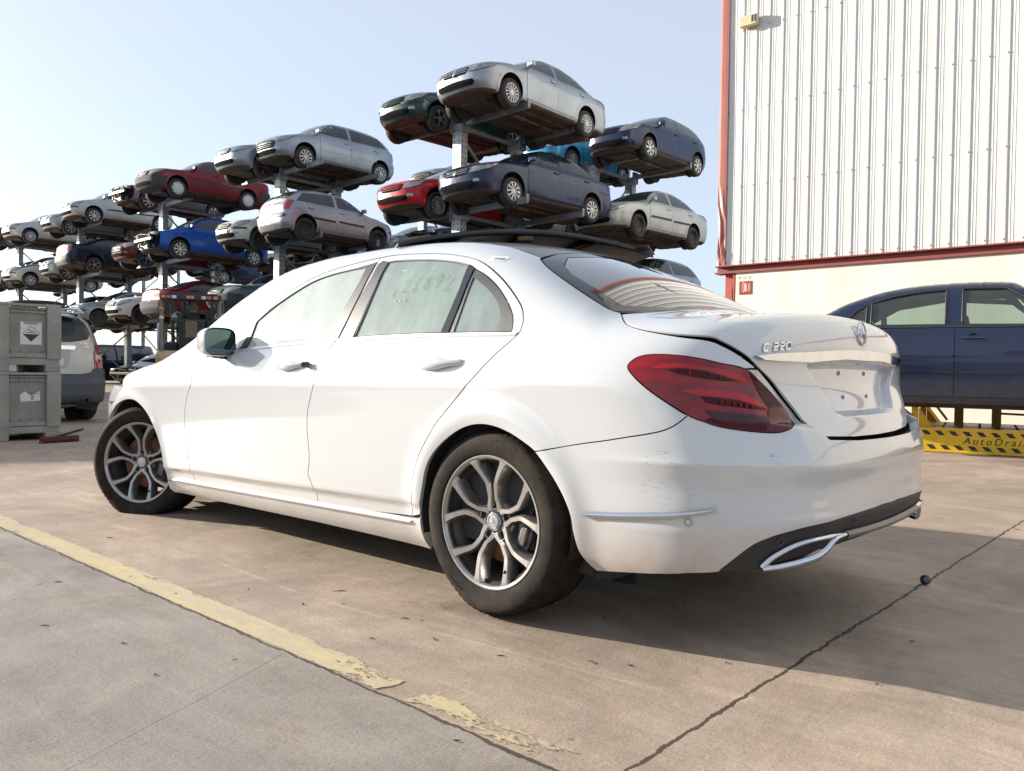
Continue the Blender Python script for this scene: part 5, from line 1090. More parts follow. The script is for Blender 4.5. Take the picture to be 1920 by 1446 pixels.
def wheel_meshes(kind,r=.305,w=.185):
    if kind in _wheelmesh: return _wheelmesh[kind]
    m=MB(); rr=.195; m.lathe([(rr,w*.36),(rr+.01,w*.47),(rr+.05,w*.53),(r-.03,w*.5),(r-.008,w*.38),(r,w*.2),(r,0),(r,-w*.25),(r-.01,-w*.42),(r-.04,-w*.5),(rr,-w*.45),(rr-.01,-w*.3)],36,'Y')
    m.lathe([(0,-w*.1),(rr-.005,-w*.12)],24,'Y')
    t=m.build('tyre',tyre_old,None); tm=t.data; bpy.data.objects.remove(t)
    h=MB(); dk=1
    if kind=='steel':
        h.lathe([(0,w*.18),(.03,w*.20),(.055,w*.12),(.09,w*.10),(.13,w*.22),(.165,w*.22),(.178,w*.42),(rr+.004,w*.5)],32,'Y')
        for i in range(10): a=2*PI*i/10; h.lathe([(0,w*.235),(.012,w*.235)],8,'Y',(.146*math.cos(a),.0,.146*math.sin(a)),mi=1)
        mats=[hub_k,under]
    else:
        n={'cap8':8,'cap7':7,'cap10':10,'capmany':14,'alloy5':5,'round8':8}[kind]
        h.lathe([(0,w*.10),(rr-.008,w*.10)],24,'Y',mi=1); h.lathe([(rr-.012,w*.10),(rr-.012,w*.42),(rr-.004,w*.52),(rr+.006,w*.52)],36,'Y'); h.lathe([(0,w*.52),(.02,w*.52),(.048,w*.50),(.05,w*.3)],20,'Y')
        if kind=='round8':
            h.lathe([(0,w*.54),(.08,w*.56),(.125,w*.52),(.148,w*.5)],32,'Y'); 
        for i in range(n):
            a=2*PI*i/n; d=.42*2*PI/n if kind!='alloy5' else .22*2*PI/n
            r0,r1=.035,rr-.006; V=[]
            for q,wf,y in ((r0,1.5 if n<12 else .9,w*.5),(.09,.75,w*.55),(r1,.85 if n<12 else .6,w*.50)):
                da=min(d*.5*wf*(r1/q)**.4,PI/n*.98) if kind!='round8' else d*.9
                for s in (-1,1): V.append((q*math.cos(a+s*da),y,q*math.sin(a+s*da)))
                for s in (-1,1): V.append((q*math.cos(a+s*da),y-.02,q*math.sin(a+s*da)))
            h.add(V,[(0,1,5,4),(4,5,9,8),(0,4,6,2),(1,3,7,5),(4,8,10,6),(5,7,11,9)])
        mats=[hub_s if kind!='alloy5' else alloy,under]
    o=h.build('hubcap',mats,None,sharp=40); hm_=o.data; bpy.data.objects.remove(o)
    _wheelmesh[kind]=(tm,hm_); return _wheelmesh[kind]
def wheels_on(root,g,kind,droop=.0,steer=0.,skip=()):
    tm,hm_=wheel_meshes(kind)
    for i,(x,sg) in enumerate(((g.wb,1),(g.wb,-1),(0,1),(0,-1))):
        if i in skip: continue
        ws_=getattr(g,'ws',1.); w=empty('wheel',(x,sg*(g.hw-.10*ws_),.305*ws_-droop),(0 if sg>0 else PI)+(steer if x>0 else 0),root); w.scale=(ws_,)*3
        o=bpy.data.objects.new('tyre',tm); link(o,w); o2=bpy.data.objects.new('hubcap',hm_); link(o2,w)
def frontP(g,pts,ch=None,off=0):
    return [tuple(p) for p in g.hit_out(np.array([[g.xf-.9,y,z] for y,z in pts]),np.array([[1.,0,0]]*len(pts)))]
def rearP(g,pts):
    return [tuple(p) for p in g.hit_out(np.array([[g.xr+.7,y,z] for y,z in pts]),np.array([[-1.,0,0]]*len(pts)))]
def sym(p): 
    q=[(a,-b,c) for a,b,c in p[::-1] if abs(b)>1e-4]; return p+q
def make_car(name,g,pm,hub='cap8',bump='body',strip=None,grille='slats',lampm=None,doors=4,glass=None,droop=0.,steer=0.,side_glass=None,wreck=False,skip_wheels=(),hoodm=None,taillampz=None,foglamp=True,plate=False,lamp_shape=None,arch=True):
    root=empty(name); glass=glass or gl_blue; lampm=lampm or lens
    body=shell(g,'body',pm,underb,root)
    b=g.bz; H=g.H; wb=g.wb
    S=Side(1); T_=Top(.7); GFc=Gno((g.xf-1.2,0,.5),1); GRc=Gno((g.xr+1.1,0,.6),-1)
    hs=.06
    # side glass outline in (x,z)
    zt=H-.125; kind=g.kind
    A=(g.cx-.02,b+.02); B=(g.rf+.06,zt-.02); 
    rear_top={'hatch':(-.02,zt-.07),'sedan':(.35,zt-.05),'wagon':(g.xr+.42,zt-.05),'van':(g.xr+.3,zt-.08)}[kind]
    rear_bot={'hatch':(-.30,b+.05),'sedan':(-.12,b+.04),'wagon':(g.xr+.26,b+.04),'van':(g.xr+.2,b+.05)}[kind]
    xB=g.wb*.5-.22 if doors==4 else .45
    def ztop(x): # roof line of the glass between B and rear_top
        t=(x-rear_top[0])/(B[0]-rear_top[0]); t=min(max(t,0),1); return rear_top[1]*(1-t)+B[1]*t+.045*math.sin(PI*t)
    def zA(x): t=(x-B[0])/(A[0]-B[0]); return B[1]+(A[1]-B[1])*t
    fg=[(A[0]-.10,b+.02),(xB+.045,b+.035),(xB+.045,ztop(xB+.045))]+[(x,ztop(x)) for x in np.linspace(xB+.2,B[0],4)]
    xq=.0 if kind!='hatch' else .0
    rgp=[(xB-.045,b+.035),(max(rear_bot[0]+.02,-.02),b+.045),(rear_bot[0]+.03,b+.05),(rear_top[0]-.0,rear_top[1])]+[(x,ztop(x)) for x in np.linspace(rear_top[0]+.1,xB-.045,5)]
    # doors: panels a few mm proud over a dark shut line
    dz0=.27
    df=[(g.wb-.47,b-.02),(g.wb-.47,.55),(g.wb-.50,dz0),(xB,dz0),(xB,b-.01)]
    dr=[(xB-.008,b-.01),(xB-.008,dz0),(.44,dz0),(.40,.50),(.22,.68),(.02,b-.0)] if doors==4 else None
    sm_=strip
    for r in (False,True):
        k=dict(right=r,fl=.0)
        for nm,o_ in (('door',df),('door',dr)):
            if o_ is None: continue
            panel('door_gap',g,S,o_,.12,under,body,off=.002,gap=-.007,**k)
            d=panel('door',g,S,o_,.07,pm,root,off=.0035,gap=0,right=r,fl=.003)
            hx=(min(p[0] for p in o_)+.16) if nm=='door' else 0
            sg=-1 if r else 1
            y0=on(g,S,[(hx,b-.10)])[0][1]; hb=MB(); hb.box((hx,sg*(y0+.012),b-.10),(.17,.035,.03),bev=.012); hb.build('door_handle',black_plastic if bump=='grey' else pm,d)
            if sm_: 
                x0,x1=min(p[0] for p in o_)+.05,max(p[0] for p in o_)-.05; panel('rubbing_strip',g,S,[(x0+(.1 if x0<.5 else 0),.55),(x1,.53),(x1,.585),(x0+(.1 if x0<.5 else 0),.605)],.1,sm_,d,off=.012,gap=0,right=r,fl=.012)
        panel('window',g,S,fg,.09,side_glass or glass,root,off=.003,gap=0,**k)
        panel('window',g,S,rgp,.09,side_glass or glass,root,off=.003,gap=0,**k)
        # arch lips and dark wells
        sg=-1 if r else 1
        for cx in (0,wb):
            w=MB(); n=16; V=[];F=[]
            for i in range(n+1):
                a=-.3+(PI+.6)*i/n
                for y,q in ((g.hw-.012,.0),(g.hw-.30,.01)): 
                    yy=y
                    V.append((cx+(g.ar+q)*math.cos(a),sg*(yy-.05 if q==0 else yy),.31+(g.ar+q)*math.sin(a)))
            for i in range(n): F.append((i*2,i*2+1,i*2+3,i*2+2))
            w.add(V,F,0,True); w.lathe([(0,0),(g.ar+.01,0)],20,'Y',(cx,sg*(g.hw-.30),.31)); w.build('wheel_well',under,root)
        for cx in (0,wb):
            a0,a1=-.36,PI+.36; arc=[(cx+(g.ar-.006)*math.cos(a),.31+(g.ar-.006)*math.sin(a)) for a in np.linspace(a0,a1,22)]+[(cx+(g.ar+.062)*math.cos(a),.31+(g.ar+.062)*math.sin(a)) for a in np.linspace(a1,a0,16)]
            panel('arch_lip',g,S,arc,.06,pm if bump!='grey' or 1 else pm,body,off=.0045,gap=0,right=r,fl=.012)
        # mirror
        m_=MB(); y0=on(g,S,[(g.cx-.16,b+.02)])[0][1]; m_.box((g.cx-.14,sg*(y0+.09),b+.06),(.10,.17,.105),bev=.042); m_.bar((g.cx-.14,sg*y0,b+.03),(g.cx-.14,sg*(y0+.06),b+.05),.05); m_.build('door_mirror',pm if bump!='grey' else black_plastic,root)
        # headlamp
        if not wreck:
            n_=g.nose; ls=lamp_shape or [(.40,n_-.21),(.42,n_-.10),(.58,n_-.035),(.74,n_-.0),(.795,n_-.02),(.755,n_-.13),(.60,n_-.20)]
            q=frontP(g,[(y*g.hw/.85,z) for y,z in ls],GFc); panel('headlight_surround',g,GFc,q,.08,black_plastic,root,off=.003,gap=-.012,right=r,fl=0); panel('headlight',g,GFc,q,.06,lampm,root,off=.006,gap=0,right=r,fl=.008)
            if foglamp: q=frontP(g,[(.50,.36),(.50,.43),(.62,.43),(.64,.37)],GFc); panel('fog_light',g,GFc,q,.06,lens,root,off=.005,gap=0,right=r,fl=.006)
        # tail lamp
        tz=taillampz or ((.72,.98) if kind!='wagon' else (.75,1.15)); q=rearP(g,[(.60,tz[0]),(.58,tz[1]-.03),(.66,tz[1]),(.745,tz[1]-.02),(.765,tz[0]+.06),(.74,tz[0])]) ; q=[(a,b2*g.hw/.85,c) for a,b2,c in q]
        panel('tail_light',g,GRc,q,.06,redlens,root,off=.006,gap=0,right=r,fl=.008)
    # screens
    def tp(pts): return [tuple(p) for p in on(g,T_,pts)]
    wd=.60*g.hw/.85
    ws=tp([(g.cx+.02,0),(g.cx-.03,.4),(g.cx-.14,.66*g.hw/.85),(g.rf+.22,.575*g.hw/.85),(g.rf+.06,.53*g.hw/.85),(g.rf+.10,0)]); panel('windscreen',g,T_,sym(ws),.08,glass,root,off=.004,gap=0,fl=.004)
    if kind in('sedan',):
        rs=tp([(-.30,0),(-.27,.4),(-.20,.60),(.20,.53),(.30,.5),(.30,0)]); panel('rear_screen',g,T_,sym(rs),.08,glass,root,off=.004,gap=0,fl=.004)
    elif kind=='hatch':
        rs=[tuple(p) for p in on(g,GRc,[(0,.42),(.62,.42),(.66,.50),(.52,.80),(0,.84)])]; 
        rs=tp([(-.12,0),(-.12,.45),(-.16,.52),(-.36,.60),(-.47,.58),(-.48,0)]); panel('rear_screen',g,T_,sym(rs),.08,glass,root,off=.004,gap=0,fl=.004)
    else:
        rs=rearP(g,[(0,b+.06),(.60,b+.06),(.62,b+.12),(.50,H-.16),(0,H-.14)]); panel('rear_screen',g,GRc,sym(rs),.08,glass,root,off=.004,gap=0,fl=.004)
    # front face
    n_=g.nose
    if not wreck:
        if grille=='slats' or grille=='split':
            wq=.34
            q=frontP(g,[(0,n_-.25),(wq-.03,n_-.24),(wq+.03,n_-.12),(wq-.02,n_-.08),(0,n_-.07)],GFc); gr=panel('grille',g,GFc,sym(q),.05,matte,root,off=.008,gap=0,fl=.008)
            sl=MB()
            for zz in (n_-.20,n_-.155,n_-.115):
                P=frontP(g,[(y,zz) for y in np.linspace(-wq,wq,9)],GFc); sl.tube([(x+.010,y,z) for x,y,z in P],.0085,5)
            if grille=='split': P=frontP(g,[(0,n_-.25),(0,n_-.07)],GFc); sl.tube([(x+.014,y,z) for x,y,z in P],.03,6)
            sl.build('grille_slat',chrome if grille=='split' else pm,gr)
        elif grille=='wide':
            q=frontP(g,[(0,.42),(.42,.42),(.50,.52),(.46,.62),(.3,.66),(0,.665)],GFc); gr=panel('grille',g,GFc,sym(q),.05,matte,root,off=.008,gap=0,fl=.008)
            sl=MB()
            for zz in (.47,.52,.57,.61): P=frontP(g,[(y,zz) for y in np.linspace(-.42,.42,9)],GFc); sl.tube([(x+.008,y,z) for x,y,z in P],.006,5)
            sl.build('grille_slat',hub_s,gr)
        q=frontP(g,[(0,.27),(.46,.28),(.52,.34),(.48,.395),(0,.40)],GFc); panel('air_intake',g,GFc,sym(q),.05,matte,root,off=.010,gap=0,fl=.010)
        if bump=='grey':
            q=[tuple(p) for p in on(g,S,[(wb+.37,.26),(wb+.35,.44),(wb+.36,.565)])]+frontP(g,[(.70,.585),(.4,.585),(0,.585)],GFc)
            q2=frontP(g,[(0,.405),(.5,.40),(.54,.34),(.5,.27),(0,.262),(0,.21),(.5,.21),(.7,.23)],GFc)
            o_=q+q2; o_=o_+[(a,-b2,c) for a,b2,c in o_[::-1] if abs(b2)>1e-3]
            q=[(0,.585)]; 
            full=frontP(g,[(0,.585),(.4,.585),(.70,.58)],GFc)+[tuple(p) for p in on(g,S,[(wb+.36,.565),(wb+.36,.44),(wb+.38,.28)])]+frontP(g,[(.66,.215),(.35,.205),(0,.205)],GFc)
            panel('front_bumper',g,GFc,sym(full),.07,bumper_grey,root,off=.010,gap=0,fl=.012,holes=[sym(frontP(g,[(0,.27),(.46,.28),(.52,.34),(.48,.395),(0,.40)],GFc))])
            full=rearP(g,[(0,.60),(.4,.60),(.70,.59)])+[tuple(p) for p in on(g,S,[(-.45,.56),(-.40,.42),(-.42,.28)])]+rearP(g,[(.66,.25),(.35,.24),(0,.24)])
            panel('rear_bumper',g,GRc,sym(full),.07,bumper_grey,root,off=.010,gap=0,fl=.012)
        elif bump=='strip':
            for s0,s1 in ((.30,.70),):
                q=frontP(g,[(.30,.50),(.50,.50),(.70,.505),(.765,.51),(.765,.55),(.70,.55),(.50,.545),(.30,.545)],GFc)
                for r in (False,True): panel('bumper_strip',g,GFc,q,.08,black_plastic,root,off=.010,gap=0,fl=.012,right=r)
            q=rearP(g,[(0,.52),(.4,.52),(.70,.53),(.70,.59),(.4,.585),(0,.585)]); panel('bumper_strip',g,GRc,sym(q),.08,black_plastic,root,off=.010,gap=0,fl=.012)
        if plate:
            pz=.455; P=frontP(g,[(0,pz)],GFc)[0]; m_=MB(); m_.box((P[0]+.012,0,pz),(.012,.50,.11),bev=.004); m_.build('number_plate',platem,root)
    else:
        # front stripped to the carrier: crash beam, radiator, cut opening, loose bits
        q=frontP(g,[(0,.24),(.60,.25),(.72,.36),(.74,.60),(.60,n_-.0),(0,n_+.0)],GFc); panel('engine_bay_opening',g,GFc,sym(q),.07,matte,root,off=.008,gap=0,fl=.01)
        m_=MB(); m_.box((g.xf+.02,0,.52),(.06,1.25,.10),bev=.02); m_.build('crash_beam',mat('bare_steel_tan',(.30,.26,.18),.5,metal=.3),root)
        m_=MB(); m_.box((g.xf-.03,.0,.40),(.05,.62,.34)); m_.build('radiator',mat('radiator_grey',(.12,.12,.12),.6,metal=.4,var=.5,vs=30),root)
        m_=MB()
        rg_=random.Random(len(name)*7+3)
        for i in range(16):
            x=g.xf-rg_.uniform(-.03,.12); y=rg_.uniform(-.68,.68); z=rg_.uniform(.28,n_-.06); m_.box((x,y,z),(rg_.uniform(.04,.12),rg_.uniform(.05,.22),rg_.uniform(.03,.14)),rg_.uniform(-1,1),bev=.01)
        m_.tube([(g.xf+.02,-.6,.66),(g.xf+.03,-.2,.72),(g.xf,.25,.66),(g.xf+.02,.62,.6)],.018,6); m_.build('loose_engine_parts',mat('engine_grime',(.06,.055,.05),.6,metal=.3,var=.6,vs=15),root)
        for y in (-.55,.55): 
            m_=MB(); m_.box((g.xf-.10,y,n_-.10),(.16,.26,.13),.3*y,bev=.04); m_.build('headlight',lens,root)
    q=rearP(g,[(0,.76),(.26,.76),(.26,.88),(0,.88)]); 
    rp=panel('rear_plate_recess',g,GRc,sym(q),.08,platem if plate else black_plastic,root,off=.005,gap=0,fl=.004)
    if hoodm is not None:
        hd=tp([(g.cx+.05,0),(g.cx,.45),(g.cx-.05,.70),(g.wb+.1,.76*g.hw/.85),(g.xf-.40,.64),(g.xf-.26,.35),(g.xf-.22,0)]); panel('bonnet',g,T_,sym(hd),.08,hoodm,root,off=.006,gap=0,fl=.01)
    # underside: exhaust, axle, tank
    u=MB(); zb=g.zb
    u.tube([(wb-.2,.1,zb-.02),(wb*.6,.15,zb-.03),(.35,.12,zb-.03),(.1,.3,zb-.0),(g.xr+.2,.42,zb+.04)],.032,8); u.lathe([(0,-.25),(.08,-.24),(.09,0),(.08,.24),(0,.25)],10,'X',(g.xr+.42,.30,zb+.02)); u.lathe([(0,-.2),(.06,-.19),(.06,.19),(0,.2)],10,'X',(wb*.62,.15,zb-.03))
    u.build('exhaust_pipe',mat_rustpipe,root)
    u=MB(); u.tube([(0,-g.hw+.2,.25),(0,-.3,.21),(0,.3,.21),(0,g.hw-.2,.25)],.05,8); u.tube([(.45,-.5,.2),(.1,-.62,.27)],.035,6); u.tube([(.45,.5,.2),(.1,.62,.27)],.035,6); u.build('rear_axle',under,root)
    u=MB(); u.box((wb+.05,0,.20),(.55,.75,.16),bev=.05); u.tube([(wb,-g.hw+.2,.27),(wb,.0,.25),(wb,g.hw-.2,.27)],.03,8); u.tube([(wb-.25,-.35,.17),(wb,-.65,.22),(wb+.2,-.4,.2)],.03,6); u.tube([(wb-.25,.35,.17),(wb,.65,.22),(wb+.2,.4,.2)],.03,6); u.build('engine_sump',mat('sump_grime',(.05,.045,.04),.7,metal=.2,var=.5,vs=12),root)
    for y in (-.42,.42):
        u=MB(); u.box((wb*.48,y,zb-.012),(wb*.75,.07,.04)); u.build('floor_rail',underb,root)
    u=MB(); u.box((.45,-.25,zb-.015),(.55,.6,.07),bev=.03); u.build('fuel_tank',underb,root)
    if hub: wheels_on(root,g,hub,droop,steer,skip_wheels)
    return root
mat_rustpipe=mat('rusty_pipe',(.13,.09,.065),.7,metal=.4,var=.4,vs=12)
def copy_tree(o,parent=None):
    c=o.copy(); COL.objects.link(c); c.parent=parent
    for ch in list(o.children): copy_tree(ch,c)
    return c

# ================= rack yard =================
B_={}
B_['hatch_small']=car_body(wb=2.45,fo=.74,ro=.66,hw=.825,H=1.43,kind='hatch',hood=.96,nose=.76,belt=.93)
B_['hatch_tall']=car_body(wb=2.60,fo=.80,ro=.70,hw=.87,H=1.50,kind='hatch',hood=1.0,nose=.78,belt=.98,cowl=2.35)
B_['hatch_mid']=car_body(wb=2.58,fo=.84,ro=.74,hw=.88,H=1.48,kind='hatch',hood=1.0,nose=.80,belt=.97)
B_['sedan']=car_body(wb=2.60,fo=.86,ro=1.0,hw=.86,H=1.42,kind='sedan',hood=.96,nose=.76,belt=.94)
B_['sedan_long']=car_body(wb=2.70,fo=.90,ro=1.0,hw=.88,H=1.46,kind='sedan',hood=.98,nose=.78,belt=.97,deck=1.08)
B_['sedan_box']=car_body(wb=2.50,fo=.80,ro=.98,hw=.84,H=1.43,kind='sedan',hood=.95,nose=.80,belt=.93,deck=1.04,round_=.62,rake=.45)
B_['wagon']=car_body(wb=2.55,fo=.82,ro=.95,hw=.84,H=1.46,kind='wagon',hood=.95,nose=.76,belt=.94)
B_['van']=car_body(wb=2.7,fo=.80,ro=.8,hw=.90,H=1.80,kind='van',hood=1.05,nose=.85,belt=1.05,cowl=2.55)
PW=.0
# id: (body, paint, options)
MODELS={}
def model(key,body,paint,**k):
    MODELS[key]=(body,paint,k)
model('a1','sedan','silver',hub='capmany',grille='split',bump='body',name='silver_sedan')
model('a2','sedan_long','navy',hub='cap10',grille='split')
model('a1b','hatch_small','green',hub='alloy5',grille='slats',bump='strip')
model('a2b','hatch_small','red',hub='capmany',grille='slats')
model('golf','hatch_mid','navy',hub='cap7',grille='slats',glass=gl_blue)
model('tol','sedan','pale',hub='steel',strip=black_plastic,grille='slats')
model('turq','hatch_small','turq',hub='cap10')
model('gm','hatch_mid','silver',hub='steel',grille='split')
model('p307','hatch_tall','blue_silver',hub='cap10',grille='wide',strip='body')
model('leon','hatch_mid','silver',hub='alloy5',grille='slats')
model('p206','hatch_small','lilac',plate=True,hub='steel',bump='strip',strip=black_plastic,grille='wide')
model('fabia','hatch_small','cream',plate=True,hub='steel',bump='strip')
model('p206b','hatch_small','turq',hub='cap8',grille='wide')
model('tipo','sedan_box','olive',plate=True,hub='steel',bump='grey',grille='slats')
model('vento','sedan_box','wine',hub='round8',bump='grey',strip=black_plastic,grille='slats')
model('wreck','hatch_small','grey',hub='cap7',wreck=True)
model('b307','hatch_tall','blue',hub='cap8',wreck=True)
model('p208','hatch_small','maroon',hub='alloy5',grille='wide')
model('temp','sedan_box','maroon',hub='steel',bump='grey',grille='slats')
model('corsa','hatch_small','white',hub='steel')
model('c4','hatch_tall','pale',hub='cap8',strip=black_plastic,bump='strip')
model('cit','hatch_small','silver',hub='cap7')
model('p508','sedan_long','night',plate=True,hub='alloy5',grille='wide')
model('p206c','hatch_small','silver',hub='steel',bump='strip',strip=black_plastic,grille='wide')
model('stilo','hatch_tall','pale',hub='capmany',strip=black_plastic,bump='strip')
model('blk','hatch_mid','black',hub='capmany')
model('focus','hatch_mid','white',plate=True,hub='steel',grille='wide')
model('vanw','van','white',hub='steel')
model('red2','hatch_mid','red',hub='steel')
model('wreck2','hatch_mid','navy',hub='steel',wreck=True)
model('wreck3','sedan','silver',hub='steel',wreck=True)
model('carrier','van','night',hub='steel',glass=gl_dark)
model('wag','wagon','grey',hub='steel',bump='strip')
_made={}
def car(key,name,x,y,z,front,label,cat='car',group='scrapped cars stored on the steel racks',jit=0,yaw=None,pitch=0.,roll=0.,droop=.06,**over):
    """x,y = middle of the axle line nearest... y is the front-axle position for cars facing +y"""
    body,pk,k=MODELS[key]; k=dict(k); k.update(over); k.pop('name',None)
    g=B_[body]
    if k.get('strip')=='body': k['strip']=PT[pk]
    ck=(key,droop,tuple(sorted((a,str(b)) for a,b in over.items())))
    if ck in _made:
        o=copy_tree(_made[ck])
    else:
        o=make_car(name,g,PT[pk],droop=droop,**k); _made[ck]=o
    o.name=name
    if yaw is None: yaw=PI/2 if front else -PI/2
    jr=random.Random(int(x*37+z*101+len(label))); yaw+=R(jr.uniform(-1.6,1.6)); roll+=R(jr.uniform(-.9,.9)); pitch+=R(jr.uniform(-.8,.8))
    ca,sa=math.cos(yaw),math.sin(yaw)
    ox=g.wb if front else 0
    # y given is the world y of the axle nearer the camera side (+y)
    o.location=(x-ca*ox,y-sa*ox,z); o.rotation_euler=(roll,pitch,yaw)
    return tag(o,label,cat,group)
X0=[11.5,18.95,26.35,33.9,41.3]; L1,L2,L3=2.34,4.34,6.34
def near(i): return X0[i]-1.17
def far(i): return X0[i]+1.10
YF=-9.72
C=car
C('a1','sedan_car',near(0)-.0,-9.62,L3,True,'silver sedan on the topmost arms of the tallest rack, nearest the building')
C('a1b','hatchback_car',far(0),-9.75,L3,True,'dark green hatchback at the top of the rack, behind the silver sedan')
C('a2','sedan_car',near(0)+.25,-10.0,L2+.1,True,'dark navy saloon with silver hubcaps below the topmost silver sedan')
C('a2b','hatchback_car',far(0)+.05,-9.75,L2,True,'bright red hatchback beside the navy saloon on the rack')
C('golf','hatchback_car',10.95,-15.83,L3+.35,True,'dark blue hatchback on the top arms of the rear rack, closest to the building')
C('tol','sedan_car',10.2,-14.3,L2-.05,True,'silver saloon with black steel wheels under the dark blue hatchback')
C('turq','hatchback_car',13.4,-15.7,L3+.35,True,'turquoise hatchback half hidden behind the silver and navy saloons')
C('gm','hatchback_car',13.4,-15.7,L2+.3,True,'grey silver hatchback behind the silver saloon with black wheels')
C('p307','hatchback_car',near(1)+.65,-10.05,L3+.15,True,'bluish silver hatchback with ten spoke wheels atop the second rack')
C('leon','hatchback_car',far(1),-9.72,L3+.05,True,'silver hatchback with dark headlights behind the topmost bluish silver hatchback')
C('p206','hatchback_car',near(1)-.05,-9.65,L2+.0,False,'lilac silver hatchback with its tail to the front and black wheels')
C('fabia','hatchback_car',far(1)+.1,-9.72,L2,True,'cream white hatchback nose beside the lilac silver hatchback')
C('p206b','hatchback_car',near(1)+.2,-9.75,L1,True,'bright blue hatchback nose just above the white car roof line')
C('tipo','sedan_car',far(1)+.2,-9.6,L1,True,'grey green boxy saloon with black bumper left of the blue hatchback nose')
C('vento','sedan_car',near(2)-.7,-9.3,L3-.0,True,'wine red saloon with round white hubcaps on the top arms')
C('wreck','hatchback_car',far(2)+.15,-9.75,L3,True,'stripped grey hatchback behind the wine red saloon')
C('b307','hatchback_car',near(2)-.8,-9.35,L2,True,'bright blue hatchback with its nose stripped to bare metal')
C('p208','hatchback_car',far(2)+.1,-9.7,L2,True,'maroon hatchback nose behind the stripped blue hatchback')
C('temp','sedan_car',near(2)-.5,-9.8,L1,False,'maroon boxy saloon seen from its tail above the forklift')
C('corsa','hatchback_car',far(2)+.1,-9.5,L1,True,'white hatchback nose left of the maroon boxy saloon')
C('c4','hatchback_car',near(3)-.2,-9.8,L3+.1,True,'pale silver hatchback with black side strips on the top arms left of the wine saloon')
C('cit','hatchback_car',far(3)-.2,-9.75,L3-.1,True,'silver hatchback half hidden behind the pale silver hatchback with side strips')
C('p508','sedan_car',near(3)+.0,-9.9,L2+.2,False,'dark night blue saloon shown tail first with five spoke wheels')
C('cit','hatchback_car',far(3)-.2,-9.7,L2,True,'silver hatchback mostly hidden behind the night blue saloon',droop=.061)
C('p206c','hatchback_car',near(3)-.9,-9.75,L1+.05,True,'silver hatchback with black wheels right above the silver people carrier')
C('blk','hatchback_car',far(3),-9.75,L1,True,'black hatchback behind the silver hatchback above the people carrier')
C('stilo','hatchback_car',near(4)-.5,-9.75,L3,True,'pale silver hatchback with multi spoke wheels high at the left edge')
C('blk','hatchback_car',far(4)-.2,-9.7,L3,True,'black hatchback cut by the left edge of the picture, topmost',droop=.062)
C('c4','hatchback_car',near(4)-.5,-9.75,L2,True,'silver hatchback with dusty black bonnet under the multi spoke hatchback',hoodm=PT['black'])
C('p307','hatchback_car',far(4)-.2,-9.7,L2,True,'silver hatchback cut by the left picture edge, middle level')
C('wag','estate_car',near(4)-.3,-9.9,L1,False,'grey estate car behind the plastic crates, low on the rack')
C('wreck3','sedan_car',far(4)-.2,-9.7,L1,True,'stripped silver saloon low on the farthest rack')
# low level by the white car's roof
C('wreck2','hatchback_car',near(0)+.1,-10.0,L1,True,'stripped navy car just over the white car roof')
C('wreck3','sedan_car',far(0),-9.6,L1,True,'stripped silver car behind the low navy wreck',droop=.063)
# second line of racks further back
row2=[(1,'vanw','van','white van behind the second rack upright',L1+.35,True,near),(1,'focus','hatchback_car','white hatchback with wide grille behind the second rack upright',L1+.35,True,far),
 (1,'p206c','hatchback_car','silver hatchback nose in the gap right of the bluish silver hatchback',L3+.3,True,near),(1,'wreck2','hatchback_car','dark wreck behind the lilac silver hatchback',L2+.3,True,near),(1,'leon','hatchback_car','silver hatchback on the second line behind the cream white car',L2+.3,True,far),
 (2,'red2','hatchback_car','red hatchback behind the stripped blue hatchback',L1+.35,True,near),(2,'wreck3','sedan_car','stripped silver saloon behind the blue hatchback rear wheel',L2+.3,True,near),(2,'blk','hatchback_car','black hatchback behind the wine red saloon tail',L2+.3,True,far),(2,'red2','hatchback_car','second red hatchback deeper in the rear racks',L1+.35,False,far),
 (3,'c4','hatchback_car','silver hatchback far back between the left racks',L1+.35,True,near),(3,'golf','hatchback_car','navy hatchback far back between the left racks',L2+.3,True,near),(4,'stilo','hatchback_car','silver hatchback farthest back at left',L1+.35,True,near),
 (0,'wreck','hatchback_car','stripped grey hatchback behind the roof panel, left of the tall uprights',L1+.30,True,far),(0,'p307','hatchback_car','silver car under the grey silver hatchback on the rear rack',L1+.30,True,near)]
for i,key,nm,lab,z,fr_,fn in row2:
    C(key,nm,fn(i)+.6,-15.7,z,fr_,lab,cat='van' if key=='vanw' else 'car',group='scrapped cars on the rear line of racks',droop=.06+.0001*(i+int(z*10)))
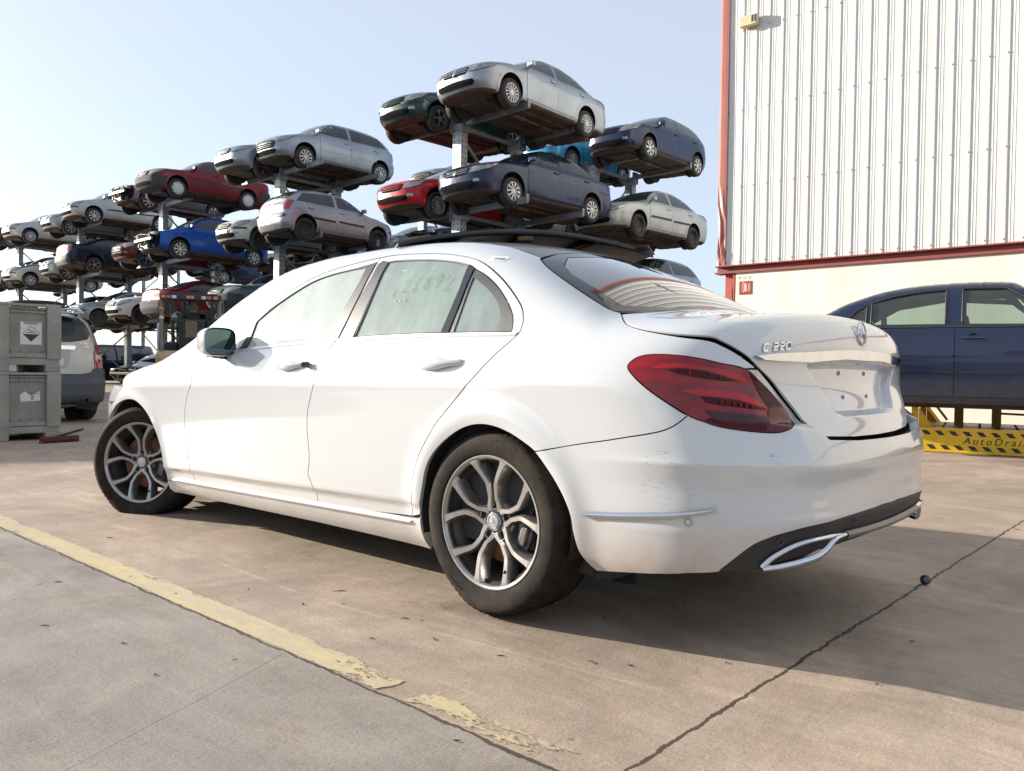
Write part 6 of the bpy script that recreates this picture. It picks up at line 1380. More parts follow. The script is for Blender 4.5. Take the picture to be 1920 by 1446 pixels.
# ---- uprights and arms ----
holem=mat('hole_dark',(.01,.01,.01),.9)
holel=mat('hole_glint',(.6,.62,.62),.5)
_rk={}
def rack(x,ya,yb,top,levels,label,group,z0=0.):
    ck=(round(ya-yb,2),top,tuple(levels))
    if ck in _rk:
        r=copy_tree(_rk[ck]); r.location=(x,(ya+yb)/2,0); return tag(r,label,'rack',group)
    r=empty('steel_car_rack',(x,(ya+yb)/2,0)); _rk[ck]=r; tag(r,label,'rack',group)
    h=(ya-yb)/2
    for y in (h,-h):
        m=MB(); 
        for dx in (-.13,.13): m.box((dx,y,top/2),(.012,.20,top))
        m.box((0,y+.094,top/2),(.25,.012,top)); m.box((0,y-.094,top/2),(.25,.012,top)); m.box((0,y,.015),(.5,.4,.03))
        up_=m.build('upright',galv,r)
        m=MB(); z=.3
        while z<top-.1:
            for dy in (-.05,.05): m.box((-.1375,y+dy,z),(.003,.022,.045),mi=0)
            for dx in (-.07,.07): m.box((dx,y+.1015,z),(.022,.003,.045),mi=0)
            z+=.125
        m.build('slot_holes',holem,up_)
        for l in levels:
            for s in (-1,1):
                m=MB(); zt=l+.20; m.bar((s*.14,y,zt-.09),(s*2.05,y,zt-.06),.09,.13); m.box((s*2.07,y,zt-.02),(.02,.08,.17)); m.box((s*.17,y,zt-.12),(.06,.24,.34)); m.build('arm',galvd,r)
    zs=[.3]+[l for l in levels]
    for a,b in zip(zs[:-1],zs[1:]):
        for s in (1,-1):
            m=MB(); m.bar((0,s*h,a+.15),(0,-s*h,b-.1),.045,.045); m.build('brace',galvd,r)
    for l in levels:
        m=MB(); m.bar((0,h,l+.05),(0,-h,l+.05),.06,.08); m.build('tie_beam',galvd,r)
    return r
labs=['tall grey perforated rack carrying the silver sedan and green hatchback','perforated rack under the bluish silver hatchback','perforated rack under the wine red saloon','perforated rack behind the silver people carrier','perforated rack nearest the left edge']
for i,x in enumerate(X0):
    rack(x,-10.1,-12.05,6.45,[L1,L2,L3],labs[i],'steel racks in the front line')
labs2=['rear rack under the dark blue hatchback by the building','rear rack behind the bluish silver hatchback','rear rack behind the wine red saloon','rear rack behind the night blue saloon','rear rack at the far left']
for i,x in enumerate([12.15]+[q+.55 for q in X0[1:]]):
    rack(x,-16.1,-18.0,6.8,[L1+.3,L2+.3,L3+.35] if i==0 else [L1+.35,L2+.3,L3+.3],labs2[i],'steel racks in the rear line')
# cars on the ground
C('carrier','people_carrier',37.6,-11.2,0,True,'dark people carrier on the ground under the silver hatchback with black wheels',group='cars on the yard floor',droop=.0)
C('wreck3','sedan_car',33.2,-12.2,.0,True,'stripped silver saloon on the ground between crates and forklift',group='cars on the yard floor',droop=.0,yaw=R(108))
C('a1','sedan_car',33.6,-13.6,.12,True,'silver saloon with chrome grille on the ground beside the forklift',group='cars on the yard floor',droop=.001,yaw=R(112))

# ================= warehouse wall, right =================
def streaky(name,a,b_,rough,amt):
    m,nt,b=nodes(name); b.inputs['Roughness'].default_value=rough; n1=noise(nt,1.1,6,.65,stretch=(3,3,.12)); n2=noise(nt,.5,5,.6)
    f=mth(nt,'MULTIPLY',ramp(nt,n1,[(.42,0),(.68,1)]),ramp(nt,n2,[(.35,.2),(.65,1)])); nt.links.new(mixc(nt,mth(nt,'MULTIPLY',f,amt),a,b_),b.inputs['Base Color']); bump(nt,b,noise(nt,1.3,3,.5),.12,.03); return m
sheet=streaky('white_sheet_metal',(.62,.615,.60),(.48,.46,.42),.42,.35)
redst=mat('red_oxide_steel',(.26,.05,.038),.5,var=.22,vs=2.5,dirt=((.22,.11,.09),2,12,.2))
redtrim=mat('faded_red_trim',(.42,.15,.12),.45,var=.15,vs=1.2)
wallm=streaky('cream_render',(.74,.685,.61),(.62,.50,.37),.8,.7)
boltm=mat('rivet',(.20,.19,.175),.6)
def wall_building():
    yw=-9.8; x1=4.766; x0=-22.
    SX=lambda v:-.226+.882*v; SZ=lambda v:.100+.882*v
    root=empty('warehouse_building',(0,0,0),label='tall warehouse of white ribbed sheet metal over a cream wall with red steel trim',cat='building')
    m=MB(); m.box(((x0+4.467)/2,yw-.08,1.285),(4.467-x0,.22,2.570)); lw=m.build('lower_wall',wallm,root)
    # ribbed cladding: one folded profile
    p=.228; V=[];F=[]; prof=[]; n=int((x1-.04-x0)/p)
    for i in range(n):
        xs=x1-.04-i*p; 
        for dx,dy in ((0,.0),(.040,.0),(.056,.012),(.087,.012),(.103,.0),(.132,0),(.137,.0045),(.142,0),(.172,0),(.177,.0045),(.182,0)): prof.append((xs-dx,yw+dy))
    z0,z1=2.685,12.0; zs=[z0,5.,7.4,9.7,z1]
    for z in zs:
        for x,y in prof: V.append((x,y+.006*math.sin(x*3.1+z*1.7)*(1 if z0<z<z1 else .2),z))
    k=len(prof)
    for a in range(len(zs)-1):
        for i in range(k-1): F.append((a*k+i,a*k+i+1,(a+1)*k+i+1,(a+1)*k+i))
    m=MB(); m.add(V,F); cl=m.build('cladding',sheet,root,fix=False)
    m=MB()
    for zz in (2.746,3.999,5.269,6.592,7.95):
        for i in range(0,n): m.box((x1-.04-i*p-.0715,yw+.015,zz),(.018,.008,.018),bev=.003)
    m.build('screw_row',boltm,cl)
    # bottom beam: channel section
    m=MB(); 
    for z,y,h,d in ((2.565,yw-.04,.028,.22),(2.680,yw-.03,.020,.18),(2.623,yw-.04,.10,.03)): m.box(((x0+x1+.07)/2,y,z),(x1+.07-x0,d,h))
    m.build('red_beam',redst,root)
    # corner flashing with a dented lower end
    V=[];F=[]; zs=[2.693,2.79,2.923,3.187,3.452,3.716,4.069,4.687,5.569,6.715,8.038,12]
    for z in zs:
        d=max(0,1-abs(z-3.23)/.66); dd=.05*d*math.sin(z*9)
        for x,y in ((x1-.10,yw+.038),(x1-.05+.02*d,yw+.045+dd),(x1+.015-.03*d,yw+.05-dd*.8),(x1+.05-.02*d,yw+.045+dd*.4),(x1+.055,yw-.5)): V.append((x,y,z))
    for a in range(len(zs)-1):
        for i in range(4): F.append((a*5+i,a*5+i+1,a*5+i+6,a*5+i+5))
    m=MB(); m.add(V,F,0,False); m.build('corner_flashing',redtrim,root)
    # steel column at the corner, end wall
    m=MB(); h_=2.552; m.box((4.590,yw-.045,h_/2),(.20,.012,h_)); m.box((4.497,yw-.055,h_/2),(.028,.18,h_)); m.box((4.683,yw-.18,h_/2),(.014,.28,h_)); m.box((4.497,yw-.16,h_/2),(.014,.18,h_)); m.build('corner_column',mat('bright_red_oxide',(.40,.065,.04),.5,var=.25,vs=3),root)
    m=MB(); m.box((x1-.3,yw-7.1,6.2),(.2,13.9,11.6)); m.box(((x0+x1)/2,yw-7.1,12.1),(x1-x0+.3,14.4,.25)); m.build('end_wall_and_roof',sheet,root)
    m=MB(); m.box((4.978,yw-1.2,8.1),(.4,.25,.2)); m.build('eave_bracket',redst,root)
    # lamp box on the cladding
    q=MB(); q.box((4.290,yw+.085,6.691),(.30,.11,.17),bev=.012); lb_=q.build('bulkhead_box',mat('beige_box',(.56,.47,.28),.5),root)
    q=MB(); q.box((4.211,yw+.142,6.700),(.026,.006,.11)); q.box((4.162,yw+.142,6.700),(.026,.006,.11)); q.build('vent_slot',mat('slot_blue',(.02,.03,.10),.4),lb_)
    # extinguisher sign and fixings
    q=MB(); q.box((4.286,yw+.036,2.296),(.22,.008,.22)); s=q.build('fire_sign',mat('sign_red',(.30,.035,.04),.45),lw)
    q=MB(); y=yw+.041; ck=mat('sign_pictogram',(.62,.42,.28),.5)
    q.prism([(SX(a),SZ(b)) for a,b in [(5.15,2.42),(5.085,2.42),(5.085,2.55),(5.10,2.575),(5.135,2.575),(5.15,2.55)]],y-.001,y+.001,'Y'); q.bar((4.308,y,2.371),(4.334,y,2.393),.012,.002,(0,1,0)); q.bar((4.334,y,2.393),(4.343,y,2.261),.010,.002,(0,1,0)); q.bar((4.343,y,2.252),(4.308,y,2.226),.012,.002,(0,1,0)); q.bar((4.22,y,2.235),(4.197,y,2.305),.014,.002,(0,1,0)); q.bar((4.233,y,2.305),(4.211,y,2.376),.012,.002,(0,1,0)); q.bar((4.246,y,2.235),(4.202,y,2.358),.010,.002,(0,1,0)); q.build('pictogram',ck,s)
    q=MB()
    for xx in (4.396,4.308,4.22): q.tube([(xx+.02*math.cos(a),yw+.031,2.464+.02*math.sin(a)) for a in np.linspace(0,2*PI,12,endpoint=False)],.004,5,closed=True)
    q.build('fixing_ring',mat('pale_ring',(.45,.38,.3),.7),lw)
    # cable stub in the column
    q=MB(); q.tube([(SX(a),yw+b,SZ(c)) for a,b,c in ((5.47,-.08,2.78),(5.45,-.05,2.6),(5.42,-.03,2.2),(5.40,-.02,1.9))],.012,6); q.build('cable',black_plastic,root)
wall_building()
# unseen block, added up-sun at left to shade the yard before the racks
def shade_caster():
    ax=Vector((.27,.963,0)); p0=Vector((22.0,-2.0,0)); r=empty('unseen_shade_caster',tuple(p0),math.atan2(ax.y,ax.x),label='unseen hall-shaped block added left of the yard, outside the picture, to shade the crates',cat='building')
    m=MB(); m.box((13,-5.,2.7),(26,10,5.4)); m.build('wall',wallm,r); m=MB(); m.box((13,-5.,5.5),(26.4,10.4,.2)); m.build('roof',redst,r)
    m=MB(); m.box((5,.02,1.9),(4,.06,3.8)); m.build('door',galvd,r)
shade_caster()
# ================= blue saloon on the drain rig =================
yel=mat('rig_yellow_paint',(.80,.50,.012),.42,var=.12,vs=3,coat=.25,dirt=((.35,.2,.05),0,.3,.25))
yeld=mat('rig_orange_paint',(.50,.24,.012),.5,var=.2,vs=4)
decal=mat('hazard_black',(.022,.02,.018),.5)
RA=R(11.8)
def rig():
    # frame local: +x runs right-to-left along the beam away from the camera's right, +y to the camera
    o=Vector((.90,-7.07,0)); r=empty('drain_rig',tuple(o),RA+PI,label='yellow steel depollution rig with black hazard blocks under the blue saloon',cat='car lift')
    # local x: towards -X world (image right)
    L=4.4; m=MB(); m.box((L/2-.05,.06,.145),(L,.012,.25)); m.box((L/2-.05,.10,.275),(L,.10,.012)); m.box((L/2-.05,.085,.014),(L,.09,.014)); m.box((-.045,.5,.145),(.012,.9,.25)); bm_=m.build('front_beam',yel,r)
    yy=.0525
    for row,z in ((0,.222),(1,.062)):
        q=MB(); x=.10+row*.055
        while x<L-.2:
            q.prism([(x,z+.025),(x+.062,z+.025),(x+.062+.046,z-.025),(x+.046,z-.025)],yy,yy+.001,'Y'); x+=.137
        q.build('hazard_row',decal,bm_,fix=True)
    v,f=text_geo('AutoDrain',.108,.001,shear=.25,spacing=1.35); q=MB(); q.add([(.83+a,yy-.0005+c*0-.0004,.142+b2) for a,b2,c in v],f)
    # stencilled letters have filled counters
    for cx,cz,rx in ((.905,.134,.026),(1.02,.134,.034)): pass
    q.build('beam_lettering',decal,bm_,fix=False)
    # far beam, cross ties, posts with gussets, mesh deck
    m=MB(); m.box((L/2,1.65,.145),(L,.06,.25)); m.build('rear_beam',yeld,r)
    for i,x in enumerate((.03,2.2,4.2)):
        for y in (.12,1.58):
            m=MB(); m.box((x,y,.42),(.07,.07,.30)); m.box((x,y,.575),(.30,.16,.016)); m.build('post',yel if y<1 else yeld,r)
            m=MB(); m.prism([(x+.04,.27),(x+.19,.27),(x+.04,.50)],y-.01,y+.01,'Y'); m.bar((x+.28,y,.30),(x+.10,y,.55),.03); m.build('gusset',yel if y<1 else yeld,r)
    for x in (.45,.85): 
        m=MB(); m.box((x,1.15,.42),(.10,.09,.33)); m.build('post',yeld,r)
    m=MB(); 
    for i in range(22): m.box((.2+i*.19,.9,.262),(.16,1.5,.010))
    m.build('deck_plate',mat('galv_mesh',(.22,.24,.27),.5,metal=.5,var=.5,vs=60,bmp=.8,bs=90),r)
    m=MB(); m.box((2.7,1.2,.33),(3.0,.7,.06)); m.tube([(1.4,.9,.36),(2.6,1.0,.38),(4,.95,.37)],.02,6); m.build('drain_tray',mat('dark_tray',(.03,.035,.05),.6,var=.5,vs=10),r)
    m=MB(); m.tube([(.9,1.2,.42),(1.6,1.3,.40),(2.4,1.1,.41),(3.6,1.25,.40)],.014,6); m.build('green_hose',mat('green_hose',(.02,.16,.07),.5),r)
    return r
rig()
BG=car_body(wb=2.80,fo=.90,ro=1.10,hw=.91,H=1.565,kind='sedan',hood=1.0,nose=.80,belt=1.01,deck=1.10,rake=.5)
BG.top=pchip([-1.4,-1.12,-.95,-.72,-.50,-.30,-.08,.10,.29,.45,.66,.95,1.3,1.66,1.85,2.2,2.38,2.45,2.95,3.35,3.55,3.68,3.9],[.8,.97,1.07,1.095,1.14,1.235,1.345,1.41,1.468,1.50,1.53,1.55,1.558,1.545,1.46,1.20,1.05,1.01,.95,.86,.78,.60,.2])
gl_see=glassmat('blue_car_glass',(.62,.74,.68),dust=.10,dustc=(.40,.44,.40),ds=5)
bluep=mat('paint_dark_blue',(.005,.013,.046),.30,metal=.25,coat=.7,var=.12,vs=1.6,dirt=((.13,.11,.10),.10,.60,.5))
def blue_car():
    g=BG; r=empty('blue_saloon_car',(0,0,0)); tag(r,'dark blue saloon raised on the yellow drain rig in front of the cream wall','car')
    S=Side(1)
    b=g.bz; H=g.H
    # glasshouse: real openings, see-through
    dlo_r=[(.0,b+.03),(.52,b+.035),(.54,H-.115),(.86,H-.105)]
    xB=1.12
    qw=[(-.02,b+.035),(.235,b+.035),(.235,b+.275),(.12,b+.20),(.03,b+.10)]
    rw=[(.285,b+.035),(xB-.09,b+.035),(xB-.09,H-.125),(.80,H-.140),(.52,H-.185),(.285,b+.300)]
    fw=[(xB+.07,b+.035),(g.cx-.14,b+.02),(g.cx-.30,b+.12),(g.rf+.0,H-.16),(1.6,H-.122),(xB+.07,H-.115)]
    rwin=[(a,c) for a,c in rw]; holes=[qw,rwin,fw]
    side=[(-.98,.70)]
    # body side from sill to rail with arches
    out=[(.50,.19),(2.30,.19),(2.42,.30)]
    def arc(cx,a0,a1,n=14): return [(cx+.355*math.cos(a),.31+.355*math.sin(a)) for a in np.linspace(a0,a1,n)]
    def ysol(pts): return [tuple(p) for p in on(g,S,pts)]
    bot=arc(0,PI+.15,-.15,18)  # rear arch, rear to front
    lower=[(-1.0,.30),(-.40,.24)]+[(a,c) for a,c in bot]+[(.36,.19),(2.44,.19)]+arc(2.8,PI+.15,-.15,18)+[(3.25,.25),(3.45,.35)]
    upper=[(3.50,.60),(3.2,.80),(2.6,.93),(2.30,.985),(2.18,1.08),(2.0,1.20),(1.84,1.30),(1.70,H-.09),(1.4,H-.068),(1.0,H-.070),(.66,H-.092),(.35,H-.145),(.1,H-.22),(-.15,1.225),(-.45,1.095),(-.7,1.035),(-1.0,.98),(-1.04,.7)]
    for rr in (False,True):
        # the car's right side (sg=-1) faces the camera
        bs=panel('body_side',g,S,lower+upper,.05,bluep,r,right=rr,holes=holes,gap=0,fl=.02)
        for nm,o_ in (('rear_door',[(xB,b+.0),(xB,.27),(.46,.27),(.42,.5),(.22,.70),(.02,.86),(-.08,b+.0)]),('front_door',[(2.30,b-.03),(2.30,.5),(2.26,.27),(xB+.008,.27),(xB+.008,b)])):
            panel('door_gap',g,S,o_,.1,under,bs,off=.002,gap=-.006,right=rr,fl=0)
            d=panel(nm,g,S,o_,.05,bluep,r,off=.005,gap=0,right=rr,fl=.004)
            x0,x1=min(p[0] for p in o_),max(p[0] for p in o_)
            cr=[(x0+.0+(.30 if x0<0 else 0)+.08,.525),(x1-.004,.525),(x1-.004,.545),(x0+(.30 if x0<0 else 0)+.06,.545)]; panel('side_moulding',g,S,cr,.08,bluep,d,off=.016,gap=0,right=rr,fl=.014)
            sg=-1 if rr else 1; hx=x0+.17+(.30 if x0<0 else 0); y0=on(g,S,[(hx,b-.10)])[0][1]; hb=MB(); hb.box((hx,sg*(y0+.030),b-.105),(.22,.022,.026),bev=.01); hb.lathe([(0,.006),(.035,.004),(.045,-.003)],16,'Y',(hx,sg*(y0+.006),b-.105)); hb.build('door_handle',mat('paint_dark_blue_handle',(.007,.016,.052),.2,metal=.25,coat=1),d)
            bt=[(x0+(.02 if x0<0 else .0),b+.008),(x1,b+.008),(x1,b+.034),(x0+(.02 if x0<0 else .0),b+.034)]; panel('window_trim',g,S,bt,.1,black_plastic,d,off=.010,gap=0,right=rr,fl=.01)
        for w_ in holes:
            panel('window',g,S,w_,.09,gl_see,r,off=-.006,gap=0,right=rr,fl=0)
            q=on(g,S,dens(np.array(w_),.06),off=.002); q[:,1]*=-1 if rr else 1; t=MB(); t.tube(q,.011,6,closed=True); t.build('window_seal',black_plastic,r)
    T_=Top(.7)
    def tp(pts): return [tuple(p) for p in on(g,T_,pts)]
    e=ysol([(1.70,H-.09),(1.4,H-.068),(1.0,H-.070),(.66,H-.092),(.35,H-.145)])
    rf_=e+tp([(.38,.0)])[:0]+tp([(.42,.3),(.45,0)]); rf_=[tuple(p) for p in tp([(1.66,0),(1.64,.3)])]+rf_; panel('roof',g,T_,sym(rf_),.08,bluep,r,gap=0,fl=.004)
    e2=ysol([(.35,H-.145),(.1,H-.22),(-.15,1.225),(-.45,1.095)]); rs=tp([(.45,0),(.42,.3)])+e2+tp([(-.50,.4),(-.53,0)]); panel('rear_screen',g,T_,sym(rs),.08,gl_see,r,gap=0,fl=0)
    e3=ysol([(-.45,1.095),(-.7,1.035),(-1.0,.98)]); bl_=tp([(-.53,0),(-.50,.4)])+e3+tp([(-1.02,.3),(-1.03,0)]); panel('boot_lid',g,T_,sym(bl_),.08,bluep,r,gap=0,fl=.004)
    e4=ysol([(2.30,.985),(2.18,1.08),(2.0,1.20),(1.84,1.30),(1.70,H-.09)]); ws=tp([(2.36,0),(2.34,.4)])+e4+tp([(1.64,.3),(1.66,0)]); panel('windscreen',g,T_,sym(ws),.08,gl_see,r,gap=0,fl=0)
    e5=ysol([(3.2,.80),(2.6,.93),(2.30,.985)]); bn=tp([(3.5,0),(3.42,.4)])+e5+tp([(2.34,.4),(2.36,0)]); panel('bonnet',g,T_,sym(bn),.08,bluep,r,gap=0,fl=.004)
    GRc=Gno((.2,0,.65),-1); rb=[(-1.08,0,.98)]
    rb=rearP(g,[(0,.95),(.45,.94),(.70,.90)])+ysol([(-1.0,.75),(-.98,.5),(-.9,.3)])+rearP(g,[(.6,.25),(.3,.24),(0,.24)]); panel('tail_panel',g,GRc,sym(rb),.08,bluep,r,gap=0,fl=0)
    GFc=Gno((2.4,0,.6),1); fb=frontP(g,[(0,.72),(.45,.70),(.68,.66)])+ysol([(3.45,.5),(3.42,.35)])+frontP(g,[(.6,.25),(.3,.24),(0,.24)]); panel('nose_panel',g,GFc,sym(fb),.08,bluep,r,gap=0,fl=0)
    m=MB(); m.box((1.2,0,.22),(3.6,1.5,.08)); m.box((1.2,.82,.55),(2.3,.03,.70)); m.box((1.2,-.82,.55),(2.3,.03,.70)); m.box((-.35,0,1.0),(.6,1.2,.03)); m.box((2.1,0,.8),(.4,1.4,.35)); m.box((-.1,0,.6),(.05,1.5,.7)); m.build('cabin_tub',cabin,r)
    seatd=mat('leather_dark',(.04,.04,.045),.5)
    for x in (1.45,.38):
        for y in (.38,-.38):
            m=MB(); m.box((x,y,.52),(.5,.52,.18),bev=.06); m.box((x-.28,y,.86),(.15,.48,.62),bev=.06); m.box((x-.32,y,1.21),(.09,.26,.17),bev=.04); m.build('seat',seatd,r)
    m=MB()
    for sg in (1,-1):
        yy=[.78,.70,.60]; m.tube([(xB,sg*.76,.95),(xB-.01,sg*.68,1.2),(xB-.02,sg*.56,1.42)],.035,6); m.tube([(2.15,sg*.74,.98),(1.90,sg*.63,1.2),(1.68,sg*.54,1.38)],.025,6); m.tube([(1.68,sg*.54,1.38),(1.0,sg*.53,1.43),(.45,sg*.54,1.34),(.15,sg*.60,1.18)],.03,6)
    m.build('pillar_lining',cabin,r)
    for y in (.5,-.5): 
        m=MB(); m.box((1.3,y,.165),(2.2,.10,.06)); m.build('floor_rail',underb,r)
    wheels_on(r,g,'alloy5',.02)
    m=MB()
    for cx in (0,2.8):
        for sg in (1,-1): m.lathe([(0,0),(.36,0),(.365,.28)],20,'Y',(cx,sg*.56 if sg>0 else -.84,.31)) if False else m.box((cx,sg*.55,.45),(.7,.02,.5))
    m.build('wheel_well',under,r)
    return r
bc=blue_car()
# its right flank faces the camera; nose points to the picture's right
yawb=RA+PI; ux=Vector((math.cos(yawb),math.sin(yawb),0)); uy=Vector((-math.sin(yawb),math.cos(yawb),0))
anchor=Vector((.235,-6.38,0))  # where the middle pillar stands on the near flank
anchor=Vector((.40,-6.75,0))
bc.location=anchor-ux*1.12+uy*.90; bc.location.z=.375; bc.rotation_euler=(0,0,yawb)
# ================= people carrier by the crates =================
SG=car_body(wb=2.63,fo=.87,ro=.83,hw=.90,H=1.66,kind='wagon',hood=1.12,nose=.92,belt=1.06,arch_r=.39)
SG.sec=pchip([.10,.18,.26,.34,.5,.64,.8,.96,1.04,1.09,1.21,1.36,1.48,1.56,1.76],[.13,.075,.04,.022,.006,0,.004,.014,.03,.045,.075,.12,.175,.25,.42]); SG.zb=.26; SG.ws=1.14
tint_g=mat('tinted_rear_glass',(.012,.016,.026),.12,coat=.15,var=.3,spec=.3)
def suv():
    g=SG; pm=PT['pale']; r=make_car('silver_off_roader',g,pm,hub='alloy5',bump='grey',glass=tint_g,taillampz=(.92,1.28))
    for ch in list(r.children):
        if ch.name.split('.')[0] in('tail_light','rear_screen','rear_plate_recess','rear_bumper'): 
            for c2 in list(ch.children): bpy.data.objects.remove(c2)
            bpy.data.objects.remove(ch)
    GRc=Gno((g.xr+1.1,0,.9),-1); yr=lambda pts:rearP(g,pts)
    panel('rear_screen',g,GRc,sym(yr([(0,1.17),(.40,1.17),(.62,1.22),(.665,1.30),(.60,1.46),(.53,1.55),(0,1.565)])),.06,tint_g,r,off=.004,gap=0,fl=.006)
    for rr in (False,True):
        tl=panel('tail_light',g,GRc,yr([(.70,.78),(.71,.95),(.735,1.13),(.775,1.17),(.84,1.02),(.86,.90),(.85,.76)]),.03,redlens,r,off=.008,gap=0,right=rr,fl=.012)
        panel('indicator_lens',g,GRc,yr([(.722,.93),(.728,1.0),(.845,.985),(.85,.93)]),.03,mat('indicator_pale',(.55,.42,.36),.1,coat=1),tl,off=.012,gap=0,right=rr,fl=.004)
    bp=panel('rear_bumper',g,GRc,sym(yr([(0,.72),(.5,.72),(.66,.75),(.70,.80),(.80,.80)])+[tuple(p) for p in on(g,Side(1),[(-.45,.76),(-.42,.55),(-.46,.36)])]+yr([(.6,.33),(.3,.32),(0,.32)])),.06,mat('dark_blue_grey_plastic',(.055,.065,.08),.55,var=.15),r,off=.03,gap=0,fl=.04)
    rc_=panel('plate_recess',g,GRc,sym(yr([(0,.80),(.30,.80),(.36,.86),(.38,1.08),(.34,1.10),(0,1.10)])),.05,mat('recess_shadow_silver',(.30,.31,.32),.4,metal=.4),r,off=.003,gap=0,fl=.004)
    panel('number_plate',g,GRc,yr([(-.27,.83),(.27,.83),(.27,.94),(-.27,.94)]),.05,platem,rc_,off=.010,gap=0,fl=.008)
    panel('tailgate_handle',g,GRc,yr([(-.42,1.06),(.42,1.06),(.44,1.115),(-.44,1.115)]),.05,chrome,r,off=.02,gap=0,fl=.02)
    for tx,y0,z0,s in (('TUCSON',-.50,1.155,.050),('CRDi',-.585,1.105,.042)):
        v,f=text_geo(tx,s,.004,font_off=.0008,spacing=1.1); q=MB(); x=yr([(y0,z0)])[0][0]; q.add([(x-.012-c,y0-a,z0+b2) for a,b2,c in v],f); q.build('model_badge',chrome,r,fix=False)
    m=MB(); m.lathe([(.026,0),(.030,0),(.032,-.16),(.027,-.16)],16,'X',(g.xr+.02,-.52,.34)); m.build('exhaust_tip',mat_rustpipe,r)
    m=MB(); m.prism([(-.52,.20),(-.60,.30),(-.62,.42),(-.84,.42),(-.86,.30),(-.80,.17)],g.xr+.34,g.xr+.36,'X'); m.build('mud_flap',bumper_grey,r)
    for sg in (1,-1):
        m=MB(); m.tube([(1.9,sg*.58,1.63),(1.8,sg*.585,1.70),(.2,sg*.60,1.705),(-.35,sg*.60,1.67),(-.52,sg*.60,1.60)],.02,8); m.build('roof_rail',hub_s,r)
    m=MB(); m.box((g.xr+.22,0,1.60),(.20,1.0,.025),bev=.01); m.build('roof_spoiler',pm,r)
    m=MB(); m.lathe([(0,0),(.03,0),(.03,-.03),(0,-.03)],12,'X',(g.xr+.20,-.15,1.585)); m.build('wiper_pivot',black_plastic,r)
    return r
sv_=suv(); sv_.location=(11.45,-1.22,0); sv_.rotation_euler=(0,0,R(-3)); tag(sv_,'silver off-roader with dark bumper parked tail first behind the plastic crates','car')
# ================= plastic pallet boxes =================
crm=mat('grey_box_plastic',(.30,.295,.265),.55,var=.18,vs=5,bmp=.25,bs=40,dirt=((.08,.07,.06),0,1.4,.35))
crd=mat('grey_box_recess',(.22,.215,.195),.6,var=.2,vs=6)
paper=mat('label_paper',(.60,.60,.58),.7,var=.1,vs=12)
def crate(z,label,sticker):
    # 1.2 m along y, 1.0 m along x, .76 high; near face at x=0
    r=empty('plastic_pallet_box',(8.04,-.52,z),label=label,cat='crate',group='stacked grey plastic pallet boxes')
    L,D,Hh=1.20,1.0,.755
    m=MB(); m.box((D/2,L/2,.43),(D-.09,L-.09,.58)); m.build('panel_body',crd,r)
    for c_,d_ in ([((.035,y,.45),(.07,.15,.62)) for y in (.075,L-.075)]+[((D-.035,y,.45),(.07,.15,.62)) for y in (.075,L-.075)]+[((.04,.60,.45),(.06,.16,.62)),((D/2,.03,.45),(.2,.06,.6))]): m=MB(); m.box(c_,d_,bev=.012); m.build('corner_rib',crm,r)
    pass
    m=MB(); m.box((.035,L/2,.74),(.068,L-.004,.03),bev=.008); m.box((D-.035,L/2,.74),(.068,L-.004,.03),bev=.008); m.box((D/2,.035,.74),(D-.15,.066,.03),bev=.008); m.box((D/2,L-.035,.74),(D-.15,.066,.03),bev=.008)
    m.box((.045,L/2,.185),(.055,L-.31,.045)); m.box((.045,L/2,.665),(.045,L-.31,.012)); m.box((.045,L/2,.705),(.045,L-.31,.010))
    for k in range(9): m.box((.048,.20+k*.1,.685),(.04,.008,.075)); m.box((.050,.20+k*.1,.215),(.04,.008,.06))
    m.build('rim',crm,r)
    m=MB(); m.box((D/2,L/2,.115),(D-.03,L-.03,.075),bev=.01); m.build('base_deck',crm,r)
    for y in (.085,L/2,L-.085):
        m=MB(); m.box((D/2,y,.045),(D-.02,.16,.088),bev=.012); m.build('skid',crm,r)
    if sticker:
        m=MB(); m.box((.0435,.30,.43),(.003,.215,.25)); s=m.build('hazard_label',paper,r); x=.0412
        m=MB(); c=(.30,.425); h=.085
        for a,b2 in (((0,h),(h,0)),((h,0),(0,-h)),((0,-h),(-h,0)),((-h,0),(0,h))): m.bar((x,c[0]+a[0],c[1]+a[1]),(x,c[0]+b2[0],c[1]+b2[1]),.0015,.004)
        m.add([(x-.0006,c[0]-h*.98,c[1]-.004),(x-.0006,c[0]+h*.98,c[1]-.004),(x-.0006,c[0],c[1]-h)],[(0,1,2)])
        m.bar((x,c[0]-.045,c[1]+.012),(x,c[0]+.045,c[1]+.012),.0015,.008); m.bar((x,c[0]-.02,c[1]+.025),(x,c[0]+.03,c[1]+.045),.0015,.008); m.build('corrosive_mark',decal,s,fix=False)
        v,f=text_geo('CORROSIVO',.026,.0004,font_off=.0006); m=MB(); m.add([(x-.001,.30-a,.540+b2) for a,b2,c_ in v],f); m.build('label_text',decal,s,fix=False)
    else:
        m=MB(); m.prism([(.205,.44),(.40,.43),(.41,.50),(.36,.545),(.30,.50),(.21,.55)],.0435,.0455,'X'); s=m.build('torn_label',paper,r)
        m=MB(); m.bar((.042,.22,.52),(.042,.33,.52),.001,.006)
        for k in range(4): m.bar((.042,.27,.455+.014*k),(.042,.30,.455+.014*k),.001,.006)
        m.build('label_print',mat('label_ink',(.03,.05,.12),.6),s)
        m=MB(); m.prism([(.62,.46),(.80,.44),(.80,.60),(.70,.60)],.008,.010,'X'); m.build('torn_label',paper,r)
    return r
crate(0,'grey plastic pallet box standing on the ground, torn white label on it',False)
c2=crate(.757,'upper grey plastic pallet box with a white corrosive hazard label',True)
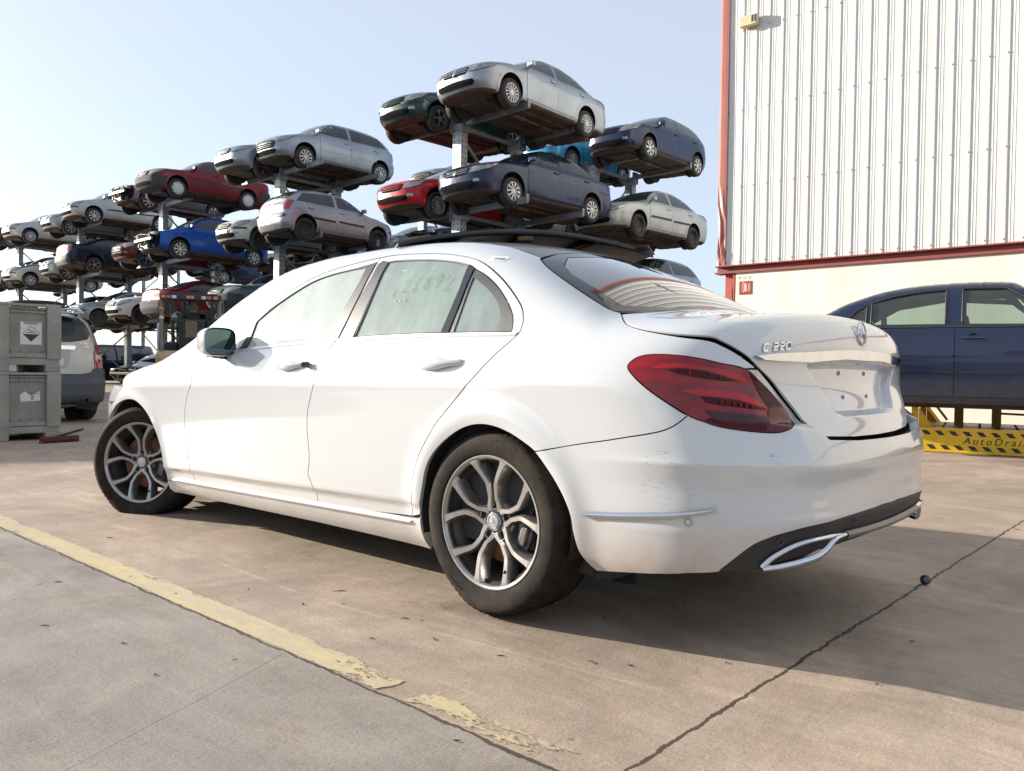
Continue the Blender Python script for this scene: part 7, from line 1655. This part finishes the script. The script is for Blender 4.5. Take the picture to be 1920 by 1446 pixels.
# broom lying by the crates
br=empty('broom',(7.62,-.36,0),R(95),label='dark reddish push broom lying by the foot of the crates',cat='broom')
m=MB(); m.box((0,0,.045),(.40,.055,.05),bev=.015); m.build('broom_head',mat('broom_red',(.10,.02,.02),.8),br)
m=MB(); rg_=random.Random(3)
for i in range(260): x=rg_.uniform(-.2,.2); y=rg_.uniform(-.03,.03); m.bar((x,y,.03),(x*1.05+rg_.uniform(-.01,.01),y*1.6,.002),.004)
m.build('bristles',mat('bristle_red',(.09,.018,.022),.85,var=.5,vs=40),br)
m=MB(); m.tube([(0.05,0,.06),(-.22,.02,.13),(-.24,.02,.14)],.013,8); m.build('handle_stub',black_plastic,br)
# ================= forklift with driver =================
flt=mat('forklift_tan',(.45,.31,.13),.45,var=.12,vs=4,coat=.2)
flk=mat('forklift_black',(.03,.031,.033),.5,var=.3)
flg=mat('forklift_grey_steel',(.17,.17,.15),.5,metal=.3,var=.2)
FY=R(-31)
fk=empty('forklift',(12.6,-4.35,0),FY,label='tan counterbalance forklift seen from behind with a light bar on its guard',cat='forklift')
def part(n,m_,mt,par=fk,**k): return m_.build(n,mt,par,**k)
m=MB(); m.prism([(-1.0,.45),(-1.05,.8),(-.98,1.05),(-.75,1.12),(-.1,1.12),(-.05,.9),(.0,.45)],-.53,.53,'Y'); m.box((-.98,0,.70),(.14,.96,.62),bev=.06); part('counterweight',m,flt,sharp=40)
m=MB(); m.box((.55,0,.62),(1.3,1.0,.30),bev=.04); m.box((1.05,0,.95),(.25,.9,.5),bev=.05); part('chassis',m,flk)
for x,y,rr in ((-.65,.42,.26),(-.65,-.42,.26),(.95,.48,.34),(.95,-.48,.34)):
    m=MB(); m.lathe([(0,-.08),(rr*.55,-.09),(rr*.6,-.11),(rr,-.10),(rr,.10),(rr*.6,.11),(rr*.55,.09),(0,.08)],28,'Y',(x,y,rr)); part('wheel',m,tyre_old)
for sg in (1,-1):
    m=MB(); m.tube([(-.80,sg*.46,1.05),(-.62,sg*.48,1.35),(-.58,sg*.48,2.02),(-.45,sg*.48,2.12),(.72,sg*.46,2.10),(.80,sg*.46,2.02),(1.05,sg*.44,1.1)],.035,8); part('guard_leg',m,flg)
m=MB()
for i in range(7): m.box((-.35+.17*i,0,2.12),(.05,.92,.025))
m.box((-.58,0,2.09),(.06,.98,.07)); m.box((.1,0,2.155),(1.1,.86,.02)); part('guard_roof',m,mat('guard_blue_sheet',(.02,.035,.10),.4,var=.2))
m=MB(); m.box((-.66,0,2.07),(.06,1.02,.085),bev=.01); lb0=part('light_bar',m,black_plastic)
for y,c in ((.45,'o'),(.36,'r'),(.27,'w'),(.03,'o'),(-.02,'o'),(-.22,'w'),(-.31,'r'),(-.42,'o')):
    cc={'o':(.62,.16,.02),'r':(.42,.03,.02),'w':(.6,.58,.52)}[c]; m=MB(); m.box((-.695,y,2.07),(.02,.075,.055),bev=.006); m.build('lamp_module',bpy.data.materials.get('lm_'+c) or mat('lm_'+c,cc,.25,coat=.8),lb0)
m=MB()
for y in (.33,-.33,.24,-.24): m.box((1.42,y,1.10),(.09,.055,2.1))
for z in (.3,1.1,1.95): m.box((1.42,0,z),(.05,.66,.08))
m.tube([(1.36,0,.3),(1.36,0,1.7)],.035,8); part('mast',m,flk)
for y in (.25,-.25):
    m=MB(); m.box((1.95,y,.09),(1.0,.11,.035)); m.box((1.50,y,.32),(.035,.11,.5)); part('fork',m,flg)
m=MB(); m.tube([(-.05,.56,.75),(-.08,.60,1.3),(-.05,.60,1.56),(.05,.60,1.62),(.12,.60,1.58),(.14,.58,.8)],.02,8); m.tube([(-.07,.60,1.15),(.13,.60,1.15)],.016,6); part('grab_rail',m,hub_s)
m=MB(); m.box((-.12,0,1.20),(.50,.44,.10),bev=.04); M=Matrix.Translation((-.36,0,1.20))@Matrix.Rotation(R(-10),4,'Y'); m.box((0,0,.26),(.11,.43,.50),bev=.05,M=M); st_=part('driver_seat',m,flk)
m=MB(); M=Matrix.Translation((-.36,0,1.20))@Matrix.Rotation(R(-10),4,'Y'); m.box((-.060,0,.33),(.006,.20,.30),M=M); m.build('seat_back_sticker',mat('sticker_tan',(.20,.17,.12),.7,var=.5,vs=30),st_)
m=MB(); m.tube([(.52,0,1.25),(.38,0,1.42)],.03,8); m.tube([(.36+.05*math.sin(a)*.6,.17*math.cos(a),1.44+.17*math.sin(a)*.75) for a in np.linspace(0,2*PI,24,endpoint=False)],.014,6,closed=True); part('steering_wheel',m,flk)
for y,z,c in ((.52,1.86,'o'),(.52,1.70,'w')): m=MB(); m.lathe([(0,-.05),(.03,-.045),(.042,0),(.03,.03),(0,.04)],16,'X',(-.60,y-.04,z)); part('side_lamp',m,bpy.data.materials['lm_'+c])
for y in (.36,-.42): m=MB(); m.lathe([(0,-.02),(.09,-.015),(.10,.0),(.08,.06),(0,.08)],20,'X',(.78,y,1.80)); part('work_light',m,lens)
m=MB(); m.lathe([(.0,-.02),(.075,-.01),(.08,.03),(0,.05)],16,'X',(-.45,-.52,1.62)); m.tube([(-.45,-.52,1.62),(-.55,-.48,1.75)],.012,6); part('rear_mirror',m,chrome)
for x,y in ((.30,.30),(.36,.22),(.42,.14)): m=MB(); m.tube([(x+.1,y,1.2),(x,y,1.42)],.010,6); m.lathe([(0,-.02),(.02,-.01),(.02,.01),(0,.02)],10,'Z',(x,y,1.43)); part('control_lever',m,flk)
m=MB(); m.box((.32,.40,1.05),(.25,.28,.5),bev=.06); part('side_console',m,flk)
# driver
def person_driver():
    r=empty('person',(0,0,0)); r.parent=None
    skin=mat('skin',(.42,.22,.15),.5,var=.08); top_=mat('dark_tshirt',(.022,.024,.03),.85); tr=mat('dark_trousers',(.03,.035,.05),.85)
    def skinned(name,pts,edges,rad,mt,par,sub=2):
        me=bpy.data.meshes.new(name); me.from_pydata(pts,edges,[]); o=bpy.data.objects.new(name,me); link(o,par); s=o.modifiers.new('skin','SKIN'); o.modifiers.new('sub','SUBSURF').levels=sub; o.modifiers['sub'].render_levels=sub
        for i,q in enumerate(rad): me.skin_vertices[0].data[i].radius=(q,q) if not hasattr(q,'__len__') else q
        me.skin_vertices[0].data[0].use_root=True
        o.modifiers['skin'].use_smooth_shade=True; me.materials.append(mt); return o
    P=[(0,0,1.32),(0,0,1.50),(.02,0,1.68),(.04,0,1.80),(.055,0,1.885),(.06,.19,1.775),(.14,.27,1.55),(.34,.16,1.50),(.40,.14,1.505),(.06,-.19,1.775),(.16,-.27,1.56),(.35,-.15,1.52),(.41,-.13,1.525),(.0,.10,1.30),(.42,.16,1.33),(.50,.16,.92),(.0,-.10,1.30),(.42,-.16,1.33),(.50,-.16,.92),(.60,.16,.88),(.60,-.16,.88)]
    E=[(0,1),(1,2),(2,3),(3,4),(3,5),(5,6),(6,7),(7,8),(3,9),(9,10),(10,11),(11,12),(0,13),(13,14),(14,15),(0,16),(16,17),(17,18),(15,19),(18,20)]
    rad=[(.15,.13),(.16,.12),(.18,.125),(.12,.09),.055,.075,.052,.038,.030,.075,.052,.038,.030,.11,.085,.055,.11,.085,.055,.05,.05]
    b_=skinned('body',P,E,rad,top_,r)
    # head with neck, ears, nose, short grey hair
    m=MB(); V=[];F=[]; nu,nv=20,14
    for i in range(nv+1):
        t=PI*i/nv
        for j in range(nu):
            a=2*PI*j/nu; x=.098*math.sin(t)*math.cos(a); y=.076*math.sin(t)*math.sin(a); z=.118*math.cos(t)
            if z<0: x*=1-.18*(-z/.118); y*=1-.22*(-z/.118)
            if x>0 and abs(y)<.02 and abs(z+.015)<.03: x+=.02
            V.append((.075+x,y,1.975+z))
    for i in range(nv):
        for j in range(nu): F.append((i*nu+j,(i+1)*nu+j,(i+1)*nu+(j+1)%nu,i*nu+(j+1)%nu))
    m.add(V,F,0,True); 
    for s in (1,-1): m.lathe([(0,-.006),(.022,-.008),(.026,.0),(.012,.008),(0,.006)],12,'Y',(.065,s*.079,1.965))
    m.tube([(.045,0,1.80),(.06,0,1.90)],.052,12); hd_=m.build('head',skin,r)
    m=MB(); m.add([(.075+(x-.075)*1.04-.003,y*1.05,1.975+(z-1.975)*1.04) for x,y,z in V],[f for f in F if (lambda c:(c[2]>2.03-.0 or (c[0]<.055 and c[2]>1.935)) and not (c[0]>.12 and c[2]<2.07))([sum(V[i][k] for i in f)/4 for k in range(3)])],0,True); m.build('hair',mat('grey_hair',(.16,.14,.125),.9,var=.3,vs=60),hd_)
    # hands with fingers on the wheel
    for s in (1,-1):
        m=MB(); c=Vector((.43,s*.135,1.515)); M=Matrix.Translation(c); m.box((0,0,0),(.075,.075,.028),bev=.012,M=M)
        for k in range(4): y=c.y-.028+.019*k; m.tube([(c.x+.03,y,c.z+.004),(c.x+.058,y,c.z+.002),(c.x+.070,y,c.z-.022),(c.x+.055,y,c.z-.035)],[.009,.0085,.008,.007],6)
        m.tube([(c.x-.01,c.y-s*.035,c.z),(c.x+.02,c.y-s*.058,c.z-.01),(c.x+.04,c.y-s*.055,c.z-.025)],[.011,.010,.008],6); m.build('hand',skin,r)
    m=MB()
    for s in (1,-1): m.box((.60,s*.16,.87),(.26,.10,.10),bev=.035)
    m.build('shoes',flk,r)
    return r
dr=person_driver(); dr.location=Vector((12.6,-4.35,0))+Vector((math.cos(FY)*-.14,math.sin(FY)*-.14,-.045)); dr.rotation_euler=(0,0,FY); tag(dr,'driver with short grey hair and dark t-shirt seated on the forklift','person')
# ================= loose panel lying on the white car's roof =================
def roof_sheet():
    # a curved bonnet lining resting crosswise
    A=Vector((.90,.56,1.405)); Bp=Vector((.27,-.52,1.43)); u=(Bp-A); L=u.length; u.normalize(); v=Vector((-u.y,u.x,0)).normalized()  # v towards ... 
    if v.x<0: v=-v
    r=empty('loose_black_panel',(0,0,0),label='curved black panel lying crosswise on the roof of the white saloon',cat='car panel')
    W_=.62; n,k=34,16; V=[];F=[]
    def pt(s,t,dz=0):
        # s along, t across (0 near the back edge of the roof ... 1 forward)
        h=.106*math.sin(PI*min(1,max(0,s)))**.8*(.80+.35*t)+.010*math.sin(s*21)*t
        wd=W_*(.35+.65*math.sin(PI*min(1,max(0,.06+.90*s)))**.6)
        p=A+u*(L*s)+v*(wd*(t-.12)); return (p.x,p.y,p.z+h+dz-.02*t)
    for dz in (0,-.010):
        for i in range(n+1):
            for j in range(k+1): V.append(pt(i/n,j/k,dz))
    N1=(n+1)*(k+1)
    for q in (0,N1):
        for i in range(n):
            for j in range(k): a=q+i*(k+1)+j; F.append((a,a+1,a+k+2,a+k+1) if q==0 else (a,a+k+1,a+k+2,a+1))
    for i in range(n):
        for j in (0,k): a=i*(k+1)+j; F.append((a,a+k+1,a+k+1+N1,a+N1))
    for j in range(k):
        for i in (0,n): a=i*(k+1)+j; F.append((a,a+1,a+1+N1,a+N1))
    m=MB(); m.add(V,F,0,True); sh=m.build('panel_skin',roofm,r,sharp=50)
    m=MB(); 
    for t0 in (.0,.98): m.tube([pt(i/24,t0,-.016) for i in range(25)],[.004+.010*math.sin(PI*i/24) for i in range(25)],6)
    m.build('folded_edge',black_plastic,r)
    m=MB()
    for s in (.22,.5,.75): m.tube([pt(s,t/8,-.022) for t in range(9)],.012,6)
    m.build('stiffening_rib',black_plastic,r)
    m=MB(); c=Vector(pt(.47,.03,-.045)); m.box(tuple(c),(.07,.06,.022),.6,bev=.008); m.box((c.x+.02,c.y-.03,c.z+.008),(.05,.09,.014),.9,bev=.005); m.build('foam_block',mat('brown_foam',(.16,.10,.05),.9,var=.4,vs=30),r)
    m=MB(); q0=Vector(pt(.93,.05)); m.box((q0.x-.02,q0.y-.05,q0.z-.004),(.06,.30,.006),.45); m.build('end_lip',black_plastic,r)
roofm=mat('scuffed_black_sheet',(.022,.022,.024),.42,var=.5,vs=6,coat=.1,dirt=((.12,.10,.08),1.3,1.7,.45))
roof_sheet()
# ================= small things on the ground =================
m=MB(); rg2=random.Random(11)
cap=empty('round_black_cap',(-.965,-.70,.021),label='small round black rubber cap lying on the slab joint',cat='cap')
m.lathe([(0,-.014),(.010,-.013),(.017,-.010),(.021,-.002),(.019,.008),(.012,.014),(.0,.012)],20,'Y',(0,0,0)); m.build('cap_shell',mat('rubber_black',(.012,.012,.013),.25,coat=.3),cap)
m=MB(); m.lathe([(0,.0150),(.010,.0145),(.0125,.0125)],16,'Y'); m.build('cap_face',mat('cap_grey',(.10,.11,.12),.3),cap); cap.rotation_euler=(R(8),0,R(38))
pts=[]
def gpt(px,py): # ground spots measured off the photograph, metres
    return px,py
for i,(x,y,l,a) in enumerate([(.62,1.02,.05,.4),(.20,1.10,.03,1.2),(-.02,1.16,.032,.9),(.10,1.30,.02,2.),(-.30,1.12,.03,.2),(-.62,.92,.02,.1),(-.50,.98,.03,1.),(.95,1.95,.03,.3),(1.5,1.75,.028,1.5),(.6,1.85,.02,.2),(-.3,.60,.02,0),(-1.25,-1.2,.03,.5),(-1.1,-1.9,.025,.7),(-1.0,-2.4,.03,.2),(.3,1.9,.02,.9),(-.8,.7,.015,.6),(2.2,1.25,.03,.3),(-1.15,.1,.02,.3),(-.6,1.6,.02,.2)]):
    t=MB(); t.tube([(0,0,.002),(l*.5,.004,.0035),(l,-.002,.002)],[.001,.0019,.0007],5); o=t.build('twig',mat('twig_dark',(.05,.035,.025),.9) if i==0 else bpy.data.materials['twig_dark'],None,loc=(x,y,0)); o.rotation_euler=(0,0,a*3); tag(o,'dark twig lying on the concrete','twig','twigs and splinters scattered on the concrete')
for i in range(30):
    x=rg2.uniform(-1.6,3.2); y=rg2.uniform(-.2,2.1) if i%3 else rg2.uniform(-3,-.9); s=rg2.uniform(.002,.005)
    bm=bmesh.new(); bmesh.ops.create_icosphere(bm,subdivisions=1,radius=s)
    for v in bm.verts: v.co*=rg2.uniform(.7,1.3); v.co.z*=.6
    me=bpy.data.meshes.new('pebble'); bm.to_mesh(me); bm.free(); me.materials.append(bpy.data.materials.get('pebble_grey') or mat('pebble_grey',(.10,.085,.07),.9)); o=bpy.data.objects.new('pebble',me); link(o); o.location=(x,y,s*.5); tag(o,'small dark pebble on the concrete','pebble','pebbles scattered on the concrete')

# exact shadow rays: panels have sharp returns, so no terminator offset
for o in bpy.data.objects:
    if o.type=='MESH': o.shadow_terminator_geometry_offset=0.0; o.shadow_terminator_normal_offset=0.0; o.shadow_terminator_shading_offset=0.0; o.cycles.shadow_terminator_geometry_offset=0.0
